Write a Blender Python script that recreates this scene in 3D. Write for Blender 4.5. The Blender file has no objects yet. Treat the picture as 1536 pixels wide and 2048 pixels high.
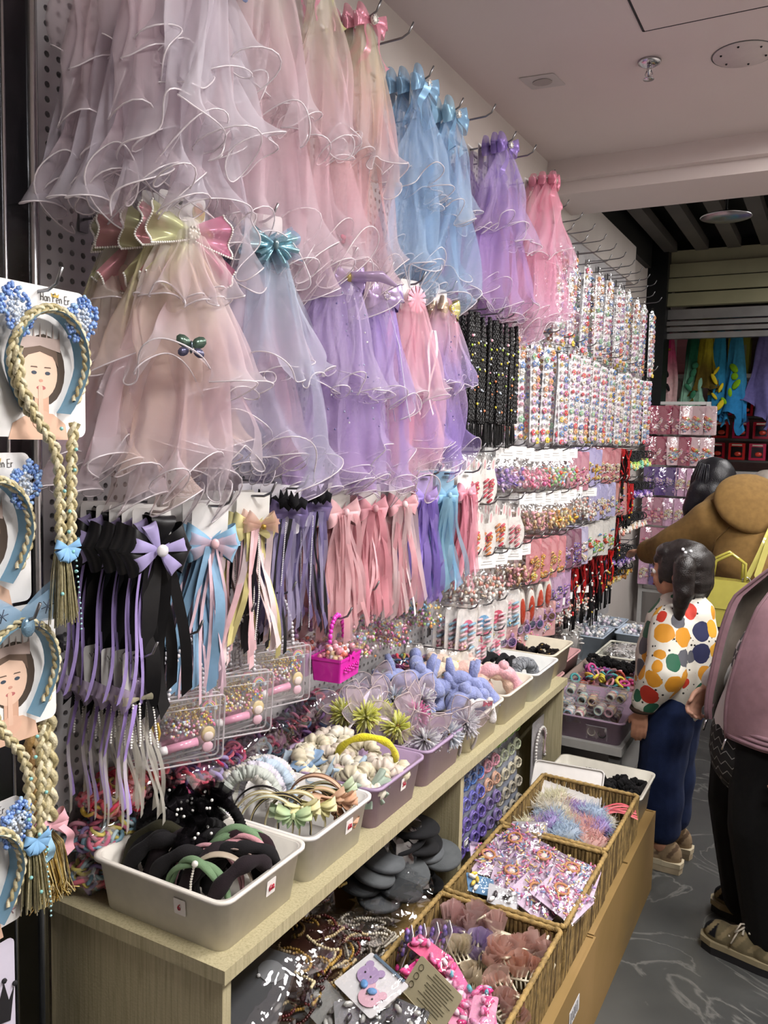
import bpy, math, random
import numpy as np
from mathutils import Vector, Matrix, Euler
R = random.Random(7)
PI = math.pi
SC = bpy.context.scene
COL = SC.collection
# ---------------------------------------------------------------- camera
CAMP = np.array([1.24, 0.0, 1.55]); FPX = 1645.0
def _basis():
    dy = np.array([1676-768., -(893-1024.), -FPX]); dy /= np.linalg.norm(dy)
    dx = -np.array([-2245-768., -(790-1024.), -FPX]); dx /= np.linalg.norm(dx)
    dx -= dy*dx.dot(dy); dx /= np.linalg.norm(dx)
    return np.stack([dx, dy, np.cross(dx, dy)])
CM = _basis()
cam = bpy.data.cameras.new('camera'); camo = bpy.data.objects.new('camera', cam); COL.objects.link(camo)
cam.sensor_fit = 'VERTICAL'; cam.sensor_height = 32.0; cam.lens = FPX/2048*32.0
cam.clip_start = 0.02
camo.matrix_world = Matrix([list(CM[i])+[CAMP[i]] for i in range(3)]+[[0, 0, 0, 1]])
SC.camera = camo
# ---------------------------------------------------------------- world, lights, exposure
w = bpy.data.worlds.new('world'); SC.world = w; w.use_nodes = True
w.node_tree.nodes['Background'].inputs[0].default_value = (0, 0, 0, 1)
w.node_tree.nodes['Background'].inputs[1].default_value = 0.0   # closed room, no sky
SC.view_settings.view_transform = 'Standard'; SC.view_settings.look = 'None'
SC.view_settings.gamma = 1.0; SC.view_settings.use_curve_mapping = False
SC.view_settings.exposure = -0.42
SC.cycles.transparent_max_bounces = 24; SC.cycles.max_bounces = 5
SC.cycles.diffuse_bounces = 2; SC.cycles.glossy_bounces = 2; SC.cycles.transmission_bounces = 4
SC.cycles.use_adaptive_sampling = True; SC.cycles.adaptive_threshold = 0.10; SC.cycles.adaptive_min_samples = 8
SC.cycles.caustics_reflective = False; SC.cycles.caustics_refractive = False
def area(name, loc, sx, sy, power, col, rot=(0, 0, 0), spread=PI):
    l = bpy.data.lights.new(name, 'AREA'); l.shape = 'RECTANGLE'; l.size = sx; l.size_y = sy
    l.energy = power; l.color = col; l.spread = spread
    o = bpy.data.objects.new(name, l); o.location = loc; o.rotation_euler = rot; COL.objects.link(o); return o
WARM = (1.0, 0.97, 0.95)
# ceiling lamps over the aisle, all to the right of the picture; the far one is beyond the beam
LAMPS = [(1.75, -0.55), (1.75, 0.75), (1.75, 2.05), (1.75, 3.25)]
for i, (lx, ly) in enumerate(LAMPS[1:]):
    area('ceiling_panel_%s_offscreen' % ('near', 'middle', 'far')[i], (lx, ly, 2.775), 0.55, 0.55, 70, WARM)
area('aisle_ceiling_offscreen', (1.5, 5.2, 2.83), 0.5, 0.9, 50, WARM)

# ---------------------------------------------------------------- helpers
def at(px, py, x=None, y=None, z=None):
    v = CM @ np.array([px-768., -(py-1024.), -FPX])
    for k, val in ((0, x), (1, y), (2, z)):
        if val is not None:
            return Vector(CAMP+v*((val-CAMP[k])/v[k]))
def V(*a): return Vector(a)
def lin(c):
    if isinstance(c, str):
        c = [int(c[i:i+2], 16)/255 for i in (0, 2, 4)]
    return tuple(((x/12.92) if x <= .04045 else ((x+.055)/1.055)**2.4) for x in c[:3])
def mixc(a, b, t): return tuple(a[i]*(1-t)+b[i]*t for i in range(3))
class MB:
    def __init__(s, col='ffffff'): s.v = []; s.f = []; s.c = []; s.mi = []; s.col = lin(col); s.T = None
    def add(s, vs, fs, col=None):
        n = len(s.v); c = s.col if col is None else (lin(col) if isinstance(col, str) else col)
        if s.T is not None: vs = [tuple(s.T @ Vector(p)) for p in vs]
        s.v.extend([tuple(p) for p in vs]); s.f.extend([tuple(i+n for i in f) for f in fs]); s.c.extend([c]*len(vs))
        return s
    def box(s, c, d, rot=None, col=None):
        x, y, z = (q/2 for q in d); M = Euler(rot).to_matrix() if rot else None
        vs = [Vector((a*x, b*y, e*z)) for a in (-1, 1) for b in (-1, 1) for e in (-1, 1)]
        vs = [Vector(c)+((M @ p) if M else p) for p in vs]
        return s.add(vs, [(0, 1, 3, 2), (4, 6, 7, 5), (0, 4, 5, 1), (2, 3, 7, 6), (0, 2, 6, 4), (1, 5, 7, 3)], col)
    def grid(s, P, C=None, wrap=False, col=None):
        nv, nu = P.shape[:2]; n = len(s.v)
        pts = P.reshape(-1, 3)
        if s.T is not None:
            M = np.array(s.T); pts = pts@M[:3, :3].T+M[:3, 3]
        s.v.extend(map(tuple, pts.tolist()))
        for j in range(nv-1):
            for i in range(nu if wrap else nu-1):
                k = (i+1) % nu
                s.f.append((n+j*nu+i, n+j*nu+k, n+(j+1)*nu+k, n+(j+1)*nu+i))
        if C is None: s.c.extend([s.col if col is None else (lin(col) if isinstance(col, str) else col)]*(nu*nv))
        else: s.c.extend(map(tuple, C.reshape(-1, 3).tolist()))
        return s
    def tube(s, pts, r, n=6, col=None, closed=False, flat=1.0, cap=True, up=None):
        pts = [Vector(p) for p in pts]; m = len(pts); rs = r if hasattr(r, '__len__') else [r]*m
        vs = []; nrm = None
        for i, p in enumerate(pts):
            a = pts[(i-1) % m] if (closed or i > 0) else p; b = pts[(i+1) % m] if (closed or i < m-1) else p
            t = (b-a); t = t.normalized() if t.length > 1e-9 else V(0, 0, 1)
            if up is not None: nrm = Vector(up)-t*t.dot(Vector(up))
            elif nrm is None:
                nrm = t.orthogonal()
            else: nrm = nrm-t*t.dot(nrm)
            if nrm.length < 1e-8: nrm = t.orthogonal()
            nrm.normalize(); bi = t.cross(nrm)
            for k in range(n):
                q = 2*PI*k/n
                vs.append(p+nrm*math.cos(q)*rs[i]+bi*math.sin(q)*rs[i]*flat)
        fs = []
        for i in range(m if closed else m-1):
            j = (i+1) % m
            for k in range(n):
                l = (k+1) % n
                fs.append((i*n+k, i*n+l, j*n+l, j*n+k))
        if cap and not closed:
            fs.append(tuple(range(n-1, -1, -1))); fs.append(tuple((m-1)*n+k for k in range(n)))
        return s.add(vs, fs, col)
    def ball(s, c, r, nu=10, nv=6, rot=None, col=None):
        if not hasattr(r, '__len__'): r = (r, r, r)
        M = Euler(rot).to_matrix() if rot else None; vs = []; c = Vector(c)
        for j in range(1, nv):
            for i in range(nu):
                a = 2*PI*i/nu; b = PI*j/nv
                p = Vector((math.sin(b)*math.cos(a)*r[0], math.sin(b)*math.sin(a)*r[1], math.cos(b)*r[2]))
                vs.append(c+((M @ p) if M else p))
        tp = Vector((0, 0, r[2])); vs.append(c+((M @ tp) if M else tp)); vs.append(c-((M @ tp) if M else tp))
        fs = []; nT = len(vs)-2
        for j in range(nv-2):
            for i in range(nu):
                k = (i+1) % nu; fs.append((j*nu+i, (j+1)*nu+i, (j+1)*nu+k, j*nu+k))
        for i in range(nu):
            k = (i+1) % nu; fs.append((nT, i, k)); fs.append((nT+1, (nv-2)*nu+k, (nv-2)*nu+i))
        return s.add(vs, fs, col)
    def torus(s, c, R0, r, n=12, m=6, rot=None, col=None, wob=0, k=0, sx=1.0):
        M = Euler(rot).to_matrix() if rot else Matrix.Identity(3)
        pts = []; rs = []
        for i in range(n):
            a = 2*PI*i/n; q = R0*(1+wob*math.sin(k*a))
            pts.append(Vector(c)+M @ Vector((math.cos(a)*q*sx, math.sin(a)*q, 0))); rs.append(r*(1+wob*2*math.cos(k*a+1)))
        return s.tube(pts, rs, m, col, closed=True)
    def prism(s, ol, t, o=(0, 0, 0), ux=(0, 1, 0), uy=(0, 0, 1), col=None):
        o = Vector(o); ux = Vector(ux); uy = Vector(uy); uz = ux.cross(uy).normalized(); n = len(ol)
        vs = [o+ux*a+uy*b for a, b in ol]+[o+ux*a+uy*b-uz*t for a, b in ol]
        fs = [tuple(range(n)), tuple(range(2*n-1, n-1, -1))]+[(i, i+n, (i+1) % n+n, (i+1) % n) for i in range(n)]
        return s.add(vs, fs, col)
    def lathe(s, pr, n=16, c=(0, 0, 0), col=None, rot=None):
        M = Euler(rot).to_matrix() if rot else None; vs = []
        for r, z in pr:
            for i in range(n):
                a = 2*PI*i/n; p = Vector((r*math.cos(a), r*math.sin(a), z)); vs.append(Vector(c)+((M @ p) if M else p))
        fs = [(j*n+i, j*n+(i+1) % n, (j+1)*n+(i+1) % n, (j+1)*n+i) for j in range(len(pr)-1) for i in range(n)]
        fs += [tuple(range(n-1, -1, -1)), tuple((len(pr)-1)*n+i for i in range(n))]
        return s.add(vs, fs, col)
    def mesh(s, name, mat, smooth=True):
        me = bpy.data.meshes.new(name); me.from_pydata(s.v, [], s.f)
        if smooth: me.polygons.foreach_set('use_smooth', [True]*len(me.polygons))
        a = me.color_attributes.new('Col', 'FLOAT_COLOR', 'POINT')
        arr = np.ones((len(s.v), 4), np.float32)
        if s.c: arr[:, :3] = np.array(s.c, np.float32)
        a.data.foreach_set('color', arr.ravel())
        if mat: me.materials.append(MAT[mat] if isinstance(mat, str) else mat)
        me.update(); return me
    def build(s, name, mat, parent=None, smooth=True, loc=None):
        o = bpy.data.objects.new(name, s.mesh(name, mat, smooth)); COL.objects.link(o)
        if parent: o.parent = parent
        if loc is not None: o.location = loc
        return o
def obj(name, me, parent=None, loc=None, rot=None):
    o = bpy.data.objects.new(name, me); COL.objects.link(o)
    if parent: o.parent = parent
    if loc is not None: o.location = loc
    if rot is not None: o.rotation_euler = rot
    return o
def tag(o, label, cat, group=None):
    o['label'] = label; o['category'] = cat
    if group: o['group'] = group
    return o
def thing(name, label, cat, loc=(0, 0, 0), rot=(0, 0, 0), group=None):
    o = bpy.data.objects.new(name, None); COL.objects.link(o); o.empty_display_size = .02
    o.location = loc; o.rotation_euler = rot; return tag(o, label, cat, group)
ORD = ('frontmost', 'second', 'third', 'fourth', 'fifth', 'sixth', 'seventh', 'rearmost')
def ordl(lab, i):
    t = lab+', '+ORD[min(i, 7)]+' on its hook'
    return t if len(t.split()) <= 16 else lab
def struct(o): o['kind'] = 'structure'; return o
def dup(r, loc=None, rot=None, label=None, group=None, color=None, parent=None):
    c = r.copy(); COL.objects.link(c); c.parent = parent
    if loc is not None: c.location = loc
    if rot is not None: c.rotation_euler = rot
    if label: c['label'] = label
    if group: c['group'] = group
    if color is not None: c.color = (*color, 1)
    for ch in KIDS(r): dup(ch, parent=c, color=color)
    return c
def KIDS(r): return list(r.children)
def rrect(w, h, r, n=3):
    o = []
    for cx, cy, a0 in ((w/2-r, h/2-r, 0), (-w/2+r, h/2-r, 90), (-w/2+r, -h/2+r, 180), (w/2-r, -h/2+r, 270)):
        for i in range(n+1):
            a = math.radians(a0+90*i/n); o.append((cx+r*math.cos(a), cy+r*math.sin(a)))
    return o
def ell(a, b, n=14, cx=0, cy=0): return [(cx+a*math.cos(2*PI*i/n), cy+b*math.sin(2*PI*i/n)) for i in range(n)]
# ---------------------------------------------------------------- materials
MAT = {}
def newmat(name):
    m = bpy.data.materials.new(name); m.use_nodes = True; nt = m.node_tree; nt.nodes.clear()
    o = nt.nodes.new('ShaderNodeOutputMaterial'); MAT[name] = m
    return m, nt, o
def N(nt, t, **k):
    n = nt.nodes.new(t)
    for a, b in k.items(): setattr(n, a, b)
    return n
def colnode(nt, var=.15, vscale=40., fixed=None):
    L = nt.links
    if fixed is not None:
        rgb = N(nt, 'ShaderNodeRGB'); rgb.outputs[0].default_value = (*lin(fixed), 1); out = rgb.outputs[0]
    else:
        a = N(nt, 'ShaderNodeAttribute', attribute_name='Col'); oi = N(nt, 'ShaderNodeObjectInfo')
        mx = N(nt, 'ShaderNodeMix', data_type='RGBA', blend_type='MULTIPLY'); mx.inputs[0].default_value = 1
        L.new(a.outputs['Color'], mx.inputs[6]); L.new(oi.outputs['Color'], mx.inputs[7]); out = mx.outputs[2]
    if var:
        tc = N(nt, 'ShaderNodeTexCoord'); nz = N(nt, 'ShaderNodeTexNoise'); nz.inputs['Scale'].default_value = vscale
        mr = N(nt, 'ShaderNodeMapRange'); mr.inputs[1].default_value = .3; mr.inputs[2].default_value = .7
        mr.inputs[3].default_value = 1-var; mr.inputs[4].default_value = 1+var*.5
        L.new(tc.outputs['Object'], nz.inputs['Vector']); L.new(nz.outputs['Fac'], mr.inputs[0])
        m2 = N(nt, 'ShaderNodeMix', data_type='RGBA', blend_type='MULTIPLY'); m2.inputs[0].default_value = 1
        L.new(out, m2.inputs[6]); L.new(mr.outputs[0], m2.inputs[7]); out = m2.outputs[2]
    return out
def bumpnode(nt, strength, scale, kind='noise', dist=.003):
    tc = N(nt, 'ShaderNodeTexCoord')
    if kind == 'noise': t = N(nt, 'ShaderNodeTexNoise'); t.inputs['Scale'].default_value = scale; o = t.outputs['Fac']
    else: t = N(nt, 'ShaderNodeTexVoronoi'); t.inputs['Scale'].default_value = scale; o = t.outputs['Color']
    nt.links.new(tc.outputs['Object'], t.inputs['Vector'])
    b = N(nt, 'ShaderNodeBump'); b.inputs['Strength'].default_value = strength; b.inputs['Distance'].default_value = dist
    nt.links.new(o, b.inputs['Height']); return b.outputs['Normal']
def pmat(name, rough=.6, metal=0, bump=0, bscale=200, bkind='noise', var=.15, vscale=40, fixed=None, sheen=0, coat=0, sss=0, spec=.5):
    m, nt, o = newmat(name); p = N(nt, 'ShaderNodeBsdfPrincipled')
    nt.links.new(colnode(nt, var, vscale, fixed), p.inputs['Base Color'])
    p.inputs['Roughness'].default_value = rough; p.inputs['Metallic'].default_value = metal
    p.inputs['Sheen Weight'].default_value = sheen; p.inputs['Coat Weight'].default_value = coat
    p.inputs['Specular IOR Level'].default_value = spec
    if bump: nt.links.new(bumpnode(nt, bump, bscale, bkind), p.inputs['Normal'])
    nt.links.new(p.outputs[0], o.inputs[0]); return m
def sheer(name, fac, trl=.5, var=.1, gloss=0.0):
    m, nt, o = newmat(name); L = nt.links
    c = N(nt, 'ShaderNodeAttribute', attribute_name='Col').outputs['Color'] if name.startswith('tulle') else colnode(nt, var, 25)
    d = N(nt, 'ShaderNodeBsdfDiffuse'); t = N(nt, 'ShaderNodeBsdfTranslucent'); L.new(c, d.inputs[0]); L.new(c, t.inputs[0])
    a = N(nt, 'ShaderNodeMixShader'); a.inputs[0].default_value = trl; L.new(d.outputs[0], a.inputs[1]); L.new(t.outputs[0], a.inputs[2])
    top = a.outputs[0]
    if gloss:
        g = N(nt, 'ShaderNodeBsdfGlossy'); g.inputs['Roughness'].default_value = .25; L.new(c, g.inputs[0])
        b = N(nt, 'ShaderNodeMixShader'); b.inputs[0].default_value = gloss; L.new(top, b.inputs[1]); L.new(g.outputs[0], b.inputs[2]); top = b.outputs[0]
    tr = N(nt, 'ShaderNodeBsdfTransparent'); x = N(nt, 'ShaderNodeMixShader'); x.inputs[0].default_value = fac
    L.new(tr.outputs[0], x.inputs[1]); L.new(top, x.inputs[2]); L.new(x.outputs[0], o.inputs[0]); return m
def film(name, fac=.15, rough=.12, bump=.6, scale=25, tint='ffffff'):
    m, nt, o = newmat(name); L = nt.links
    g = N(nt, 'ShaderNodeBsdfGlossy'); g.inputs['Roughness'].default_value = rough; g.inputs[0].default_value = (.95, .95, .97, 1)
    if bump: L.new(bumpnode(nt, bump, scale, 'noise', .02), g.inputs['Normal'])
    tr = N(nt, 'ShaderNodeBsdfTransparent'); tr.inputs[0].default_value = (*lin(tint), 1)
    x = N(nt, 'ShaderNodeMixShader'); x.inputs[0].default_value = fac
    L.new(tr.outputs[0], x.inputs[1]); L.new(g.outputs[0], x.inputs[2]); L.new(x.outputs[0], o.inputs[0]); return m
pmat('plastic', .45, var=.05); pmat('cloth', .92, bump=.35, bscale=600, sheen=.03, spec=.2); pmat('satin', .42, bump=.1, bscale=60, sheen=.04, var=.12, spec=.35)
pmat('gloss', .16, var=.05, coat=.4); pmat('pearl', .22, var=.03, coat=.6); pmat('paper', .65, var=.03)
pmat('chrome', .2, metal=1, var=.08, fixed='c9c9cc'); pmat('wire', .32, metal=1, var=.05, fixed='8f8f92'); pmat('dark_reflection_chrome', .22, metal=1, var=.3, vscale=8, fixed='4a4b4d'); pmat('darkmetal', .4, metal=.7, var=.1, fixed='1d1f20')
pmat('glitter', .25, metal=.6, bump=1.0, bscale=900, bkind='vor', var=.3, vscale=500)
pmat('plush', .95, bump=.8, bscale=260, sheen=.4, var=.25, vscale=90); pmat('skin', .55, var=.06, vscale=20); pmat('hair', .38, bump=.5, bscale=300, var=.3, vscale=120)
pmat('wicker', .75, bump=.5, bscale=300, var=.4, vscale=60); pmat('rubber', .7, var=.1)
sheer('tulle', .33, .4, var=0); sheer('tulle_hem', .8, .3, var=0, gloss=.2); sheer('organza', .66, .4, gloss=.15); sheer('wing', .42, .4, var=0, gloss=.2); sheer('fluff', .75, .45, var=0)
sheer('frosted', .55, .5, var=.03, gloss=.15)
film('film', .16, .10, .7, 30); film('crinkle', .16, .06, .8, 16); film('acrylic', .16, .04, .05, 10); film('darkfilm', .26, .10, 1.0, 18, 'a8a4a0')
# ================================================================ SETTING
def surf(name, fn, rough=.6, spec=.5, bump=None):
    m, nt, o = newmat(name); p = N(nt, 'ShaderNodeBsdfPrincipled'); p.inputs['Roughness'].default_value = rough
    p.inputs['Specular IOR Level'].default_value = spec
    c = fn(nt); nt.links.new(c, p.inputs['Base Color'])
    if bump: nt.links.new(bumpnode(nt, *bump), p.inputs['Normal'])
    nt.links.new(p.outputs[0], o.inputs[0]); return m
def ramp(nt, src, stops):
    r = N(nt, 'ShaderNodeValToRGB'); e = r.color_ramp.elements
    while len(e) < len(stops): e.new(.5)
    for q, (pos, c) in zip(e, stops): q.position = pos; q.color = (*lin(c), 1)
    nt.links.new(src, r.inputs[0]); return r.outputs[0]
def noise_tex(nt, scale, detail=4, dist=0, sc=None):
    tc = N(nt, 'ShaderNodeTexCoord'); mp = N(nt, 'ShaderNodeMapping'); t = N(nt, 'ShaderNodeTexNoise')
    if sc: mp.inputs['Scale'].default_value = sc
    t.inputs['Scale'].default_value = scale; t.inputs['Detail'].default_value = detail; t.inputs['Distortion'].default_value = dist
    nt.links.new(tc.outputs['Object'], mp.inputs[0]); nt.links.new(mp.outputs[0], t.inputs['Vector']); return t.outputs['Fac']
surf('paint', lambda nt: ramp(nt, noise_tex(nt, 3), [(.3, 'd6cdc6'), (.7, 'ded6d0')]), .8)
surf('ceilpaint', lambda nt: ramp(nt, noise_tex(nt, 1.3), [(.3, 'e2d4cf'), (.7, 'e8dcd7')]), .75)
surf('pegpaint', lambda nt: ramp(nt, noise_tex(nt, 6), [(.35, 'c9c6c8'), (.7, 'd8d6d8')]), .45)
surf('blackpaint', lambda nt: ramp(nt, noise_tex(nt, 5), [(.3, '0d0d0e'), (.7, '151515')]), .6)
surf('slatpaint', lambda nt: ramp(nt, noise_tex(nt, 5), [(.3, '4a4743'), (.7, '57534e')]), .5)
surf('shutterpaint', lambda nt: ramp(nt, noise_tex(nt, 4), [(.3, '76735a'), (.7, '858266')]), .45)
surf('greymetal', lambda nt: ramp(nt, noise_tex(nt, 8), [(.3, '5c5a58'), (.7, '6c6a68')]), .4)
surf('cardboard', lambda nt: ramp(nt, noise_tex(nt, 2.5, 6, .4), [(.28, '6a5a3c'), (.45, '8a6f3e'), (.7, '97794a')]), .7)
def woodf(nt):
    f = noise_tex(nt, 6, 5, .6, (40, 40, 1.2)); return ramp(nt, f, [(.3, '9f9574'), (.5, 'b3a987'), (.7, 'bdb391')])
surf('wood', woodf, .5, bump=(.15, 200))
def floorf(nt):
    base = ramp(nt, noise_tex(nt, 1.6, 6, .5), [(.3, '3a3b3b'), (.7, '545553')])
    tc = N(nt, 'ShaderNodeTexCoord'); nz = N(nt, 'ShaderNodeTexNoise'); nz.inputs['Scale'].default_value = 2.2; nz.inputs['Detail'].default_value = 7; nz.inputs['Distortion'].default_value = 1.6
    nt.links.new(tc.outputs['Object'], nz.inputs['Vector'])
    s = N(nt, 'ShaderNodeMath', operation='SUBTRACT'); s.inputs[1].default_value = .5; a = N(nt, 'ShaderNodeMath', operation='ABSOLUTE')
    nt.links.new(nz.outputs['Fac'], s.inputs[0]); nt.links.new(s.outputs[0], a.inputs[0])
    vein = ramp(nt, a.outputs[0], [(0, 'ffffff'), (.012, '000000')])
    mx = N(nt, 'ShaderNodeMix', data_type='RGBA'); mx.inputs[7].default_value = (*lin('8c8b86'), 1)
    k = N(nt, 'ShaderNodeMath', operation='MULTIPLY'); k.inputs[1].default_value = .45; nt.links.new(vein, k.inputs[0])
    nt.links.new(k.outputs[0], mx.inputs[0]); nt.links.new(base, mx.inputs[6]); return mx.outputs[2]
surf('floortile', floorf, .33, .4)
CEIL = 2.80; YB = 3.77; YBE = 4.13
f = struct(MB().box((1.5, 3.0, -.02), (4.2, 12.4, .04)).build('floor', 'floortile', smooth=False))
mb = MB(); mb.box((1.45, (YB-2.7)/2, CEIL+.02), (3.1, YB+2.7, .04)); struct(mb.build('ceiling', 'ceilpaint', smooth=False))
# upper white wall and solid backing behind the pegboard
WX = -.05
struct(MB().box((WX-.04, 3.2, 1.4), (.08, 11.8, 2.8)).build('wall_left', 'paint', smooth=False))
struct(MB().box((-.025, 2.0, 2.69), (.05, 7.2, .24)).build('trim_1', 'paint', smooth=False))
struct(MB().box((3.05, 2.6, 1.45), (.1, 10.6, 2.9)).build('wall_right', 'paint', smooth=False))
struct(MB().box((1.45, -2.72, 1.45), (3.3, .1, 2.9)).build('wall_back', 'paint', smooth=False))
struct(MB().box((1.45, 9.15, 1.45), (3.3, .1, 3.1)).build('wall_front', 'paint', smooth=False))
# beam across the aisle
mb = MB(); mb.box((1.45, (YB+YBE)/2, 2.735), (3.1, YBE-YB, .15)); mb.box((1.45, YB-.02, 2.765), (3.1, .05, .10)); struct(mb.build('trim_2', 'ceilpaint', smooth=False))
# dark slatted ceiling beyond the beam
cb = struct(MB().box((1.45, 6.8, 3.06), (3.1, 4.8, .04)).build('ceiling_dark', 'blackpaint', smooth=False))
sl = MB().box((0, 0, 0), (.085, 1.75, .06)).mesh('slat', 'slatpaint', False)
for i in range(14): obj('ceiling_slat', sl, cb, (.1+i*.21, 5.38, 2.93))
struct(MB().box((-.06, 5.2, 2.92), (.10, 1.9, .28)).build('trim_3', 'blackpaint', smooth=False))
struct(MB().box((.02, 6.33, 2.3), (.14, .2, 1.45)).build('trim_5', 'darkmetal', smooth=False))
struct(MB().box((1.45, 6.62, 2.98), (3.1, .06, .2)).build('trim_4', 'blackpaint', smooth=False))
# pegboard with real holes
def pegboard(name, y0, y1, z0, z1, pitch, r, parent=None):
    nu = int(round((y1-y0)/pitch)); nv = int(round((z1-z0)/pitch)); K = 8
    sq = [(1, 0), (1, 1), (0, 1), (-1, 1), (-1, 0), (-1, -1), (0, -1), (1, -1)]
    ci = np.array([(math.cos(2*PI*k/K)*r, math.sin(2*PI*k/K)*r) for k in range(K)]); so = np.array(sq)*pitch/2
    cy, cz = np.meshgrid(y0+(np.arange(nu)+.5)*pitch, z0+(np.arange(nv)+.5)*pitch)
    cc = np.stack([cy.ravel(), cz.ravel()], 1); n = len(cc)
    ring = np.concatenate([so, ci, ci], 0)[None]+cc[:, None]
    X = np.concatenate([np.zeros(16), np.full(8, -.012)])
    P = np.concatenate([np.broadcast_to(X[None, :, None], (n, 24, 1)), ring], 2).reshape(-1, 3)
    q = []
    for k in range(K):
        l = (k+1) % K; q += [(k, l, 8+l, 8+k), (8+k, 8+l, 16+l, 16+k)]
    F = (np.array(q)[None]+(np.arange(n)*24)[:, None, None]).reshape(-1, 4)
    me = bpy.data.meshes.new(name); me.from_pydata(P.tolist(), [], F.tolist()); me.materials.append(MAT['pegpaint']); me.update()
    return obj(name, me, parent)
PEG = thing('pegboard', 'white perforated metal pegboard covering the display wall', 'pegboard'); del PEG['category']; del PEG['label']
PEG['kind'] = 'structure'; PEG.name = 'wall_pegboard'
pegboard('perforated_panel', .975, 3.2, .675, 2.575, .025, .0056, PEG)
MB().box((-.03, 4.3, 1.5), (.04, 2.2, 2.15)).build('far_panel', 'pegpaint', PEG, False)
mb = MB(); mb.box((-.006, .972, 1.60), (.03, .01, 1.95)); mb.box((-.006, 2.1, 2.58), (.03, 2.26, .014)); mb.build('edge_strip', 'pegpaint', PEG, False)
# ceiling fittings
hx0, hx1, hy0, hy1 = .632, 1.25, 2.05, 2.684
ht = thing('ceiling_hatch', 'square white access hatch with dark joint in the pink-white ceiling', 'hatch', ((hx0+hx1)/2, (hy0+hy1)/2, CEIL))
MB().box((0, 0, -.001), (hx1-hx0-.01, hy1-hy0-.01, .004)).build('hatch_panel', 'ceilpaint', ht, False)
mb = MB()
for a, b, c, d in ((0, (hy1-hy0)/2, hx1-hx0, .006), (0, -(hy1-hy0)/2, hx1-hx0, .006), ((hx1-hx0)/2, 0, .006, hy1-hy0), (-(hx1-hx0)/2, 0, .006, hy1-hy0)): mb.box((a, b, -.0005), (c, d, .003))
mb.build('joint_frame', 'darkmetal', ht, False)
s = thing('fire_sprinkler', 'chrome fire sprinkler hanging from the ceiling', 'sprinkler', at(1299, 122, z=CEIL))
MB().lathe([(.001, 0), (.038, -.001), (.036, -.008), (.022, -.016), (.014, -.017)], 20).build('escutcheon', 'chrome', s)
MB().lathe([(.007, -.01), (.008, -.03), (.005, -.034), (.004, -.05)], 10).build('stem', 'chrome', s)
mb = MB(); mb.tube([(.006, 0, -.03), (.012, 0, -.042), (.006, 0, -.056)], .002, 5); mb.tube([(-.006, 0, -.03), (-.012, 0, -.042), (-.006, 0, -.056)], .002, 5); mb.build('frame_arm', 'chrome', s)
MB('b02020').lathe([(.0025, -.034), (.0025, -.054)], 8).build('glass_bulb', 'gloss', s)
MB().lathe([(.004, -.054), (.018, -.057), (.018, -.059), (.002, -.060)], 16).build('deflector', 'chrome', s)
p = at(1487, 108, z=CEIL); s = thing('ceiling_plate', 'round white blanking plate with screw holes on the ceiling', 'ceiling plate', p)
MB('d8ccc8').lathe([(.001, -.005), (.092, -.004), (.095, 0)], 36).build('disc', 'paper', s)
for k in range(6):
    a = k*PI/3+.4; MB().ball((.07*math.cos(a), .07*math.sin(a), -.005), .004, 6, 4).build('screw', 'darkmetal', s)
MB().torus((0, 0, -.001), .096, .0015, 36, 4).build('rim', 'greymetal', s)
p = at(1085, 162, z=CEIL); s = thing('ceiling_patch', 'pale taped square patch with grey scar on the ceiling', 'patch', p)
MB('cfc6c2').prism(rrect(.12, .11, .006), .002, (0, 0, -.003), (1, .1, 0), (-.1, -1, 0)).build('tape', 'paper', s, False)
MB('b3a8a4').prism(ell(.035, .028), .002, (0, 0, -.006), (1, 0, 0), (0, -1, 0)).build('scar', 'paper', s, False)
p = at(1452, 432, z=2.70); s = thing('pendant_downlight', 'chrome dish downlight under the black slatted ceiling', 'ceiling lamp', p)
MB().lathe([(.002, .03), (.03, .025), (.12, 0), (.125, -.006), (.12, -.008), (.03, -.012), (.001, -.012)], 28).build('dish', 'chrome', s)
MB().tube([(0, 0, .02), (0, 0, .3)], .006, 6).build('stem', 'darkmetal', s)
for lx, ly in LAMPS:
    s = thing('ceiling_panel', 'square white ceiling light panel above the aisle', 'ceiling light', (lx, ly, 2.79), group='ceiling light panels')
    mb = MB('f0f0f0')
    for a, b, c, d in ((0, .3, .62, .03), (0, -.3, .62, .03), (.3, 0, .03, .62), (-.3, 0, .03, .62)): mb.box((a, b, -.005), (c, d, .03))
    mb.build('panel_frame', 'plastic', s, False)
# roller shutter box and rails at the far shop front
sh = thing('roller_shutter', 'olive rolled-up shutter with grey guide rails over the shop opening', 'shutter', (1.0, 6.35, 2.62))
for i, (zz, hh, xo) in enumerate(((.26, .1, 0), (.16, .1, -.03), (.055, .1, -.045), (-.05, .1, -.045))):
    MB().box((.3, xo, zz), (2.9, .03, hh-.006), (.18-i*.12, 0, 0)).build('shutter_slat', 'shutterpaint', sh, False)
for zz, hh, yo in ((-.15, .07, .0), (-.215, .03, -.02), (-.255, .03, -.0), (-.30, .04, .02)): MB().box((.3, yo, zz), (2.9, .05, hh)).build('rail', 'greymetal', sh, False)

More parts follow.
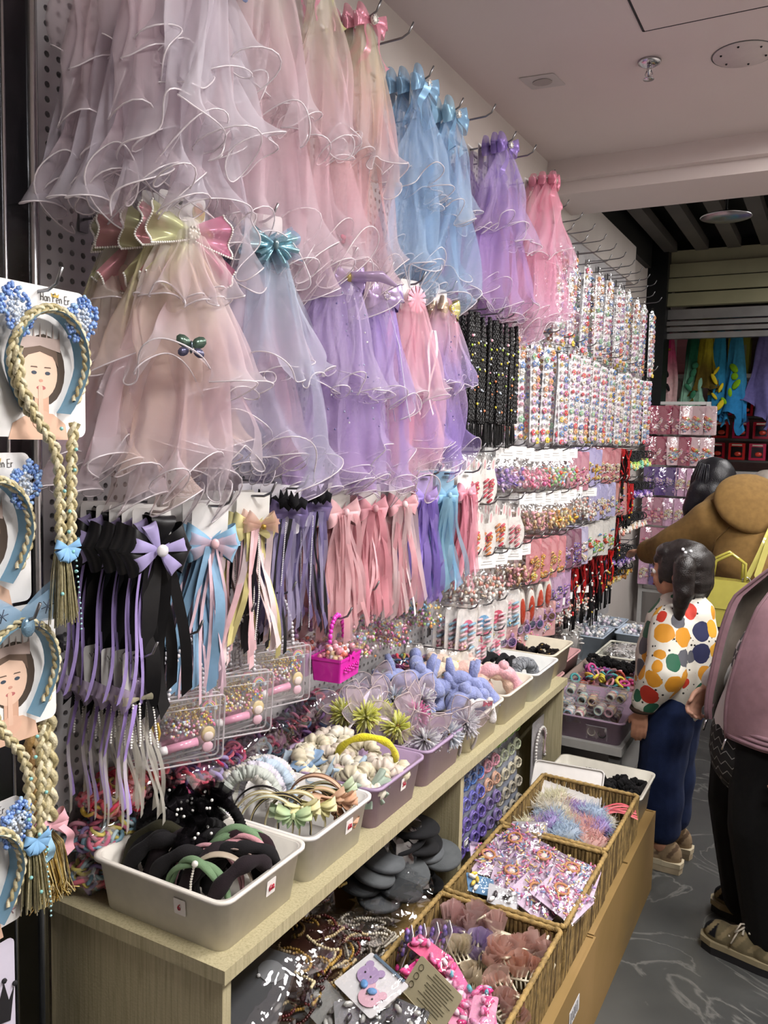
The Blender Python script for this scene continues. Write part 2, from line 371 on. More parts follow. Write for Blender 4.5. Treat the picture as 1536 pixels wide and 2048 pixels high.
# ================================================================ COUNTER, BINS, BASKETS
CZ = .675
ct = thing('display_counter', 'pale wood display counter holding plastic bins along the pegboard wall', 'counter', (0, 0, 0))
MB().box((.213, 1.96, CZ-.0125), (.426, 1.94, .025)).build('countertop', 'wood', ct, False)
MB().box((.207, 1.01, .325), (.414, .022, .65)).build('end_panel', 'wood', ct, False)
MB().box((.207, 2.00, .325), (.405, .022, .65)).build('divider_panel', 'wood', ct, False)
MB().box((.207, 2.92, .325), (.414, .022, .65)).build('end_panel', 'wood', ct, False)
MB().box((.01, 1.96, .34), (.012, 1.88, .62)).build('back_panel', 'wood', ct, False)
MB().box((.205, 1.96, .12), (.40, 1.88, .02)).build('bottom_shelf', 'wood', ct, False)
def tray(mb, w, d, h, t=.003, taper=.012, r=.022, lip=.008, n=5):
    """open bin centred on the origin, floor at z=0; w along x, d along y (rim size)"""
    rings = [(-taper, 0, r), (0, h, r), (lip, h+.001, r+lip*.6), (lip, h-.006, r+lip*.6), (lip-.002, h-.006, r), (lip-.002, h-.001, r), (-t, h-.001, r), (-taper-t, t, r)]
    vs = []
    for off, z, rr in rings: vs += [(a, b, z) for a, b in rrect(w+2*off, d+2*off, rr, n)]
    m = 4*(n+1); fs = []
    for j in range(len(rings)-1): fs += [(j*m+i, j*m+(i+1) % m, (j+1)*m+(i+1) % m, (j+1)*m+i) for i in range(m)]
    fs += [tuple(range(m-1, -1, -1)), tuple((len(rings)-1)*m+i for i in range(m))]
    return mb.add(vs, fs)
def stroke_text(mb, strokes, sc, o, ux, uy, r=.0009, col='b5233c'):
    for st in strokes:
        mb.tube([Vector(o)+Vector(ux)*a*sc+Vector(uy)*b*sc for a, b in st], r, 5, col)
SIX = [[(.5, 1), (.2, .7), (.05, .35), (.2, 0), (.5, .1), (.5, .4), (.2, .45), (.08, .3)]]
YUAN = [[(.75, .75), (1.3, .75)], [(.9, .5), (.75, 0)], [(.65, .45), (1.4, .5)], [(1.15, .5), (1.1, .05), (1.4, .05), (1.45, .25)]]
FIVE = [[(.5, 1), (.1, 1), (.1, .55), (.45, .55), (.5, .2), (.05, 0)]]
ONE0 = [[(.1, 0), (.1, 1)], [(.35, 0), (.35, 1)], [(.6, .5), (.8, .5)], [(.95, 0), (.95, 1)], [(1.15, 0), (1.15, .9), (1.5, 0), (1.5, 1)]]
BIN = {}
def bin_(key, y0, y1, col, label, x0=.10, x1=.412, h=.10, tags=(), rotz=0, z=CZ):
    o = thing('storage_bin', label, 'bin', ((x0+x1)/2, (y0+y1)/2, z), (0, 0, rotz)); w, d = x1-x0-.012, y1-y0-.014
    tray(MB(col), w, d, h).build('tub', 'plastic', o)
    for k, (face, u, v, st, lab) in enumerate(tags):
        s = .026
        if face == 'x': c = Vector((w/2-.001-.012*(1-(h*v)/h), u*d/2, h*v)); ux, uy = V(0, 1, 0), V(.1, 0, 1)
        else: c = Vector((u*w/2, -d/2+.0-.012*0+.012*(1-v), h*v)); ux, uy = V(1, 0, 0), V(0, -.1, 1)
        nz = ux.cross(uy).normalized()
        t = MB('f1ece8').prism(rrect(s, s*1.12, .002), .0008, c+nz*.0022, ux, uy).build('price_tag', 'paper', o, False)
        t['label'] = lab
        mb = MB(); stroke_text(mb, st, s*.42, c+nz*.0034-ux*s*.28-uy*s*.2, ux, uy); mb.build('lettering', 'plastic', t)
    BIN[key] = o; return o
bin_(1, 1.003, 1.252, 'e4ded4', 'cream plastic bin of black and green headbands on the counter corner', x0=.098, tags=(('x', .15, .62, SIX+YUAN, 'white tag with red price'), ('y', .35, .62, [[(a+.3, b) for a, b in SIX[0]]], 'white tag with red number six')))
bin_(2, 1.256, 1.505, 'e6e3de', 'white plastic bin of pastel ribbon headbands between cream and purple bins', tags=(('x', .3, .62, SIX+YUAN, 'white tag with red price'),))
bin_(3, 1.515, 1.762, 'a890ae', 'purple plastic bin of cream satin bows beside the white bin', tags=(('x', .2, .62, FIVE+YUAN, 'white tag with red price'),))
bin_(4, 1.772, 2.022, 'a890ae', 'purple plastic bin of gauze fairy wing headbands', tags=(('x', .3, .68, ONE0, 'white tag with red price'),))
bin_(5, 2.034, 2.292, 'ddd5c4', 'cream plastic bin of blue and pink plush headbands', x0=.105, x1=.418)
bin_(6, 2.302, 2.556, 'ddd5c4', 'cream plastic bin of peach plush headbands next to the blue ones', x0=.11, x1=.42)
bin_(7, 2.565, 2.815, 'dfe0dd', 'off-white plastic bin of grey and black headbands', x0=.09, x1=.425)
bin_(8, 2.83, 3.09, 'd8cfb9', 'long cream bin of black and gold scrunchies near the counter end', x0=.05, x1=.40)
# wicker baskets on cardboard boxes
def basket(name, label, x0, x1, y0, y1, z0, h):
    o = thing(name, label, 'basket', ((x0+x1)/2, (y0+y1)/2, z0)); w, d = x1-x0, y1-y0
    MB('6a5636').box((0, 0, .004), (w-.02, d-.02, .008)).build('base', 'wicker', o, False)
    mb = MB('7a6238')
    for sx in (-1, 1): mb.box((sx*(w/2-.006), 0, h/2), (.003, d-.02, h-.012))
    for sy in (-1, 1): mb.box((0, sy*(d/2-.006), h/2), (w-.02, .003, h-.012))
    mb.build('core_panel', 'wicker', o, False)
    # woven cord: slanted strands wound around each side, one mesh per side
    for side in range(4):
        mb = MB('8a7145'); L = d if side < 2 else w; n = int(L/.0105)
        for k in range(n):
            a = -L/2+(k+.5)*L/n; j = R.uniform(-.0015, .0015); dz = .006
            pts = []
            for q in range(5):
                t = q/4; b = a+(.012*(t-.5) if side in (0, 1) else 0)+j+.0022*math.sin(t*9+k*2.1); z = .004+t*(h-.014)
                e = .0018*math.sin(t*12+k*PI)
                if side == 0: pts.append((w/2-.006+e, b, z))
                elif side == 1: pts.append((-w/2+.006-e, b, z))
                elif side == 2: pts.append((b, d/2-.006+e, z))
                else: pts.append((b, -d/2+.006-e, z))
            c = mixc(lin('a68a55'), lin('5c4726'), R.random()**1.3)
            mb.tube(pts, .0062, 4, c, cap=False)
        s = mb.build('woven_side', 'wicker', o); s['kind'] = 'stuff'
    for zz, rr in ((h-.004, .0065),):
        pts = [(a, b, zz+.0015*math.sin(i*1.3)) for i, (a, b) in enumerate(rrect(w-.010, d-.010, .012, 8))]
        dense = []
        for i in range(len(pts)):
            p, q = Vector(pts[i]), Vector(pts[(i+1) % len(pts)]); m = max(1, int((q-p).length/.006))
            dense += [p.lerp(q, t/m) for t in range(m)]
        MB('a1854f').tube(dense, [rr*(1+.16*math.sin(i*1.9)) for i in range(len(dense))], 6, closed=True).build('rolled_rim', 'wicker', o)
    return o
CBZ = .285
basket('wicker_basket', 'wicker basket heaped with tulle rose claw clips and pink packets', .448, .762, 1.352, 1.792, CBZ, .14)
basket('wicker_basket', 'wicker basket of printed zip bags between two other baskets', .448, .764, 1.798, 2.206, CBZ, .14)
basket('wicker_basket', 'wicker basket of pastel fluffy hair ties', .438, .760, 2.212, 2.632, CBZ, .14)
def carton(label, x0, x1, y0, y1, h, rz):
    o = thing('cardboard_box', label, 'box', ((x0+x1)/2, (y0+y1)/2, 0), (0, 0, rz)); w, d = x1-x0, y1-y0
    mb = MB()
    for sx in (-1, 1): mb.box((sx*(w/2-.003), 0, h/2), (.006, d, h))
    for sy in (-1, 1): mb.box((0, sy*(d/2-.003), h/2), (w-.012, .006, h))
    mb.box((0, 0, .003), (w-.012, d-.012, .006)); mb.build('box_walls', 'cardboard', o, False)
    MB().box((0, -d/4, h-.004), (w-.01, d/2-.01, .005), (.01, 0, 0)).build('top_flap', 'cardboard', o, False)
    MB().box((0, d/4, h-.004), (w-.01, d/2-.01, .005), (-.01, 0, 0)).build('top_flap', 'cardboard', o, False)
    return o
c1 = carton('long brown cardboard box under the nearer wicker baskets', .45, .782, 1.25, 2.03, CBZ-.004, 0)
t = MB('cfcfd2').prism(rrect(.085, .04, .003), .001, (.1675, .20, .20), (0, 1, 0), (0, 0, 1)).build('shipping_label', 'paper', c1, False)
mb = MB()
for k in range(5): mb.box((.1678, .17+k*.013, .20), (.001, .003, .028-.006*(k % 2)), col='333333')
mb.build('lettering', 'paper', t, False)
c2 = carton('brown cardboard box holding the far wicker basket beside the aisle', .43, .775, 2.036, 2.86, CBZ-.004, 0)
bin_(9, 2.64, 2.90, 'd9d4c6', 'cream bin of black scrunchies standing behind the fluffy wicker basket', x0=.43, x1=.762, h=.115, z=CBZ)
# ================================================================ HANGING VEILS AND BOWS
NP = np.random.RandomState(3)
def lc(*cs): return [np.array(lin(c)) for c in cs]
def gradcol(cols, v):
    """cols: list of linear colours down the length, v: array 0..1"""
    cs = np.array(cols); x = np.clip(v, 0, 1)*(len(cs)-1); i = np.clip(x.astype(int), 0, len(cs)-2); t = (x-i)[..., None]
    return cs[i]*(1-t)+cs[i+1]*t
def tier(L, w0, w1, d0, d1, cols, seed, z0=0., nu=110, nv=26, span=1.9, kp=7, ph=0.0, flare=.75, lift=0., hemr=.0011, sway=0.):
    """one skirt layer hanging from z0: returns cloth grid, colours, hem points"""
    rs = np.random.RandomState(seed); th = np.linspace(-span, span, nu)[None, :]; v = np.linspace(0, 1, nv)[:, None]
    p1, p2, p3, p4 = rs.uniform(0, 6.28, 4); k2 = kp*rs.uniform(1.6, 2.1)
    amp = (.06+.20*v)*np.minimum(1, v*3+.15)
    pl = amp*(np.sin(kp*th+p1+1.2*np.sin(2.1*th+p2))*.65+.4*np.sin(k2*th+p3+v*2.0))
    e = v**flare; w = w0+(w1-w0)*e; d = d0+(d1-d0)*e
    X = d*np.cos(th*.83)*(1+pl); Y = w*np.sin(th*.83)*(1+pl*.8)+sway*v*v
    Z = z0-L*v*(1+.05*np.sin(1.7*th+p4)+.03*np.sin(kp*th+p2)*v)+0*th
    # curled lettuce edge on the last stretch
    c = np.clip((v-.86)/.14, 0, 1)**1.5; kc = rs.uniform(6, 9); r = min(.022, L*.05)
    q = kc*th+p2+1.8*np.sin(2.2*th+p1)
    X = X+c*r*np.cos(q)*1.3; Y = Y+c*r*np.sin(q)*1.5; Z = Z+c*r*(np.sin(q*1.0+1.0)+lift)
    # low-frequency crumple so that no two layers fall alike
    a1, a2, a3, a4, a5, a6 = rs.uniform(0, 6.28, 6); m = np.clip(v*1.6, 0, 1)*min(w1, .13)
    X = X+m*(.16*np.sin(2.3*th+a1+4*v)+.08*np.sin(5.1*th+a2-3*v)+.035*np.sin(9*th+a5+4*v)); Y = Y+m*(.13*np.sin(1.9*th+a3+5*v)+.07*np.sin(4.3*th+a4+4*v)+.035*np.sin(8*th+a6-5*v))
    Z = Z+L*v*v*(.055*np.sin(1.3*th+a2)+.05*np.sin(2.9*th+a4)+.03*np.sin(6.7*th+a1))
    P = np.stack([X, Y, Z+0*X], 2); C = gradcol(cols, (v*1.0+.06*np.sin(2*th+p3))*np.ones_like(X))
    return P, C, P[-1]
def veil_mesh(name, L, w, cols, seed, hem='f6eef2', tiers=((0, 1.0, 1.0), (.0, .56, .86)), d=.055, kp=7, span=1.95):
    """list of (partname, mesh) for a veil whose comb sits at the origin, falling in -z, front to +x"""
    out = []
    for i, (z0, fl, fw) in enumerate(tiers):
        P, C, H = tier(L*fl, .022, w*fw, .012, d*(.7+.5*i), cols if i == 0 else [mixc(c, (1, 1, 1), .18) for c in cols], seed+i*17, -L*z0, kp=kp+i, span=span)
        out.append(('tulle_layer', MB().grid(P, C).mesh('tulle_layer', 'tulle')))
        pts = [tuple(p) for p in H]
        out.append(('wired_hem', MB(hem).tube(pts, .0014, 4).mesh('wired_hem', 'tulle_hem')))
    return out
def bow_loop(mb, w, h, ang, col, bulge=.35, tilt=0., n=14, x0=0., flip=1):
    """ribbon loop leaving the knot at angle ang in the y-z plane"""
    t = np.linspace(0, 1, n)[:, None]; s = np.linspace(-1, 1, 5)[None, :]
    y = w*np.sin(PI*t)**.8*(1+.05*s*s)+0*s; x = x0+bulge*h*np.sin(2*PI*t)*(1-.25*s*s)+.15*h; z = s*h*.5*(.25+.75*np.sin(PI*t)**.7)+tilt*y
    ca, sa = math.cos(ang), math.sin(ang)
    P = np.stack([x+0*z, y*ca-z*sa, y*sa+z*ca], 2); mb.grid(P, col=col); return mb
def ribbon(mb, p0, L, w, col, wave=.006, seed=0, n=14, dy=0., dx=0., face='x', cut=True):
    rs = random.Random(seed); a, b = rs.uniform(0, 6), rs.uniform(0, 6); t = np.linspace(0, 1, n)[:, None]; s = np.array([-1, 1.])[None, :]
    tw = .5*np.sin(a+t*rs.uniform(2, 5))*min(1, wave/.005)
    cx = p0[0]+dx*t+wave*np.sin(b+t*7); cy = p0[1]+dy*t+wave*np.sin(a+t*5); cz = p0[2]-L*t
    X = cx+s*w/2*np.sin(tw); Y = cy+s*w/2*np.cos(tw); Z = cz+0*s+(t > .99)*s*w*.4*cut
    mb.grid(np.stack([X+0*Y, Y, Z+0*Y], 2), col=col); return mb
def pearls(mb, pts, r, col='f4f0ea', step=None):
    step = step or r*2.05; pts = [Vector(p) for p in pts]; d = 0.
    for a, b in zip(pts, pts[1:]):
        L = (b-a).length
        while d <= L and L > 0:
            mb.ball(a.lerp(b, d/L), r, 6, 4, col=col); d += step
        d -= L
def card_mb(w, h, col='f3f1ee', r=.006, top=0.):
    """header card hanging from its hole at the origin, in the y-z plane"""
    mb = MB(col); ol = [(a, b-h/2+top) for a, b in rrect(w, h, r)]; mb.prism(ol, .0012, (0, 0, 0)); return mb
HOOKM = {}
def hook(y, z, L=.26, label='chrome wire peg hook on the pegboard', group='wire peg hooks', x0=0., up=.022):
    k = round(L, 2)
    if k not in HOOKM:
        mb = MB(); mb.tube([(-.004, 0, 0), (.01, 0, 0), (L*.5, 0, .0), (L-.03, 0, .004), (L-.012, 0, .012), (L, 0, .012+up)], .0026, 6)
        HOOKM[k] = mb.mesh('peg_hook', 'wire'); m2 = MB().box((.003, 0, -.006), (.006, .02, .034)); HOOKM[k, 1] = m2.mesh('back_plate', 'wire', False)
    o = thing('peg_hook', label, 'hook', (x0, y, z), group=group); obj('wire', HOOKM[k], o); obj('back_plate', HOOKM[k, 1], o); return o
def put(o, parts):
    r = []
    for n, me in parts: r.append(obj(n, me, o))
    return r
PINK = lc('e4dbd6', 'e6cfd0', 'e2c3cd', 'dfced6'); LIL = lc('e2d8dc', 'dccfda', 'dacfdb', 'd9d2dc'); PEA = lc('dcdcbc', 'e8d2c4', 'e8bfc8', 'e0c8d2')
BLU = lc('9cc0e6', 'a2c4e8', 'a9c6e6', 'b7cbe2'); PUR = lc('b79ce0', 'bda3e2', 'c6a8e0', 'cfb0dd'); HOT = lc('f8a6bd', 'f9aec6', 'f4b6cf', 'e9bdd6')
WHP = lc('e4dfd6', 'eae0d6', 'ebd3d4', 'e9ccd5', 'e2d6dd'); BLW = lc('a9c6de', 'bccbdf', 'c8c6dc', 'cdcadf'); YEL = lc('dde0a8', 'e8dcb6', 'eed0bd', 'e8d0c8')
def butterfly(mb, w, col, col2, x=.004):
    for s in (-1, 1):
        for (a, b, q) in ((.55, .38, .5), (.4, .3, -.5)):
            ol = ell(w*a*.5, w*b*.5, 10); c, sn = math.cos(q*s), math.sin(q*s)
            mb.prism([(s*w*.27+(u*c-v*sn), q*w*.32+(u*sn+v*c)) for u, v in ol], .0015, (x+.004, 0, 0), col=col if q > 0 else col2)
    mb.ball((x+.003, 0, 0), (.004, .003, w*.22), 6, 4, col='57606a')
def veil_stack(y, z, n, xs, L, w, cols, label, group, seed, tiers=((0, 1.0, 1.0), (0, .56, .86)), front=None, hooklen=.28, dx=.035, kp=7, cards=True, lab_front=None, cols2=None, yaw=-.15, card=(.052, .075)):
    """n veils on one hook, front one at x=xs"""
    hook(y, z+.012, hooklen, 'chrome wire peg hook carrying tulle veils', 'hooks of the veil rows')
    base = veil_mesh('v', L, w, cols, seed, tiers=tiers, kp=kp); base2 = veil_mesh('v', L*.97, w*.95, cols2 or cols, seed+5, tiers=tiers, kp=kp+1); base3 = veil_mesh('v', L*1.0, w*.98, cols, seed+9, tiers=tiers[:1], kp=kp)
    out = []
    for i in range(n):
        fr = i == 0
        o = thing('princess_veil', lab_front if (fr and lab_front) else ordl(label, i), 'veil', (xs-i*dx, y+(0 if fr else R.uniform(-.012, .012)), z), (R.uniform(-.03, .03), 0, yaw*(1 if fr else .6)+R.uniform(-.12, .12)), group)
        put(o, (base, base2, base3, base3, base2, base3)[i])
        if cards: card_mb(card[0], card[1], 'efebe8', top=card[1]*.35).build('header_card', 'paper', o, False, loc=(-.012, 0, 0))
        if front: front(o, i)
        out.append(o)
    return out
def simple_bow(o, w, h, col, col2, mat='satin', knot='e9e3da', z=0., pearl=False, tails=0., name='bow', x=.012, gem=True):
    mb = MB()
    for a, c in ((.25, col), (-.25, col), (PI-.25, col2), (PI+.25, col2)): bow_loop(mb, w*R.uniform(.9, 1.08), h, a, c, .32)
    if tails:
        ribbon(mb, (.012, -.012, 0), tails, h*.55, col, .006, R.random(), dy=-.02); ribbon(mb, (.012, .012, 0), tails*.93, h*.55, col2, .006, R.random(), dy=.03)
    b = mb.build(name, mat, o, loc=(x, 0, z))
    g = MB(knot); g.ball((.014, 0, 0), (.007, .010, .011), 8, 6)
    if gem:
        for k in range(8): g.ball((.019, .008*math.cos(k*PI/4), .008*math.sin(k*PI/4)), .0028, 5, 4, col='cfc9c4')
    g.build('knot', 'pearl' if gem else mat, b); return b
# ---- row 1 (upper row)
Z1 = 2.47
def deco_butterfly(px_col='9fc8d8'):
    def fn(o, i):
        if i == 0:
            mb = MB(); butterfly(mb, .05, 'b7dbe0', 'a9b8e6'); mb.build('sequin_butterfly', 'glitter', o, loc=(.06, .05, -.20))
    return fn
def bow_small(c1, c2, w=.05, h=.03, **k):
    def fn(o, i):
        if i < 3: simple_bow(o, w, h, c1, c2, 'organza', z=.004, tails=.1, **k)
    return fn
G1 = 'tulle veils on the upper row of hooks'
veil_stack(1.07, Z1, 6, .26, .565, .125, LIL, 'dusty pink tulle veil behind the lilac one by the post', G1, 11, tiers=((0, 1, 1), (0, .60, .9), (0, .8, .95)), front=deco_butterfly(), lab_front='pale lilac pink layered tulle veil with a sequin butterfly next to the chrome post', cols2=PINK)
veil_stack(1.29, Z1, 5, .25, .585, .115, PINK, 'rose pink layered tulle veil beside the pale lilac one', G1, 23, front=bow_small('e79ab8', 'd7dc9a'))
veil_stack(1.475, Z1, 4, .25, .57, .105, PEA, 'pink tulle veil with yellow green top and pearl bow', G1, 37, front=bow_small('e79ab8', 'd7dc9a'), cols2=PINK)
veil_stack(1.68, Z1, 4, .24, .56, .105, lc('dcdcb8', 'efd3b8', 'edbcc0', 'd8ccd4'), 'peach to pink tulle veil between the pearl bow and blue veils', G1, 41, front=bow_small('f0a4b8', 'f0a4b8'), cols2=PEA)
veil_stack(1.955, Z1-.035, 3, .24, .47, .10, BLU, 'sky blue tulle veil with bow right beside the peach one', G1, 53, front=bow_small('9cc4e4', '9cc4e4', .06, .04))
veil_stack(2.145, Z1-.045, 4, .24, .46, .12, BLU, 'sky blue tulle veil with glitter butterfly bow next to the purple ones', G1, 59, front=bow_small('9cc4e4', 'a7cfe6', .06, .045))
veil_stack(2.56, Z1, 5, .24, .49, .17, PUR, 'lavender purple tulle veil on the upper row', G1, 61, front=bow_small('b39ae0', 'a98fd8', .05, .04))
veil_stack(2.97, Z1, 6, .26, .50, .23, HOT, 'candy pink tulle veil next to the bagged flower strips', G1, 67, front=bow_small('f6a3b8', 'f6a3b8', .03, .05, gem=False))
for yy in (1.80, 2.33, 2.70): hook(yy, Z1+.012, .30, 'empty chrome wire hook between the upper veils', 'empty upper hooks')
# ---- row 2
Z2 = 1.915; G2 = 'tulle veils on the middle row of hooks'
def flat_lobe(mb, s, w, h, c0, c1, ang=0., x=.014, k=5, ph=0.):
    u = np.linspace(0, 1, 12)[:, None]; v = np.linspace(-1, 1, 13)[None, :]
    y = w*u*(1-.08*v*v); z = v*h*.5*(.18+.82*u**.75); X = x+.010*u*np.sin(k*v+ph)+.012*np.sin(PI*u)*(1-v*v)
    ca, sa = math.cos(ang), math.sin(ang); P = np.stack([X+0*z, s*(y*ca-z*sa), y*sa+z*ca], 2); C = gradcol([np.array(lin(c0)), np.array(lin(c1))], u+0*v)
    mb.grid(P, C); return [tuple(q) for q in P[-1]], [tuple(q) for q in P[:, 0]]
def big_bow(o, i):
    L, Rr = (('cfd29a', 'dfe0b0'), ('e2a0b8', 'd8809f')) if i % 2 == 0 else (('e0a8b4', 'd8909c'), ('dcd8a4', 'd8d08c'))
    mb = MB(); pm = MB()
    for s, cc in ((-1, L), (1, Rr)):
        e, f = flat_lobe(mb, s, .075, .075, cc[0], cc[1], .12, ph=i); pearls(pm, e, .0021); pearls(pm, f, .0021)
        e, f = flat_lobe(mb, s, .105, .06, cc[0], cc[1], -1.05 if s < 0 else -.75, .010, 4, 2+i); pearls(pm, e, .0021); pearls(pm, f, .0021)
    mb.build('organza_bow', 'organza', o, loc=(.006, 0, -.04)); pm.build('pearl_trim', 'pearl', o, loc=(.008, 0, -.04))
    g = MB('b8aca0'); g.ball((.03, 0, -.04), (.006, .011, .011), 8, 6)
    for k in range(9): g.ball((.034, .009*math.cos(k*.7), -.04+.009*math.sin(k*.7)), .003, 5, 4, col='cfc6be')
    g.build('rhinestone_knot', 'pearl', o)
    if i == 0:
        mb = MB(); butterfly(mb, .05, '5a6f62', '6b6a86'); mb.build('sequin_butterfly', 'glitter', o, loc=(.088, -.03, -.235))
        c = MB('c9a08a'); c.prism(ell(.009, .011, 12, .03, .012), .0005, (-.0108, 0, 0)); c.prism(ell(.012, .016, 12, .03, .006), .0004, (-.0112, 0, 0), col='c8b48a'); c.build('card_print', 'paper', o, False); c = MB('9a7a80'); c.tube([(-.0105, -.012+.018*math.cos(t), .022+.007*math.sin(t)) for t in np.linspace(0, 6.28, 18)], .0005, 4); c.build('logo_print', 'paper', o)
def blue_bow(o, i):
    mb = MB()
    for s in (-1, 1):
        flat_lobe(mb, s, .066, .07, '9fc0d6', '8fb4d0', .2, ph=i); flat_lobe(mb, s, .05, .05, '9fc0d6', 'a9cadc', -.8, .02, ph=2+i)
    mb.build('organza_bow', 'organza', o, loc=(.004, 0, -.035)); mb = MB()
    for s in (-1, 1): flat_lobe(mb, s, .05, .045, '8fc0d2', 'a6d4de', .25, .03, 6, i); flat_lobe(mb, s, .038, .03, '86b6cc', '9fd0dc', -.7, .032, 6, i)
    mb.build('glitter_butterfly', 'glitter', o, loc=(.006, 0, -.035)); g = MB('4f6a72'); g.ball((.048, 0, -.035), (.004, .006, .011), 8, 6); g.build('gem', 'pearl', o)
veil_stack(1.085, Z2, 5, .25, .445, .135, WHP, 'white tulle veil with green and pink pearl-edged bow', G2, 71, tiers=((0, 1, 1), (.04, .6, .95), (.02, .32, .5)), front=big_bow, cols2=YEL, yaw=-.45, card=(.085, .09), lab_front='white to pink tulle veil with big green and pink pearl-edged bow in front')
veil_stack(1.305, Z2+.02, 4, .25, .45, .125, BLW, 'pale blue tulle veil with glitter butterfly bow', G2, 83, tiers=((0, 1, 1), (.03, .58, .95)), yaw=-.4, card=(.085, .09), front=blue_bow, cols2=lc('c0bfd8', 'd8b8cc', 'd9b4c8', 'd2bfd0'))
def dots(o, i):
    if i: return
    mb = MB(); rs = random.Random(5)
    for k in range(34):
        v = rs.uniform(.1, .85); a = rs.uniform(-.9, .9); w = .022+.085*v**.8
        mb.ball((.02+.06*v**.8*math.cos(a), w*math.sin(a)*1.05, -.42*v), .0024, 5, 4, col=rs.choice(['8c86b8', 'c9d3e8', 'b6a4d6', 'ffffff']))
    mb.build('sequins', 'glitter', o)
def bunny_card(o, i):
    dots(o, i); simple_bow(o, .045, .035, 'b39cc8', 'b7a2cc', 'organza', z=-.02, gem=False, knot='e6d27a')
    if i == 0:
        mb = MB('f3eeee'); mb.prism(rrect(.042, .07, .004), .0015, (0, 0, .025)); mb.build('bunny_card', 'paper', o, False, loc=(.004, 0, 0))
        mb = MB('d9738a'); butterfly(mb, .03, 'd9738a', 'c95f78'); mb.build('card_print', 'paper', o, loc=(.003, 0, .062))
        mb = MB('b9a3c4'); mb.tube([(.03, .0, -.02), (.045, .07, -.012), (.045, .115, -.028)], [.012, .014, .004], 8, flat=.7); mb.build('bunny_ear', 'organza', o)
veil_stack(1.60, Z2, 4, .245, .47, .115, lc('b49ccf', 'c2abd8', 'c8b4dc', 'cab9da'), 'lilac sequinned tulle veil with bunny ear bow', G2, 97, front=bunny_card, cols2=PUR, yaw=-.35, card=(.07, .08))
def lace_bow(o, i):
    simple_bow(o, .05, .045, 'a88fc8', 'b59ed2', 'glitter', z=-.035, knot='8f83a8')
    mb = MB(); pearls(mb, [(.03, 0, -.05), (.045, .03, -.15), (.05, .06, -.30), (.05, .07, -.33)], .0017, 'd8d6e6'); mb.build('bead_strand', 'pearl', o)
veil_stack(1.77, Z2, 3, .245, .48, .105, lc('b294e2', 'b79ae4', 'c2a8e2', 'c8b4de'), 'violet tulle veil with lace bow and hanging bead strand', G2, 101, front=lace_bow, cols2=PUR, yaw=-.35, card=(.07, .085))
def pink_star(o, i):
    mb = MB()
    for k in range(12): bow_loop(mb, .034, .012, k*PI/6, 'f09aae' if k % 2 else 'f4b3c2', .2)
    mb.build('ribbon_rosette', 'satin', o, loc=(.012, 0, -.025))
    mb = MB(); ribbon(mb, (.035, .03, -.1), .18, .007, 'fbe3e8', .008, 3); ribbon(mb, (.035, .045, -.1), .22, .006, 'fbe3e8', .008, 8); mb.build('ribbon_tail', 'satin', o)
veil_stack(1.945, Z2+.01, 3, .245, .49, .105, lc('f3b9c4', 'f4bccb', 'efbfd0', 'e6c6d6'), 'pink tulle veil with pink ribbon rosette', G2, 107, front=pink_star, cols2=HOT, yaw=-.35, card=(.07, .08))
def yellow_bow(o, i):
    simple_bow(o, .042, .04, 'd9cf8a', 'd8bfa8', 'glitter', z=-.03, knot='e8c84f')
    dots(o, i)
veil_stack(2.14, Z2+.02, 4, .245, .44, .13, lc('f2b6c6', 'f0bcd0', 'd8bfe0', 'bda6e2', 'b79fe0'), 'pink to violet tulle veil with sequins and gold bow', G2, 113, front=yellow_bow, cols2=lc('f2b0c0', 'f0bcd0', 'c0a6e0', 'b79fe0'))
# ================================================================ ROW 3: RIBBON BOW CLIPS
def clip_proto(label, group, card, draw, cw=.07, ch=.105, ctop=.03, name='ribbon_bow_clip', cat='hair clip'):
    o = thing(name, label, cat, (0, 0, 0), group=group)
    card_mb(cw, ch, card, top=ctop).build('backing_card', 'paper', o, False, loc=(-.004, 0, 0)); draw(o); return o
def stack(proto, y, z, xs, n, dx=.03, hooklen=None, jig=.006, hlabel='chrome wire peg hook holding carded hair clips', hgroup='hooks of the clip rows', hk=True, dz=.02, front_label=None, yaw=-.42):
    if hk: hook(y, z+dz, hooklen or xs+.05, hlabel, hgroup)
    L = []
    for i in range(n):
        loc = (xs-i*dx, y+(R.uniform(-jig, jig) if i else 0), z+(R.uniform(-.003, .003) if i else 0)); rot = (R.uniform(-.05, .05), 0, yaw*(1 if i == 0 else .7)+R.uniform(-.15, .15))
        if i == 0: proto.location = loc; proto.rotation_euler = rot; L.append(proto); lab0 = proto['label']; proto['label'] = ordl(lab0, 0)
        else: L.append(dup(proto, loc, rot, ordl(lab0, i)))
    if front_label: proto['label'] = front_label
    return L
def tails(o, cols, n, L, w, spread, mat='satin', x=.012, z=-.01, seed=1, name='ribbon_tail', wave=.007):
    rs = random.Random(seed)
    for c in cols:
        mb = MB()
        for k in range(n):
            a = rs.uniform(-1, 1); ribbon(mb, (x+rs.uniform(-.008, .012), a*spread*.35, z), L*rs.uniform(.82, 1.05), w*rs.uniform(.7, 1.2), c, wave, rs.random(), dy=a*spread*.55, dx=rs.uniform(-.012, .018))
        mb.build(name, mat, o)
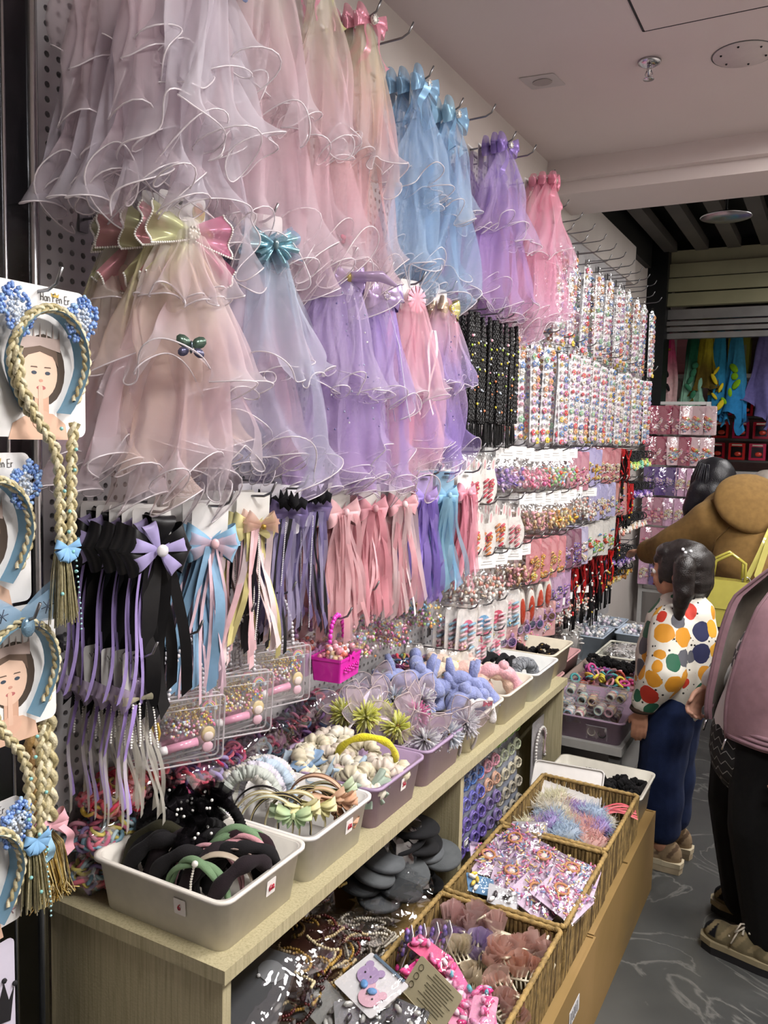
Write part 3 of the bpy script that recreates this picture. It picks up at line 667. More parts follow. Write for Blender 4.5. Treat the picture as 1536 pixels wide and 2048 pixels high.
def d_black(o):
    mb = MB()
    for k, a in enumerate((.35, -.4, PI-.35, PI+.4, 1.4)): bow_loop(mb, .058, .05, a, '0d0c10', .45, x0=.0)
    mb.build('black_bow', 'satin', o, loc=(.0, 0, -.04))
    mb = MB()
    for a in (.15, PI/2+.4, PI+.5, -.9, PI-.25): bow_loop(mb, .048, .026, a, 'a89ccb', .3, x0=.016)
    mb.build('lilac_bow', 'satin', o, loc=(.004, 0, -.04))
    MB('dcd8dc').ball((.036, 0, -.04), (.005, .011, .011), 10, 6).build('button', 'pearl', o)
    tails(o, ['0c0b0e'], 6, .30, .026, .07, seed=2, z=-.05, x=.0); tails(o, ['a08cc6'], 2, .29, .008, .07, seed=3, z=-.05, x=.01)
S3 = 'carded ribbon bows under the tulle veils'
Z3 = 1.385
stack(clip_proto('black bow clip behind the lilac and black lace one', S3, 'efedea', d_black), 1.04, Z3, .22, 6, .03, front_label='black and lilac lace bow with button and long black ribbon tails')
def d_bluepink(o):
    mb = MB()
    for a in (.3, -.35, PI-.3, PI+.35): bow_loop(mb, .052, .044, a, '8fbad8', .4)
    mb.build('blue_bow', 'satin', o, loc=(0, 0, -.045))
    mb = MB()
    for a in (.2, -.5, PI-.2, PI+.5): bow_loop(mb, .044, .024, a, 'ecd0dc', .3, x0=.014)
    mb.build('pink_bow', 'organza', o, loc=(.004, 0, -.045)); MB('e0b6bc').ball((.032, 0, -.045), (.005, .009, .010), 8, 6).build('knot', 'pearl', o)
    tails(o, ['8fb6d6'], 5, .27, .016, .07, seed=5, z=-.05); tails(o, ['e6c6d2'], 8, .29, .006, .06, seed=6, z=-.05)
stack(clip_proto('sky blue bow with pale pink lace centre on white card', S3, 'f1efec', d_bluepink), 1.195, Z3, .215, 5, .03)
def d_yellow(o):
    mb = MB()
    for a in (.3, -.3, PI-.3, PI+.35): bow_loop(mb, .046, .036, a, 'e6d89a', .4)
    mb.build('yellow_bow', 'satin', o, loc=(0, 0, -.04)); mb = MB()
    for a in (.5, PI-.5, .0, PI): bow_loop(mb, .036, .03, a, 'e6bfae', .3, x0=.016)
    mb.build('peach_bow', 'organza', o, loc=(0, .01, -.035)); g = MB('c9a24a'); g.ball((.034, .01, -.036), .006, 8, 6); g.build('gold_knot', 'glitter', o)
    tails(o, ['e2d491', 'e8bcc0', 'e8d0d0'], 3, .28, .011, .07, seed=8, z=-.04); tails(o, ['1a181c'], 1, .30, .010, .05, seed=9, z=-.04)
    mb = MB(); pearls(mb, [(.02, .005, -.05), (.022, .012, -.18), (.02, .008, -.27)], .002); mb.build('pearl_strand', 'pearl', o)
stack(clip_proto('yellow satin bow with peach tulle bow and pearl strand', S3, 'f3f0ea', d_yellow), 1.325, Z3+.012, .215, 4, .032)
def d_witch(sd):
    def fn(o):
        mb = MB()
        for a in (.3, -.35, PI-.3, PI+.35): bow_loop(mb, .046, .036, a, '8e7fb0', .4)
        mb.build('purple_bow', 'organza', o, loc=(0, 0, -.03)); mb = MB('0e0d11')
        for s in (-1, 1):
            mb.prism([(0, 0), (s*.018, .02), (s*.034, .012), (s*.03, -.008), (s*.02, -.002), (s*.01, -.012)], .002, (.03, 0, -.012))
        mb.prism([(-.012, .0), (-.008, .026), (0, .012), (.008, .026), (.012, 0), (0, -.014)], .004, (.034, 0, -.006)); mb.build('bat_ornament', 'cloth', o)
        tails(o, ['0e0d11'], 3, .28, .009, .06, seed=sd, z=-.04); tails(o, ['8f84b4', 'b7aed0'], 4, .26, .013, .07, 'organza', seed=sd+1, z=-.04)
        mb = MB(); pearls(mb, [(.02, -.01, -.05), (.022, -.014, -.2), (.02, -.012, -.3)], .0019, 'd8d4de'); mb.build('bead_strand', 'pearl', o)
    return fn
stack(clip_proto('purple organza bow with black ribbons and small bat ornament', S3, 'e8e4ea', d_witch(11)), 1.44, Z3+.022, .215, 4, .03)
stack(clip_proto('purple and black ribbon bow next to the pink tulle ones', S3, 'd9d4e2', d_witch(15)), 1.535, Z3+.03, .215, 3, .034)
def d_long(c1, c2, w, sd, L=.27):
    def fn(o):
        mb = MB()
        for a in (.35, -.35, PI-.35, PI+.35): bow_loop(mb, w, w*.75, a, c1, .4)
        mb.build('bow', 'satin', o, loc=(0, 0, -.04)); MB(c2).ball((.022, 0, -.04), (.008, .008, .010), 8, 6).build('knot', 'satin', o)
        tails(o, [c1, c2], 8, L, .019, .075, 'organza', seed=sd, z=-.045); tails(o, [c2], 3, L*.95, .007, .05, seed=sd+4, z=-.05)
    return fn
for k, (y, w, c1, c2, lab, L, n, cc) in enumerate((
    (1.655, .052, 'eebcc0', 'f2c9cd', 'large blush pink bow with wide tulle streamers beside the bat bows', .29, 4, 'f1ece4'),
    (1.80, .046, 'efa9b4', 'f2b9c0', 'rose pink bow with streamers behind the drooping lilac veil', .28, 4, 'f1ece4'),
    (1.965, .046, 'f0b4bc', 'f7dfe0', 'striped pink and white bow with long pink streamers', .30, 4, 'f4f1ee'),
    (2.105, .046, 'a58fd6', '8f78c8', 'violet bow with violet tulle streamers on lilac card', .28, 4, 'b9a4d6'),
    (2.255, .042, '8fbfe0', '9cc4d8', 'sky blue bow with blue tulle streamers on blue card', .28, 4, '9cc4dc'),
    (2.405, .042, 'f0a2b4', 'eeb0be', 'candy pink bow with streamers next to the bunny cards', .29, 4, 'f2eeea'))):
    p = clip_proto(lab, S3, cc, d_long(c1, c2, w, 30+k*7, L))
    mb = MB('5c5450')
    for q, s in enumerate((0, .4, .75, 1.2, 1.6)): mb.torus((.0005, -.012+s*.013, .012), .003, .0007, 8, 4, rot=(0, PI/2, 0))
    mb.build('lettering', 'paper', p); stack(p, y, Z3+.02+.01*(k > 2), .215, n, .034)
# ================================================================ ROW 4
def d_pearlclip(o):
    mb = MB()
    for a in (.3, -.35, PI-.3, PI+.35, 1.5): bow_loop(mb, .034, .026, a, 'cdbcd8', .35)
    for a in (.1, PI): bow_loop(mb, .03, .016, a, 'ddd6b8', .3, x0=.012)
    mb.build('sheer_bow', 'organza', o, loc=(0, 0, -.05)); mb = MB()
    for dy in (-.012, 0, .014, .024): pearls(mb, [(.014, dy, -.06), (.018, dy*1.4, -.12-abs(dy)), (.016, dy*1.3, -.135)], .0024)
    mb.build('pearl_strand', 'pearl', o); tails(o, ['a68cd0'], 1, .22, .007, .06, seed=51, z=-.06); tails(o, ['e6e2d6'], 4, .22, .008, .06, 'organza', seed=52, z=-.06)
p = clip_proto('sheer lilac bow with pearl strands on a small card', 'pearl bow clips by the acrylic cases', 'f0eee9', d_pearlclip, .045, .085, .03)
mb = MB('4a4744')
for q in range(4): mb.tube([(.001, -.014+q*.008, .018), (.001, -.010+q*.008, .010), (.001, -.008+q*.008, .016)], .0006, 4)
mb.build('lettering', 'paper', p); stack(p, 1.02, 1.135, .20, 7, .024)
# acrylic bead cases on crystal straps
def case_proto(label, sd, w=.15, h=.125):
    rs = random.Random(sd); o = thing('bead_craft_case', label, 'craft kit', (0, 0, 0), group='acrylic bead cases on straps'); t = .022; mb = MB()
    ol = rrect(w, h, .008)
    P = [(ol, 0), ([(a*.97, b*.97) for a, b in ol], t/2)]
    mb.prism(ol, t, (t/2, 0, -h/2)); mb.build('clear_case', 'acrylic', o, False)
    fr = MB('f4eef2')
    for xx in (t/2, -t/2): fr.tube([(xx, a, b-h/2) for a, b in ol], .0019, 5, closed=True)
    fr.box((t/2, 0, -.02), (.002, w*.92, .0015)); fr.build('case_edge', 'frosted', o)
    pal = ['f2b3c8', 'f4d9a0', 'f7e7ee', 'e88ca8', 'd8c0e6', 'c8e0ea', 'eed36a', 'f6f2ea', 'e8a0a0']
    mb = MB()
    for k in range(150):
        q = rs.random()
        if q < .45: y, z, r = rs.uniform(-.03, .03), rs.uniform(-.075, -.045), .0032
        elif q < .75: y, z, r = rs.uniform(-.02, .045), rs.uniform(-.042, -.02), .0024
        else: y, z, r = rs.uniform(.03, .058), rs.uniform(-.06, -.03), .003
        mb.ball((rs.uniform(-.007, .007), y, z), r, 5, 4, col=rs.choice(pal if q < .45 else ['d9b75a', 'e8cf8a', 'f1e3b8', 'c99a4a'] if q < .75 else ['e36f9a', 'f2d24f', '7fb6e0', 'f2a0c0']))
    b = mb.build('beads', 'pearl', o); b['kind'] = 'stuff'
    mb = MB('f1a9c6'); mb.tube([(.002, -.035, -.095), (.002, .025, -.088)], .0085, 8); mb.tube([(.002, -.048, -.0965), (.002, -.035, -.095)], .0085, 8, col='f6f0f2'); mb.build('bead_tube', 'gloss', o)
    mb = MB(); 
    for q, c in enumerate(('f29ab5', 'f5d98a', '9cc9e8')): mb.tube([(.004, .045+.013*(1-q*.25)*math.cos(a), -.024+.013*(1-q*.25)*math.sin(a)) for a in np.linspace(0, PI, 7)], .0018, 4, c)
    mb.ball((.005, .032, -.026), .005, 6, 4, col='e8f0fa'); mb.ball((.005, .058, -.026), .005, 6, 4, col='e8f0fa'); mb.build('rainbow_charm', 'plastic', o)
    mb = MB('e6cf9a'); mb.ball((.006, .045, -.075), (.003, .015, .016), 8, 5); mb.ball((.008, .045, -.079), (.003, .011, .010), 8, 5, col='f6e2da'); mb.ball((.006, .045, -.1), (.003, .012, .011), 8, 5, col='f3c3d2'); mb.build('doll_charm', 'plastic', o)
    MB('e0b93c').tube([(.003, -.055, -.04), (.003, -.05, -.06), (.003, -.055, -.085)], .003, 6).build('yellow_clip', 'gloss', o)
    mb = MB()
    pearls(mb, [(0, -.035, 0), (0, -.03, .05), (0, -.012, .10), (0, 0, .115), (0, .012, .10), (0, .03, .05), (0, .035, 0)], .0045, 'd8d4da'); mb.build('bead_strap', 'pearl', o)
    return o
for k, ((px, py), n, lab) in enumerate((((372, 1395), 5, 'clear acrylic bead case with pink tube, beside the pearl bow clips'), ((478, 1348), 5, 'clear acrylic bead case on crystal strap, between two like it'), ((560, 1296), 4, 'clear acrylic bead case on crystal strap, next to the lilac chest'))):
    p = at(px, py, x=.20); pr = case_proto(lab, 60+k)
    stack(pr, p.y, p.z, .20, n, .027, hooklen=.24, hlabel='chrome wire hook carrying acrylic cases', dz=.118)
# little treasure chests
def chest(label, col, loc, rz, hc):
    o = thing('toy_chest', label, 'toy box', loc, (0, 0, rz)); w, d, h = .078, .11, .055
    mb = MB(col); tray(mb, w, d, h, taper=.004, r=.004, lip=.001, n=2); mb.build('base', 'gloss', o, False)
    n = 9; P = np.zeros((2, n, 3))
    for i in range(n):
        a = PI*i/(n-1); P[0, i] = (w/2*math.cos(a), -d/2, h+w*.5*math.sin(a)); P[1, i] = (w/2*math.cos(a), d/2, h+w*.5*math.sin(a))
    mb = MB(); mb.grid(P); mb.add([tuple(p) for p in P[0]], [tuple(range(n))]); mb.add([tuple(p) for p in P[1]], [tuple(range(n-1, -1, -1))]); mb.build('clear_lid', 'acrylic', o, False)
    mb = MB(col)
    for s in (-1, 1): mb.prism([(0, 0), (s*.014, .009), (s*.014, -.009)], .004, (w/2+.003, 0, h-.002))
    mb.build('bow_latch', 'gloss', o, False)
    mb = MB(hc)
    for i in range(15):
        a = PI*i/14; mb.ball((0, -.036*math.cos(a), h+w*.5+.055*math.sin(a)-.004), (.006, .006, .0075 if i % 2 else .006), 6, 5)
    mb.build('bead_handle', 'gloss', o); rs = random.Random(4); mb = MB()
    for k in range(60): mb.ball((rs.uniform(-.026, .026), rs.uniform(-.045, .045), h+rs.uniform(-.006, .016)), rs.uniform(.005, .009), 6, 4, col=rs.choice(['f0a9b8', 'e88a9a', 'f3d4a8', 'f6e8ec', 'e87f6a']))
    b = mb.build('beads', 'gloss', o); b['kind'] = 'stuff'
    mb = MB(col)
    for s in (-.03, -.01, .01, .03):
        for k in range(5):
            a = k*2*PI/5; mb.ball((w/2+.001, s+.006*math.cos(a), .026+.006*math.sin(a)), .003, 5, 4)
    mb.build('raised_motif', 'gloss', o); return o
p = at(672, 1352, x=.24); chest('magenta toy treasure chest with clear lid and bead handle', 'e02fb0', (.24, p.y, p.z), .1, 'e83fc0')
hook(p.y, p.z+.135, .28, 'chrome wire hook holding the toy chests', 'chest hooks'); 
p = at(612, 1345, x=.16); chest('lilac toy treasure chest tucked behind the magenta one', 'c79ac8', (.155, p.y-.005, p.z+.008), .1, 'd3a6d6')
# clear bags with pearl handles
def jelly_bag(label, sd):
    rs = random.Random(sd); o = thing('clear_handbag', label, 'toy handbag', group='clear toy handbags with pearl handles'); w, h = .10, .085
    P, _, _ = tier(h, w*.36, w*.52, .018, .026, lc('ffffff', 'ffffff'), sd, 0, nu=20, nv=6, span=3.7, kp=3)
    MB().grid(P).build('clear_pouch', 'acrylic', o); mb = MB()
    for k in range(70): mb.ball((rs.uniform(-.016, .016), rs.uniform(-.04, .04), -h+rs.uniform(.006, .07)), rs.uniform(.003, .006), 5, 4, col=rs.choice(['e8a05a', 'f2d27a', '9ac46a', 'e87a9a', 'f6e6ea', 'd88ad0', '8abfe0', 'f4b6c6']))
    b = mb.build('beads', 'pearl', o); b['kind'] = 'stuff'
    mb = MB(); pearls(mb, [(0, -.03*math.cos(PI*i/12), .005+.09*math.sin(PI*i/12)) for i in range(13)], .0052, 'f2b9c4'); mb.build('pearl_handle', 'pearl', o); return o
for k, (px, py) in enumerate(((722, 1255), (795, 1235), (855, 1200))):
    p = at(px, py, x=.2); stack(jelly_bag(('clear toy handbag with pink pearl handle next to the chests', 'clear toy handbag of orange and green beads, middle hook of three', 'clear toy handbag beside the white rounded cards')[k], 80+k), p.y, p.z, .205, 4, .04, hooklen=.25, dz=.092)
# ================================================================ HEADBAND CARDS ON THE LEFT RACK
rk = thing('rack_upright', 'polished chrome rack upright at the near end of the pegboard', 'rack post', (.0, .9, 0))
MB().box((.028, -.005, 1.4), (.045, .10, 2.8)).build('post', 'dark_reflection_chrome', rk, False)  # dark metal colour stands in for the dark reflections in the chrome
for yy, rr in ((.042, .009), (-.012, .004), (-.052, .009)): MB().tube([(.05, yy, 0), (.05, yy, 2.8)], rr, 10).build('highlight_tube', 'chrome', rk)  # bright tubes shaped as the vertical highlights on the chrome upright
def braid_pts(p0, p1, n, amp, ph): 
    p0, p1 = Vector(p0), Vector(p1); out = []
    for i in range(n):
        t = i/(n-1); a = t*n*.55+ph; q = p0.lerp(p1, t); out.append(q+V(amp*.6*math.cos(2*a), amp*math.sin(a), 0))
    return out
def braid(mb, path, r, cols, turns=60., n=None):
    """three-strand braid along a polyline"""
    pts = []; path = [Vector(p) for p in path]
    tot = sum((b-a).length for a, b in zip(path, path[1:])); m = max(12, int(tot/(r*.55)))
    seg = []; acc = 0
    for a, b in zip(path, path[1:]): seg.append((acc, a, b)); acc += (b-a).length
    for i in range(m+1):
        d = tot*i/m
        for s, a, b in reversed(seg):
            if d >= s-1e-9: pts.append((a.lerp(b, min(1, (d-s)/max(1e-9, (b-a).length))), (b-a).normalized())); break
    for k in range(3):
        o = []
        for i, (p, t) in enumerate(pts):
            sx = t.cross(V(1, 0, 0)); sx = sx.normalized() if sx.length > .01 else V(0, 1, 0); a = i*.42+k*2*PI/3
            o.append(p+sx*math.sin(a)*r*.85+V(1, 0, 0)*math.sin(2*a)*r*.5)
        mb.tube(o, r*.62, 5, cols[k % len(cols)], cap=False)
CREAM = ['cfc39c', 'bcae82', 'ddd3b2']
def glyphs(mb, o, h, x=.0008):
    """H a n F e n E r in thin strokes"""
    G = [[[(0, 0), (0, 1)], [(.5, 0), (.5, 1)], [(0, .5), (.5, .5)]], [[(.5, .55), (.2, .6), (0, .3), (.2, 0), (.5, .1)], [(.5, .6), (.5, 0)]], [[(0, 0), (0, .6)], [(0, .4), (.25, .6), (.45, .4), (.45, 0)]], None,
         [[(0, 0), (0, 1)], [(0, 1), (.5, 1)], [(0, .55), (.4, .55)]], [[(0, .3), (.5, .3), (.4, .58), (.15, .58), (0, .3), (.15, 0), (.45, .05)]], [[(0, 0), (0, .6)], [(0, .4), (.25, .6), (.45, .4), (.45, 0)]], None,
         [[(.5, 0), (0, 0), (0, 1), (.5, 1)], [(0, .5), (.4, .5)]], [[(0, 0), (0, .6)], [(0, .35), (.2, .55), (.4, .55)]]]
    u = 0.
    for g in G:
        if g is None: u += .35; continue
        for st in g: mb.tube([(x, o[0]+(u+a)*h*.72, o[1]+b*h) for a, b in st], .00055, 4)
        u += .72
def headband_card(label, y0, y1, z0, z1, x, ear, crown=True, seed=0, braids=True, lower=None, longtail=True):
    """card in the plane x, with a braided headband and printed portrait; y0..y1, z0..z1 are the card's edges"""
    w, h = y1-y0, z1-z0; cy, cz = (y0+y1)/2, (z0+z1)/2; o = thing('headband_card', label, 'headband', (x, cy, z0), group='carded headbands on the chrome rack')
    def L(dx, dy, dz): return (dx, dy, dz+h/2)
    mb = MB('eeecea'); mb.prism([(a, b+h/2) for a, b in rrect(w, h, .012, 4)], .0016, (0, 0, 0)); cd = mb.build('backing_card', 'paper', o, False)
    g = MB('6b6660'); glyphs(g, (w*.02, h*.915-.002), .0115); g.build('lettering', 'paper', cd)
    g = MB('c9a94a'); g.prism([(-.006, 0), (.006, 0), (.007, .006), (.003, .003), (0, .007), (-.003, .003), (-.007, .006)], .0004, (.0006, w*.17, h*.985-.01)); g.build('crown_print', 'paper', cd, False)
    # printed portrait: flat shapes on the card
    k = w/.165*1.22; pz = h*.46; X = .0006
    def flat(name, ol, col, dz=0., dx=0.): 
        m = MB(col); m.prism([(a*k, b*k+pz) for a, b in ol], .0004, (X+dx, 0, 0)); return m.build(name, 'paper', cd, False)
    flat('portrait_hair', ell(.030, .042, 20, .006, -.002)+[], '4a3d33'); flat('portrait_shoulders', [(-.044, -.085), (-.038, -.066), (-.012, -.052), (.018, -.054), (.036, -.066), (.04, -.085)], 'e0b9a0', dx=.0003)
    flat('portrait_neck', [(-.008, -.06), (-.008, -.03), (.012, -.03), (.012, -.06)], 'd9ad94', dx=.0005); flat('portrait_face', ell(.0245, .031, 24, 0, -.006), 'e8c5ae', dx=.0007); flat('portrait_ear', ell(.005, .008, 10, -.026, -.008), 'dcb199', dx=.0006)
    flat('portrait_fringe', [(-.025, .006), (-.022, .022), (-.01, .031), (.01, .031), (.024, .02), (.026, .002), (.018, .014), (.0, .019), (-.016, .014)], '6b574a', dx=.0009)
    for s in (-1, 1):
        flat('portrait_eye', ell(.0038, .0022, 10, .001+s*.0095, -.006), '3f4a58', dx=.0010); flat('portrait_brow', [(.001+s*.0095-.005, .0), (.001+s*.0095+.005, .0), (.001+s*.0095+.004, .0015), (.001+s*.0095-.004, .0015)], '6b574a', dx=.0010)
    flat('portrait_nose', ell(.003, .0018, 8, .001, -.015), 'cf9a86', dx=.0010); flat('portrait_mouth', ell(.0065, .0026, 12, .001, -.0235), 'b96a68', dx=.0010)
    flat('portrait_finger', [(-.003, -.062), (-.003, -.022), (.0, -.020), (.003, -.022), (.004, -.062)], 'e6bfa8', dx=.0012); flat('portrait_hand', ell(.014, .012, 12, .002, -.062), 'e2b69e', dx=.0011)
    cr = [(-.027, .02)]+[q for i in range(7) for q in ((-.0265+i*.009-.001, .036), (-.0265+i*.009, .052 if i % 2 else .046), (-.0265+i*.009+.001, .036), (-.0265+i*.009+.0045, .036))][:-1]+[(.029, .02), (.0, .026)]
    flat('portrait_tiara', cr, 'b8a49c', dx=.0012)
    # headband: padded blue arch with a braid along its crown
    k = w/.165; rx, rz = .060*k, .074*k; bz = h*.475; pts = []
    for i in range(33):
        a = math.radians(-52+i*284/32); pts.append((.018+.006*math.sin(a), rx*math.cos(a)*(1 if math.sin(a) > 0 else 1-.28*abs(math.sin(a))), bz+rz*math.sin(a)*(1 if math.sin(a) > 0 else 1.15)))
    hb = MB('6f9cb8'); hb.tube(pts, [.0032]*33, 6, flat=3.2, up=(0, .001, 1)); hb2 = MB('7fabc6')
    P = np.zeros((33, 2, 3))
    for i, p in enumerate(pts): P[i, 0] = (p[0]-.016, p[1], p[2]); P[i, 1] = (p[0]+.016, p[1]*1.03, bz+(p[2]-bz)*1.03)
    hb2.grid(P); band = hb2.build('blue_band', 'satin', o)
    mb = MB(); braid(mb, [(p[0]+.006, p[1]*1.08, bz+(p[2]-bz)*1.08) for p in pts[2:]], .0052, CREAM); mb.build('braid_trim', 'hair', band)
    if ear == 'ears':
        for s in (-1, 1):
            c = Vector((.022, s*.056*k, bz+rz*.98)); e = MB(); rs = random.Random(seed+s)
            for q in range(260):
                u, v = rs.uniform(-1, 1), rs.uniform(-1, 1)
                if u*u+v*v > 1 or v > 1-abs(u)*.6: continue
                inn = u*u+(v+.1)**2 < .3
                e.ball(c+V(rs.uniform(0, .006), u*.027*k+s*.006*v, v*.036*k), .0033 if not inn else .0028, 5, 4, col=rs.choice(['c3cfe0', 'dfe6ee', 'b4c2d8']) if inn else rs.choice(['6f92d0', '88a8e0', '5f80c4', '9fc0e8']))
            e.build('beaded_ear', 'pearl', o)
    else:
        mb = MB(); 
        for a in (.25, PI-.25): bow_loop(mb, .07*k, .062*k, a, 'a3c6e2', .18)
        b = mb.build('snowflake_bow', 'organza', o, loc=(.02, 0, bz+rz*1.18)); fl = MB('3f4a5c')
        for cy_, cz_, s in ((.035, .012, .011), (.056, -.004, .009), (-.04, .01, .010), (.02, -.014, .007)):
            for q in range(3):
                a = q*PI/3+.2; fl.tube([(.022, cy_-s*math.cos(a), cz_-s*math.sin(a)), (.022, cy_+s*math.cos(a), cz_+s*math.sin(a))], .0007, 4)
        fl.build('snowflake_print', 'paper', b); g = MB('8fb3cc'); g.ball((.024, 0, -.012), (.006, .012, .015), 8, 6); g.build('gem', 'glitter', b)
    if braids:
        mb = MB(); e0, e1 = pts[0], pts[-1]; by = .012; zl = -.16 if longtail else -.03
        braid(mb, [(.03, -rx*1.0, bz+.02), (.032, -rx*.95, bz-.03), (.034, -rx*.55, bz-.075*k), (.034, -.004, bz-.115*k), (.032, by-.006, bz-.15*k), (.032, by-.004, zl)], .0062, CREAM)
        braid(mb, [(.034, rx*.55, bz-.082*k), (.036, by+.014, bz-.115*k), (.036, by+.010, zl)], .0062, CREAM[::-1])
        br = mb.build('hair_braid', 'hair', o)
        bd = MB('8fd0cc'); rs = random.Random(seed)
        for q in range(9): bd.ball((.044, by+rs.uniform(-.016, .02), bz-.09-q*.03), .003, 6, 4)
        bd.build('braid_beads', 'pearl', br)['kind'] = 'stuff'
        b = MB()
        for a in (.3, -.5, PI-.3, PI+.5, -1.2, -1.9): bow_loop(b, .022, .014, a, '86b6e0', .3)
        b.build('blue_ribbon', 'satin', br, loc=(.04, by, zl)); t = MB(); rs = random.Random(seed+3)
        for q in range(70):
            a, b_ = rs.uniform(-1, 1), rs.uniform(-1, 1)
            t.tube([(.03+b_*.006, by+a*.009, zl), (.032+b_*.012, by+a*.014, zl-.04), (.03+b_*.014, by+a*.022+.004, zl-.10-rs.random()*.02)], .0011, 3, rs.choice(['c2b78e', 'a8a07a', 'd2c9a6', '99906c']), cap=False)
        tt = t.build('hair_tassel', 'hair', br); s = MB(); pearls(s, [(.05, by+.008, zl-.02), (.052, by+.014, zl-.1), (.05, by+.016, zl-.13)], .0018, 'a8d4d8', .008); s.build('bead_string', 'pearl', br)
    return o
def cardspan(prt, pbr, x, w): 
    a, b = at(*prt, x=x), at(*pbr, x=x); y1 = (a.y+b.y)/2; return y1-w, y1, b.z, a.z
y0, y1, z0, z1 = cardspan((175, 590), (165, 875), .22, .165); headband_card('white card with blue beaded cat-ear headband and cream braids by the veils', y0, y1, z0, z1, .22, 'ears', seed=1)
hk = hook((y0+y1)/2, z1-.012, .27, 'chrome hook through the top cat-ear headband card', 'hooks of the headband rack')
y0, y1, z0, z1 = cardspan((62, 905), (60, 1200), .20, .165); headband_card('white card with beaded ear headband hanging below the top card', y0, y1, z0, z1, .20, 'ears', seed=5, braids=False)
y0, y1, z0, z1 = cardspan((133, 1200), (125, 1432), .22, .165); headband_card('white card with snowflake bow headband and cream braids', y0, y1, z0-.005, z1, .20, 'bow', seed=9)
hook((y0+y1)/2, z1-.018, .27, 'chrome hook through the snowflake bow headband card', 'hooks of the headband rack')
y0, y1, z0, z1 = cardspan((50, 1590), (55, 1835), .22, .165); o = headband_card('lowest white card with beaded ear headband beside a gold tassel', y0, y1, z0, z1, .21, 'ears', seed=13, braids=False)
mb = MB('d79aa6')
for cy_, cz_ in ((.066, .05), (.062, .02), (.045, .012)):
    for q in range(3): a = q*PI/3; mb.tube([(.001, cy_-.008*math.cos(a), cz_-.008*math.sin(a)), (.001, cy_+.008*math.cos(a), cz_+.008*math.sin(a))], .0006, 4)
mb.build('snowflake_print', 'paper', o)
# loose braided hair piece with pink bow hanging under the cards
p = at(80, 1640, x=.16); o = thing('braided_hair_piece', 'brown and cream hair braid with pink satin bow and gold tassel', 'hair piece', p)
mb = MB(); braid(mb, [(0, -.02, .22), (0, -.01, .1), (0, 0, 0)], .012, ['8a6a42', 'a58350', 'c4a878']); braid(mb, [(.012, .004, .22), (.012, .008, .1), (.012, .006, 0)], .011, CREAM); mb.build('braid', 'hair', o)
mb = MB()
for a in (.4, -.4, PI-.4, PI+.4): bow_loop(mb, .03, .024, a, 'e8aeb8', .35)
ribbon(mb, (.02, .01, 0), .05, .014, 'e8aeb8', .004, 2, dy=.02); ribbon(mb, (.02, -.01, 0), .05, .014, '9cc4dc', .004, 5, dy=-.01); mb.build('satin_bow', 'satin', o, loc=(.01, .01, -.01))
mb = MB(); rs = random.Random(8)
for q in range(110):
    a = rs.uniform(-1, 1); mb.tube([(0, a*.01, -.01), (.006, a*.028+.012, -.05), (rs.uniform(0, .02), a*.022+.02, -.10-.03*rs.random()), (rs.uniform(0, .02), a*.035+.035*rs.random(), -.14)], .0011, 3, rs.choice(['b59346', 'd0b56e', '8c6c34', 'e0cfa0']), cap=False)
mb.build('gold_tassel', 'hair', o)
# pale lilac card at the very bottom with a black crown print
y0, y1, z0, z1 = cardspan((30, 1870), (32, 2200), .21, .15); o = thing('packet_card', 'pale lilac card with a black crown print below the headband cards', 'card', (.21, (y0+y1)/2, z0))
mb = MB('d6cfe0'); mb.prism([(a, b+(z1-z0)/2) for a, b in rrect(y1-y0, z1-z0, .01)], .0016, (0, 0, 0)); mb.build('backing_card', 'paper', o, False)
mb = MB('1c1a1e'); mb.prism([(.03, .145), (.066, .135), (.073, .185), (.064, .168), (.056, .20), (.047, .172), (.036, .195)], .0006, (.001, 0, 0)); mb.ball((.002, .0735, .19), .004, 6, 4); mb.ball((.002, .056, .204), .004, 6, 4); mb.build('crown_print', 'paper', o, False)
hook((y0+y1)/2, z1-.01, .26, 'chrome hook over the lilac crown card', 'hooks of the headband rack')
# ================================================================ FAR WALL: STRIPS, BRAIDS, PACKS
def flower(mb, c, r, col, cen='f6e7a0', n=5, xo=.0):
    c = Vector(c); a0 = R.uniform(0, 6)
    for k in range(n):
        a = a0+k*2*PI/n; mb.ball(c+V(0, math.cos(a)*r*.62, math.sin(a)*r*.62), (r*.3, r*.5, r*.5), 5, 4, col=col)
    mb.ball(c+V(r*.28, 0, 0), r*.3, 5, 4, col=cen)
PAL = ['f2a3b6', 'e87a96', 'f6d75a', '9cc4ea', 'c6a8e0', 'f6f2ee', 'a6d6b0', 'f4b48a', 'ee5f6a', '7fa6e0', 'f7c6d6', 'fdf8f0', 'e6c0e0', '5a78b8']
def bag_front(mb, w, h, d, z0=0., n=7, gather=.25, seed=0):
    rs = np.random.RandomState(seed); v = np.linspace(0, 1, n)[:, None]; u = np.linspace(-1, 1, 6)[None, :]
    g = np.minimum(1, gather+(1-gather)*v/.16); bul = d*(1-u**4)*np.minimum(1, v*5)*np.minimum(1, (1-v)*8+.1)
    X = bul+rs.uniform(-.0012, .0012, (n, 6)); Y = u*w/2*g; Z = z0-h*v+0*u
    mb.grid(np.stack([X, Y+0*X, Z+0*X], 2)); return mb
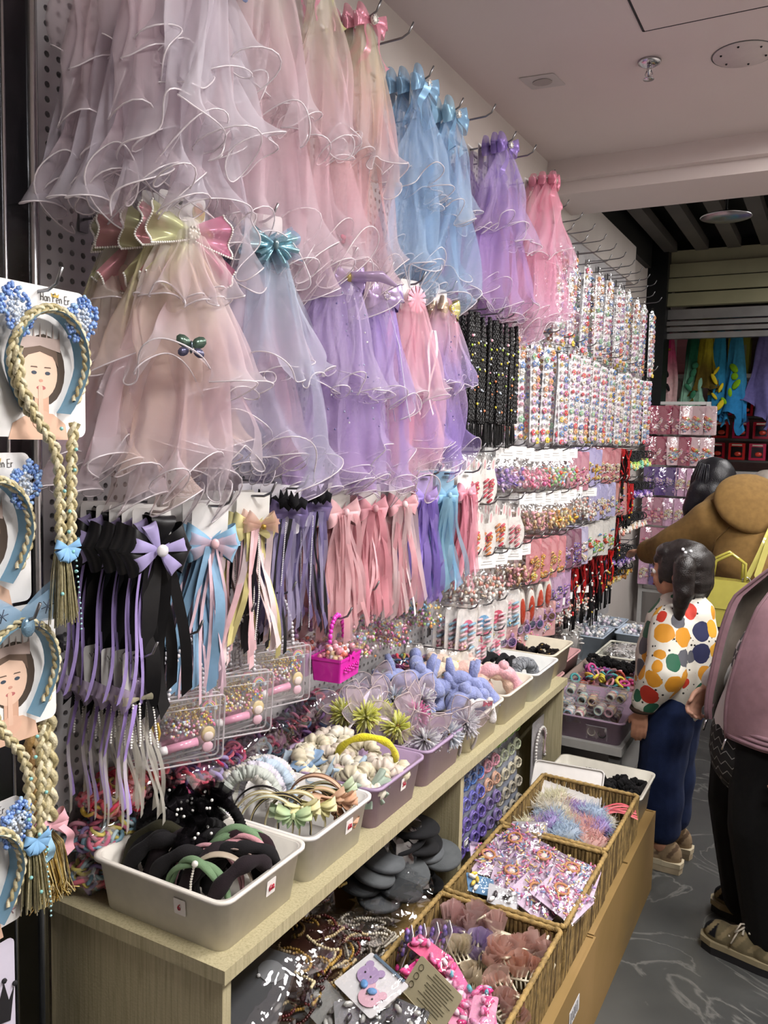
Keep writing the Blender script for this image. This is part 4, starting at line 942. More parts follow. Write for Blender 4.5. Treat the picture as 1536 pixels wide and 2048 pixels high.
def strip_proto(sd, w=.068, h=.42):
    rs = random.Random(sd); o = thing('clip_strip_bag', 'x', 'hair clips', group='long bags of flower clips')
    mb = MB(rs.choice(['f2eff0', 'eef0f2', 'f4ecec'])); mb.box((-.003, 0, -h*.54), (.001, w*.86, h*.9)); mb.build('backing_strip', 'paper', o, False)
    mb = MB(); n = 13
    for k in range(n):
        z = -.055-k*(h-.07)/(n-1)
        for s in (-1, 1):
            q = rs.random(); c = rs.choice(PAL)
            if q < .6: flower(mb, (.006, s*w*.21+rs.uniform(-.002, .002), z+rs.uniform(-.004, .004)), .0125, c, rs.choice(['f6e7a0', 'ffffff', 'f2c04a']))
            else: mb.ball((.006, s*w*.21, z), (.005, .010, .009), 6, 4, col=c); mb.ball((.010, s*w*.21, z+.002), (.003, .005, .004), 5, 4, col=rs.choice(PAL))
    mb.build('flower_clips', 'plastic', o)['kind'] = 'stuff'
    bag_front(MB(), w, h, .014, .0, seed=sd, n=14).build('clear_bag', 'film', o); return o
protos = [strip_proto(200+k) for k in range(6)]
used = set()
def place(pr, key, loc, rot, label, group=None):
    if key: pr.scale = (key,)*3
    if id(pr) not in used:
        used.add(id(pr)); pr.location = loc; pr.rotation_euler = rot; pr['label'] = label
        if group: pr['group'] = group
        return pr
    return dup(pr, loc, rot, label, group)
HCOL = 'chrome wire hook of the packed display wall'; HG = 'hooks of the packed display wall'
for row, (zt, ya, yb, n) in enumerate(((2.375, 3.34, 5.22, 10), (1.965, 2.90, 5.22, 14))):
    for i in range(n):
        y = ya+(yb-ya)*i/(n-1); hook(y, zt+.008, .25, HCOL, HG)
        for j in range(3):
            place(R.choice(protos), 0, (.20-j*.055, y+R.uniform(-.022, .022), zt-R.uniform(0, .02)), (R.uniform(-.03, .03), R.uniform(-.03, .03), -.4+R.uniform(-.2, .2)),
                  ordl('tall clear bag of pastel flower clips '+('above another such row' if row == 0 else 'over the carded packs'), j), 'flower strip bags, '+('upper row' if row == 0 else 'lower row'))
        if row == 0:
            hook(y+.08, 2.50, .2, 'chrome wire hook above the flower strips', 'hooks over the flower strips')
# black braided hair pieces
def hairbraid(sd):
    rs = random.Random(sd); o = thing('black_hair_braid', 'long black braided hair extension with tiny beads beside the flower strips', 'hair extension', group='black hair braids')
    mb = MB()
    for k in range(3):
        y = (k-1)*.014; braid(mb, [(rs.uniform(-.004, .004), y*.4, 0), (.004, y, -.08), (rs.uniform(-.003, .006), y*1.2, -.34)], .0058, ['0c0b0c', '151314', '080808'])
        for q in range(9): mb.tube([(0, y*1.2, -.33), (rs.uniform(-.006, .006), y*1.2+rs.uniform(-.006, .006), -.40-rs.random()*.02)], .0011, 3, '0d0c0d', cap=False)
    mb.build('braid_strands', 'hair', o)['kind'] = 'stuff'; b = MB()
    for q in range(9): b.ball((.010, rs.uniform(-.018, .018), rs.uniform(-.3, -.06)), rs.uniform(.003, .005), 5, 4, col=rs.choice(['e6d24a', 'f0a3b6', 'd8e0e8', 'b4d24a', 'e88a5a', 'c6d0e0', 'f4f0ea']))
    b.build('beads', 'gloss', o)['kind'] = 'stuff'; return o
hp = [hairbraid(300+k) for k in range(3)]
for i in range(9):
    y = 2.40+i*.052
    for j in range(2): place(hp[(i+j) % 3], 0, (.215-j*.05, y+R.uniform(-.008, .008), 1.945-R.uniform(0, .015)), (0, 0, R.uniform(-.3, .3)), 'long black braided hair extension with tiny beads beside the flower strips', 'black hair braids')
    if i % 2 == 0: hook(y, 1.955, .25, 'chrome wire hook of the black hair braids', 'hooks of the hair braids')
# ---- pack prototypes
def bunny_card(col, c2, sd):
    rs = random.Random(sd); o = thing('bunny_clip_card', 'x', 'hair clips'); w, h = .075, .11
    ol = [(0, -.07), (.030, -.066), (.041, -.04), (.040, -.012), (.030, .008), (.024, .022), (.026, .045), (.020, .056), (.011, .045), (.008, .020), (-.008, .020), (-.011, .045), (-.020, .056), (-.026, .045), (-.024, .022), (-.030, .008), (-.040, -.012), (-.041, -.04), (-.030, -.066)]
    MB('f4f0ea').prism([(a, b-.06) for a, b in ol], .0015, (0, 0, 0)).build('bunny_card', 'paper', o, False)
    mb = MB('f0b8bc')
    for s in (-1, 1): mb.prism([(a+s*.017, b-.025) for a, b in ell(.004, .013, 8)], .0005, (.0007, 0, 0))
    mb.build('ear_print', 'paper', o, False); mb = MB()
    for k in range(9):
        s = -1 if k % 2 else 1; z = -.07-(k//2)*.0135
        mb.tube([(.004, s*.010-.007, z-.004), (.006, s*.010, z+.001), (.004, s*.010+.008, z+.005)], .0038, 5, rs.choice([col, c2]))
    flower(mb, (.006, .012, -.078), .010, col); mb.build('hair_clips', 'gloss', o); bag_front(MB(), .09, .145, .012, .004, gather=.8, seed=sd).build('clear_bag', 'film', o); return o
def header_bag(cols, sd, w=.07, h=.115, hdr='f2f2f0', items='mix'):
    rs = random.Random(sd); o = thing('header_bag', 'x', 'hair clips')
    MB(hdr).box((0, 0, -.008), (.003, w, .032)).build('header_card', 'paper', o, False); m = MB('b9b5b2'); m.box((.002, w*.1, -.006), (.0006, w*.4, .002)); m.box((.002, w*.05, -.013), (.0006, w*.55, .0015)); m.build('header_print', 'paper', o, False)
    mb = MB()
    for k in range(26):
        p = (rs.uniform(.002, .012), rs.uniform(-.4, .4)*w, -.05-rs.random()**.7*(h-.06))
        if rs.random() < .5: mb.ball(p, rs.uniform(.005, .008), 5, 4, col=rs.choice(cols))
        else:
            a = rs.uniform(0, 6); mb.tube([p, (p[0], p[1]+.016*math.cos(a), p[2]+.014*math.sin(a))], .0032, 4, rs.choice(cols))
    mb.build('bagged_clips', 'gloss', o)['kind'] = 'stuff'; bag_front(MB(), w, h, .016, -.02, gather=.95, seed=sd).build('clear_bag', 'film', o); return o
def sachet(bg, cols, sd, w=.075, h=.14):
    rs = random.Random(sd); o = thing('printed_sachet', 'x', 'packet')
    mb = MB(bg); mb.prism([(a, b-h/2+.006) for a, b in rrect(w, h, .006)], .002, (0, 0, 0)); mb.build('printed_card', 'paper', o, False); mb = MB()
    for k in range(18):
        y, z = rs.uniform(-.33, .33)*w, -h*.35-rs.random()*h*.5
        if rs.random() < .4: flower(mb, (.005, y, z), .009, rs.choice(cols))
        else: mb.tube([(.005, y-.008, z-.004), (.006, y, z+.003), (.005, y+.008, z-.002)], .003, 4, rs.choice(cols))
    mb.build('bagged_clips', 'gloss', o)['kind'] = 'stuff'; bag_front(MB(), w*1.08, h*1.05, .012, .006, gather=.9, seed=sd).build('clear_bag', 'film', o); return o
def rcard(pc, sd, w=.072, h=.12, cols=None):
    rs = random.Random(sd); o = thing('rounded_clip_card', 'x', 'hair clips'); cols = cols or ['f2a9b8', 'e86a8a', '9ccbe6', 'f4dfe4', 'f6c8d0']
    MB('f4efea').prism([(a, b-h/2+.012) for a, b in rrect(w, h, .012)], .0015, (0, 0, 0)).build('backing_card', 'paper', o, False); mb = MB(pc)
    mb.prism([(a+.004, b-.035) for a, b in ell(w*.26, w*.24, 12)], .001, (.0012, 0, 0)); mb.build('printed_motif', 'paper', o, False); mb = MB()
    for k in range(12):
        s = -1 if k % 2 else 1; z = -.03-(k//2)*.0125; mb.tube([(.005, s*w*.2-.011, z-.003), (.0065, s*w*.2, z+.001), (.005, s*w*.2+.011, z+.003)], .0036, 5, rs.choice(cols))
    flower(mb, (.008, -.012, -.085), .012, rs.choice(cols)); mb.build('hair_clips', 'gloss', o); bag_front(MB(), w*1.15, h*1.15, .014, .014, gather=.9, seed=sd).build('clear_bag', 'film', o); return o
def oval_pack(c, sd):
    o = thing('oval_brush_pack', 'x', 'hair brush'); MB('f1ece2').ball((0, 0, -.06), (.008, .020, .055), 10, 8).build('brush_back', 'gloss', o); MB(c).ball((.004, 0, -.065), (.008, .014, .042), 10, 8).build('brush_pad', 'gloss', o)
    bag_front(MB(), .055, .13, .016, .004, gather=.7, seed=sd).build('clear_bag', 'film', o); return o
def shades(bg, lens, sd, w=.105, h=.17):
    o = thing('sunglasses_pack', 'x', 'sunglasses'); MB(bg).prism([(a, b-h/2+.008) for a, b in rrect(w, h, .008)], .002, (0, 0, 0)).build('printed_card', 'paper', o, False)
    mb = MB(lens)
    for s in (-1, 1): mb.ball((.012, s*w*.22, -.065), (.004, w*.19, w*.17), 12, 6)
    mb.build('lens', 'gloss', o)['label'] = 'dark tinted lenses'; mb = MB('b98ac0')
    for s in (-1, 1): mb.torus((.012, s*w*.22, -.065), w*.19, .0035, 14, 5, rot=(0, PI/2, 0))
    mb.tube([(.013, -w*.05, -.062), (.014, 0, -.058), (.013, w*.05, -.062)], .003, 5)
    for s in (-1, 1): mb.ball((.012, s*w*.2, -.035), (.006, .010, .012), 6, 5)
    mb.build('frame', 'gloss', o); mb = MB(); rs = random.Random(sd)
    for k in range(7): flower(mb, (.006, rs.uniform(-.38, .38)*w, rs.uniform(-.15, -.1)), .012, rs.choice(['f2a0b8', 'f6d8e2', '9ccbe0', 'e87a9a']))
    mb.build('flower_clips', 'gloss', o)['kind'] = 'stuff'; bag_front(MB(), w*1.05, h*1.05, .022, .01, gather=.9, seed=sd).build('clear_bag', 'film', o); return o
def ribbons(c, sd, L=.17, extra='141214'):
    o = thing('ribbon_bundle', 'x', 'hair ribbon'); mb = MB(); rs = random.Random(sd)
    for k in range(12): ribbon(mb, (rs.uniform(-.01, .012), rs.uniform(-.02, .02), 0), L*rs.uniform(.75, 1), .010, c, .006, rs.random(), dy=rs.uniform(-.02, .02))
    mb.build('ribbon_loops', 'satin', o)['kind'] = 'stuff'; mb = MB(extra)
    for k in range(6): mb.tube([(0, rs.uniform(-.015, .015), -.02), (.01, rs.uniform(-.02, .02), -L*.6), (.008, rs.uniform(-.02, .02), -L*1.35)], .0022, 4)
    mb.build('cord_tail', 'cloth', o)['kind'] = 'stuff'; b = MB()
    for k in range(6): b.ball((.014, rs.uniform(-.018, .018), rs.uniform(-L, -.02)), .005, 5, 4, col=rs.choice(['d8b84a', 'e8e4dc', 'd03030']))
    b.build('bell', 'gloss', o)['kind'] = 'stuff'; return o
def animal_ties(cols, sd):
    o = thing('animal_hair_ties', 'x', 'hair ties'); rs = random.Random(sd); mb = MB('1a181a')
    for k in range(6): mb.torus((rs.uniform(-.01, .01), (k-2.5)*.014, -.03), .018, .0022, 10, 4, rot=(PI/2*.8, 0, rs.uniform(0, 1.2)))
    mb.build('elastic_loops', 'rubber', o)['kind'] = 'stuff'; mb = MB()
    for k in range(6):
        p = V(rs.uniform(.004, .014), (k-2.5)*.016, -.06-rs.uniform(0, .02)); c = rs.choice(cols); mb.ball(p, (.009, .011, .011), 7, 5, col=c)
        for s in (-1, 1): mb.ball(p+V(0, s*.007, .011), .0042, 5, 4, col=c)
        mb.ball(p+V(.008, 0, -.002), .003, 5, 4, col='f6f0ea')
    mb.build('animal_charms', 'gloss', o)['kind'] = 'stuff'; return o
PP = {}
def pp(key, mk):
    if key not in PP: PP[key] = mk()
    return PP[key]
MIX = {'pink': ['f2a3b6', 'e87a96', 'f6dfe6', 'd86a9a'], 'yellow': ['f0d24a', 'e8a84a', 'c98a4a', 'f4e8b0', 'b9823a'], 'bright': ['e8503a', 'f0d24a', '7fc46a', 'f29ab5', '8ab6e0', 'f4f0ea'], 'purple': ['8a6ab8', 'b48ad0', '5a4a90', 'e0c0e6'], 'brown': ['9a7452', 'd8b890', 'e8a0a8', '7a5a3c'], 'white': ['f4f0ea', 'e6e0d8', 'f6dfe0', 'd8c0a0', 'e89a8a'], 'green': ['a6d86a', 'd8e07a', '8ad0b0', 'f0e08a']}
ROWZ = [1.50, 1.318, 1.136, .965, .845]
# per row: list of (kind, args, how many hooks, spacing, depth count, label)
WALL = [
 [('bunny', ('d9455a', 'c83c50'), 2, .13, 3, 'bunny-shaped card of red clips hung under the black braids'), ('bag', 'purple', 2, .10, 4, 'header bag of purple and pink clips in the row under the flower strips'), ('bag', 'pink', 3, .10, 4, 'header bag of pink clips with yellow beads under the flower strips'), ('bag', 'bright', 3, .10, 4, 'header bag of red and green clips under the flower strips'), ('sachet', ('c98a9c', 'pink'), 2, .11, 4, 'mauve sachet under the flower strips'), ('sachet', ('b9b0dc', 'yellow'), 2, .12, 3, 'lilac sachet with yellow clips under the flower strips'), ('sachet', ('c98088', 'white'), 3, .11, 4, 'dull red sachet next to the red ribbons'), ('ribbon', 'b01c20', 2, .12, 3, 'red satin ribbon bundle below the last flower strips'), ('animal', 'green', 3, .16, 3, 'green animal hair ties under the end of the strips')],
 [('bunny', ('e08a4a', 'd9455a'), 3, .12, 3, 'bunny-shaped card of orange and red clips under the red bunny cards'), ('bunny', ('e6a0a6', 'd86a78'), 1, .13, 3, 'narrow bunny card of pale pink clips'), ('bag', 'brown', 3, .10, 4, 'white-header bag of brown clips'), ('bag', 'yellow', 3, .10, 4, 'white-header bag of yellow clips'), ('bag', 'white', 3, .10, 4, 'wide white-header bag of cream and pink clips'), ('sachet', ('b9b4dc', 'white'), 3, .12, 3, 'lilac sachet of white clips below the mauve sachets'), ('sachet', ('c98a84', 'bright'), 2, .11, 3, 'salmon sachet beside the black cords'), ('ribbon', 'a81418', 2, .12, 3, 'red ribbon bundle with black cords'), ('animal', 'purple', 3, .16, 3, 'lilac animal hair ties beside the red ribbons')],
 [('bag', 'white', 3, .12, 4, 'clear header bag below the orange bunny cards'), ('bag', 'brown', 2, .11, 4, 'clear bag of brown and rose clips above the balloon card'), ('sachet', ('d88a92', 'yellow'), 4, .10, 3, 'rose pink packet with yellow clips'), ('sachet', ('8a5a70', 'purple'), 2, .11, 3, 'plum packet with dark clips'), ('sachet', ('c0bad8', 'white'), 1, .11, 2, 'lilac packet with black shoe motif'), ('sachet', ('e6e2dc', 'bright'), 4, .13, 3, 'white packet of colourful clips above the red ribbons'), ('ribbon', '8a1418', 1, .12, 3, 'dark red ribbon with bells'), ('animal', 'white', 4, .15, 3, 'white and pastel charm hair ties near the reaching hand')],
 [('rcard', 'e87a96', 1, .12, 3, 'rounded white card of red and pink clips'), ('rcard', '6fb0dc', 1, .12, 3, 'rounded white card with blue balloon print'), ('rcard', 'e05a78', 1, .12, 3, 'rounded white card with a red balloon print'), ('rcard', 'f0d8d0', 1, .11, 4, 'cream rounded card between balloon card and brushes'), ('oval', 'c8452c', 4, .10, 3, 'cream and red oval brush in clear bag'), ('sachet', ('c9a0c4', 'purple'), 2, .12, 3, 'purple pink packet above the sunglasses'), ('ribbon', '9c1216', 2, .13, 3, 'red and gold ribbon strip packet'), ('ribbon', '8a0f14', 2, .12, 3, 'dark red sequin ribbon hanging by the black cords'), ('ribbon', 'c01c18', 2, .12, 3, 'bright red ribbon bundle by the reaching hand'), ('animal', 'purple', 3, .15, 3, 'lilac pom hair ties below the charm hair ties')],
 [('rcard', 'b9a0c8', 1, .16, 7, 'white rounded card of lilac clips in a deep row over the hair ties'), ('rcard', 'f0b0c0', 2, .12, 4, 'white rounded card with pink print next to the sunglasses'), ('shade', ('e0a8a8', '4a3a6a'), 2, .14, 3, 'pink packet of purple bow sunglasses'), ('shade', ('d8b0b4', '3a4a6a'), 1, .14, 3, 'pale packet of blue heart sunglasses'), ('shade', ('e2a9a6', '5a3a22'), 1, .15, 3, 'pink packet of brown sunglasses with bow'), ('bag', 'white', 4, .12, 3, 'clear packet of silver sticks beside the sunglasses'), ('ribbon', '2a1c20', 2, .12, 3, 'black cord bundle with red beads'), ('animal', 'yellow', 4, .16, 3, 'yellow and lilac pom hair ties near the woman')]]
MK = {'bunny': lambda a, s: bunny_card(a[0], a[1], s), 'bag': lambda a, s: header_bag(MIX[a], s), 'sachet': lambda a, s: sachet(a[0], MIX[a[1]], s), 'rcard': lambda a, s: rcard(a, s), 'oval': lambda a, s: oval_pack(a, s), 'shade': lambda a, s: shades(a[0], a[1], s), 'ribbon': lambda a, s: ribbons(a, s), 'animal': lambda a, s: animal_ties(MIX[a], s)}
for r, row in enumerate(WALL):
    y = 2.50 if r != 4 else 2.44; zz = ROWZ[r]
    for gi, (kind, arg, n, sp, dep, lab) in enumerate(row):
        pr = [pp((kind, str(arg), q), lambda q=q: MK[kind](arg, 400+r*31+gi*7+q)) for q in range(2 if n > 1 else 1)]
        for k in range(n):
            z = zz+R.uniform(-.012, .012)+(.012 if kind == 'shade' else 0); hook(y, z+.008, .24, HCOL, HG)
            for j in range(dep): place(pr[k % len(pr)], (1.28 if r < 4 else 1.0) if kind != 'shade' else .88, (.20-j*.042, y+R.uniform(-.006, .006), z-R.uniform(0, .004)), (R.uniform(-.05, .05), R.uniform(-.04, .04), (-.5 if kind not in ('ribbon', 'animal') else -.2)+R.uniform(-.18, .18)), ordl(lab, j), 'packs: '+lab[:40])
            y += sp*1.13
# ================================================================ COUNTER CONTENTS
def headband_mesh(name, mat, col, rx=.062, rz=.075, bw=.012, th=.002, kind='plain', span=205, n=30, col2=None):
    mb = MB(col); pts = []
    for i in range(n+1):
        a = math.radians(90-span/2+span*i/n); pts.append(V(0, rx*math.cos(a), rz*math.sin(a)+rz*.35))
    if kind == 'ruched':
        rs = [bw*(.8+.28*abs(math.sin(i*1.45))+.12*math.sin(i*2.9)) for i in range(n*3+1)]; P = []
        for i in range(n*3+1):
            a = math.radians(90-span/2+span*i/(n*3)); P.append(V(.0015*math.sin(i*2.3), rx*math.cos(a), rz*math.sin(a)+rz*.35))
        mb.tube(P, rs, 8)
    elif kind == 'knot':
        for s in (-1, 1):
            P = [p+V(s*bw*.42*math.cos(i/n*PI*3), 0, 0)+p.normalized()*(.004*s*math.sin(i/n*PI*3)) for i, p in enumerate(pts)]
            mb.tube(P, [bw*(.45+.25*math.sin(PI*i/n)) for i in range(n+1)], 7, col if s < 0 else (col2 or col), flat=.55, up=(1, 0, 0))
    elif kind == 'plush': mb.tube(pts, [bw*(.85+.15*math.sin(i*.9)) for i in range(n+1)], 10)
    else:
        mb.tube(pts, bw, 8, flat=max(.12, th/bw), up=(1, 0, 0))
        if col2:
            for s in (-1, 1): mb.tube([p*1.0+V(s*bw*.75, 0, 0)+(p-V(0, 0, rz*.35)).normalized()*.0015 for p in pts], .0014, 4, col2)
    return mb.mesh(name, mat)
def headband(label, loc, rot, col, mat='satin', group=None, deco=None, sc=1, **k):
    rx = k.get('rx', .062)+k.get('bw', .012)*.5; loc = Vector(loc)
    for b in BIN.values():
        if abs(loc.x-b.location.x) < .155 and abs(loc.y-b.location.y) < .125 and abs(rot[0]) < 1:
            mx, my = .132-rx*abs(math.sin(rot[2]))-k.get('bw', .012)*abs(math.cos(rot[2])), .092-rx*abs(math.cos(rot[2]))-k.get('bw', .012)*abs(math.sin(rot[2]))
            my = max(my, .025); loc.x = b.location.x+max(-mx, min(mx, loc.x-b.location.x)); loc.y = b.location.y+max(-my, min(my, loc.y-b.location.y))
            loc.z = max(loc.z, b.location.z+.030)
    o = thing('headband', label, 'headband', loc, rot, group); o.scale = (sc,)*3
    obj('band', headband_mesh('band', mat, col, **k), o)
    if deco: deco(o)
    return o
def bp(key, u, v, z):
    """point inside a bin: u 0 wall side..1 aisle side, v 0 near..1 far, z above its floor"""
    o = BIN[key]; d = {1: (.30, .235)}.get(key, (.29, .235)); q = Matrix.Rotation(o.rotation_euler.z, 3, 'Z') @ V((u-.5)*d[0], (v-.5)*d[1], z); return o.location+q
def sidebow(c1, c2, w=.024, h=.022, mat='satin', ang=40, rx=.062, rz=.075):
    def fn(o):
        a = math.radians(ang); mb = MB()
        for sg in (-1, 1): flat_lobe(mb, sg, w, h, c1, c2, .1, .008, 7, ang); flat_lobe(mb, sg, w*.8, h*.7, c2, c1, -.9, .004, 6, ang+1)
        b = mb.build('bow', mat, o); b.location = (.004, rx*math.cos(a), rz*math.sin(a)+rz*.35); b.rotation_euler = (a-.6, 0, 0); g = MB(c2); g.ball((.012, 0, 0), (.005, .005, .008), 6, 5); g.build('knot', mat, b)
    return fn
FACE = -.5     # yaw that turns an arch roughly towards the aisle
# bin 1
G = 'headbands in the cream corner bin'
rs = random.Random(21)
for k in range(7):
    v, u = .55+.06*(k % 3), .12+.085*k
    def tul(o, k=k):
        mb = MB(); q = random.Random(k)
        for j in range(14): bow_loop(mb, q.uniform(.025, .048), q.uniform(.02, .034), q.uniform(0, 6.28), q.choice(['0c0b0c', '171517', '221f22', '100e10']), .5)
        mb.build('black_tulle_bow', 'organza', o, loc=(.0, q.uniform(-.02, .02), .092)); mb = MB('e6e4e0')
        for j in range(4): mb.ball((q.uniform(.01, .03), q.uniform(-.04, .04), .092+q.uniform(-.02, .03)), .0032, 6, 5)
        mb.build('rhinestones', 'pearl', o)['kind'] = 'stuff'
    headband('black headband with tulle bow and rhinestones in the cream bin', bp(1, u*.8, v, .045+.02*(k % 2)), (rs.uniform(-.2, .2), rs.uniform(-.3, .1), FACE+rs.uniform(-.5, .5)), '0e0d0e', 'cloth', G+' with black tulle', tul, kind='ruched', bw=.010)
headband('dark tartan padded headband leaning in the cream bin', bp(1, .18, .25, .01), (0, -.25, FACE-.7), '2c2a1c', 'cloth', kind='plush', bw=.016, rx=.066, rz=.08)
headband('second black velvet headband beside the tartan one', bp(1, .32, .30, -.005), (0, -.2, FACE-.5), '131113', 'cloth', kind='plush', bw=.014)
def pearlline(o):
    mb = MB(); pearls(mb, [(.014, .01, .10), (.016, .0, .07), (.014, -.012, .02)], .0026, 'e8e4da'); mb.build('pearl_strand', 'pearl', o); MB('e6e2da').ball((.014, .012, .103), .006, 8, 6).build('large_pearl', 'pearl', o)
headband('sage green knotted headband with a pearl strand at the bin front', bp(1, .70, .10, -.02), (.1, .1, FACE-.9), '6f8a68', 'cloth', None, pearlline, kind='knot', bw=.013, rx=.06, rz=.072)
headband('dusty pink thin knotted headband behind the pearl one', bp(1, .66, .34, -.01), (0, -.05, FACE-.6), 'b98a92', 'cloth', kind='knot', bw=.009)
headband('beige satin headband inside the cream bin', bp(1, .78, .36, -.02), (.1, .1, FACE-.45), 'a89a88', 'satin', bw=.009)
headband('black and tan striped headband inside the cream bin', bp(1, .84, .48, -.015), (.0, .1, FACE-.4), '2a2220', 'satin', bw=.011, col2='a08a80')
headband('wide sage green twisted headband near the white bin', bp(1, .72, .82, .01), (0, 0, FACE-.45), '6f8a68', 'cloth', kind='knot', bw=.018, rx=.066, rz=.08)
headband('dusty rose twisted headband against the white bin', bp(1, .88, .88, -.005), (0, .05, FACE-.35), 'c48f96', 'cloth', kind='knot', bw=.017)
headband('dark burgundy tartan headband under the green one', bp(1, .74, .64, -.01), (0, 0, FACE-.4), '2c1c22', 'cloth', kind='plush', bw=.015)
for k in range(9):
    headband('plain black padded headband lying under the others in the cream bin', bp(1, .15+.085*k, .3+.12*(k % 4), .014), (.0, .35, FACE+rs.uniform(-.4, .4)), ('141214', '1c1a1c', '241c20')[k % 3], 'cloth', 'black headbands lying in the cream bin', kind='plush', bw=.015)
# bin 2
rs = random.Random(22)
for k, c in enumerate(('dad6cc', 'd8d4d6', 'cfc8bc', 'c3c8c0', 'd6d0dc', 'b9c9d8', 'd8d2c6', 'd0ccd6', 'd6d4ca')):
    headband(('cream', 'off-white', 'ivory', 'pale sage', 'pale lilac', 'pale blue gingham', 'oatmeal', 'pearl grey', 'eggshell')[k]+' ruched fabric headband at the back of the white bin', bp(2, .04+.08*(k % 3), .05+.11*k, .045), (rs.uniform(-.1, .1), -.3+rs.uniform(-.1, .1), FACE-.35+rs.uniform(-.15, .15)), c, 'cloth', kind='ruched', bw=.0145)
headband('pink tweed headband at the back between white and purple bins', bp(2, .22, .98, .03), (0, -.3, FACE-.3), 'd8a6ae', 'cloth', kind='ruched', bw=.009)
for k in range(7):
    c1, c2 = (('8fae86', 'b9c9a6'), ('8fae86', 'c9d8a6'), ('d8cf8a', 'e6dfb0'), ('d8cf8a', 'e6dfb0'), ('c99a7a', 'dcb89a'), ('c99a7a', 'd8a888'), ('9ab08a', 'c4d0b0'))[k]
    headband(('mint', 'mint', 'lemon', 'lemon', 'peach', 'peach', 'sage')[k]+' ribbon bow headband with gold edging in the white bin', bp(2, .46+.06*k, .18+.09*k, .028), (rs.uniform(-.1, .1), rs.uniform(-.1, .1), FACE-.55+rs.uniform(-.1, .1)), ('d9d6c6', 'cfd4c2', '201e1c', 'd8d0b0', '2a2622', 'cfae92', 'c0cbb4')[k], 'satin', 'bow headbands in the white bin', sidebow(c1, c2, .038, .036, 'satin', 32+4*k), bw=.008, col2='b8a878')
headband('large peach gingham headband leaning out of the white bin', bp(2, .72, .72, .035), (0, .1, FACE-.75), 'c8a488', 'satin', None, sidebow('a8785a', 'b88a6a', .03, .03, ang=5), bw=.009, rx=.07, rz=.085, col2='7a5a48')
headband('thin black hoop headband behind the mint bows', bp(2, .44, .30, .02), (0, 0, FACE-.6), '171514', 'gloss', bw=.004, rx=.066, rz=.082)
# bin 3: satin bows
def scrunchie_mesh(name, mat, col, R0=.03, r=.0135, col2=None, k=21):
    mb = MB(col); n = 84; pts, rr = [], []
    for i in range(n):
        a = 2*PI*i/n; pts.append(V(math.cos(a)*R0, math.sin(a)*R0, .004*math.sin(5*a))); rr.append(r*(1+.17*math.sin(k*a)+.12*math.sin(7*a)+.07*math.sin(33*a)))
    mb.tube(pts, rr, 8, closed=True)
    if col2: 
        for i in range(0, n, 2): mb.tube([pts[i]*1.0+V(0, 0, r*.95), pts[i]*1.32], .0022, 4, col2)
    return mb.mesh(name, mat)
SCR = {}
def scrunchie(label, loc, rot, col, mat='satin', group=None, sc=1, col2=None):
    key = (col, mat, col2)
    if key not in SCR: SCR[key] = scrunchie_mesh('scrunchie', mat, col, col2=col2)
    o = obj('scrunchie', SCR[key], None, loc, rot); o.scale = (sc,)*3; return tag(o, label, 'scrunchie', group)
rs = random.Random(23)
for k in range(26):
    c = rs.choice(['d8cfb6', 'd0c6ac', 'ddd6c6', 'cfc2b4', 'd8c2bc']); p = bp(3, .12+.8*((k % 6)+.5)/6, .12+.76*((k//6)+.5)/5, .07+rs.uniform(0, .035))
    scrunchie({'d8cfb6': 'cream', 'd0c6ac': 'buttery', 'ddd6c6': 'ivory', 'cfc2b4': 'oatmeal', 'd8c2bc': 'blush'}[c]+' satin scrunchie piled in the purple bin', p, (rs.uniform(-.7, .7), rs.uniform(-.7, .7), rs.uniform(0, 6)), c, 'satin', 'satin scrunchies in the purple bin', rs.uniform(.95, 1.25))
for k in range(5):
    o = thing('satin_bow', ('grey-blue gingham bow', 'blue denim bow', 'blue checked bow', 'pale blue dotted bow', 'sage gauze bow')[k]+' at the near side of the purple bin', 'hair bow', bp(3, .10+.2*k, .04+.02*k+.1*(k % 2), .085+.01*(k % 2)), (.2, -.5, -.4+rs.uniform(-.5, .5)))
    mb = MB(); c = ('8f9ba6', '7f98b4', '93a3ae', 'a9bccb', '9aa89a')[k]
    for sg in (-1, 1): flat_lobe(mb, sg, .05, .05, c, c, .15, .012, 6, k); flat_lobe(mb, sg, .045, .035, c, c, -.9, .004, 5, k+1)
    mb.build('bow_loops', 'cloth', o); MB(c).ball((.012, 0, 0), .009, 8, 6).build('knot', 'cloth', o)
headband('bright yellow fuzzy headband lying over the purple bins', bp(3, .62, .80, .075), (.1, .55, FACE-.5), 'e6d822', 'plush', kind='plush', bw=.010, rx=.07, rz=.08)
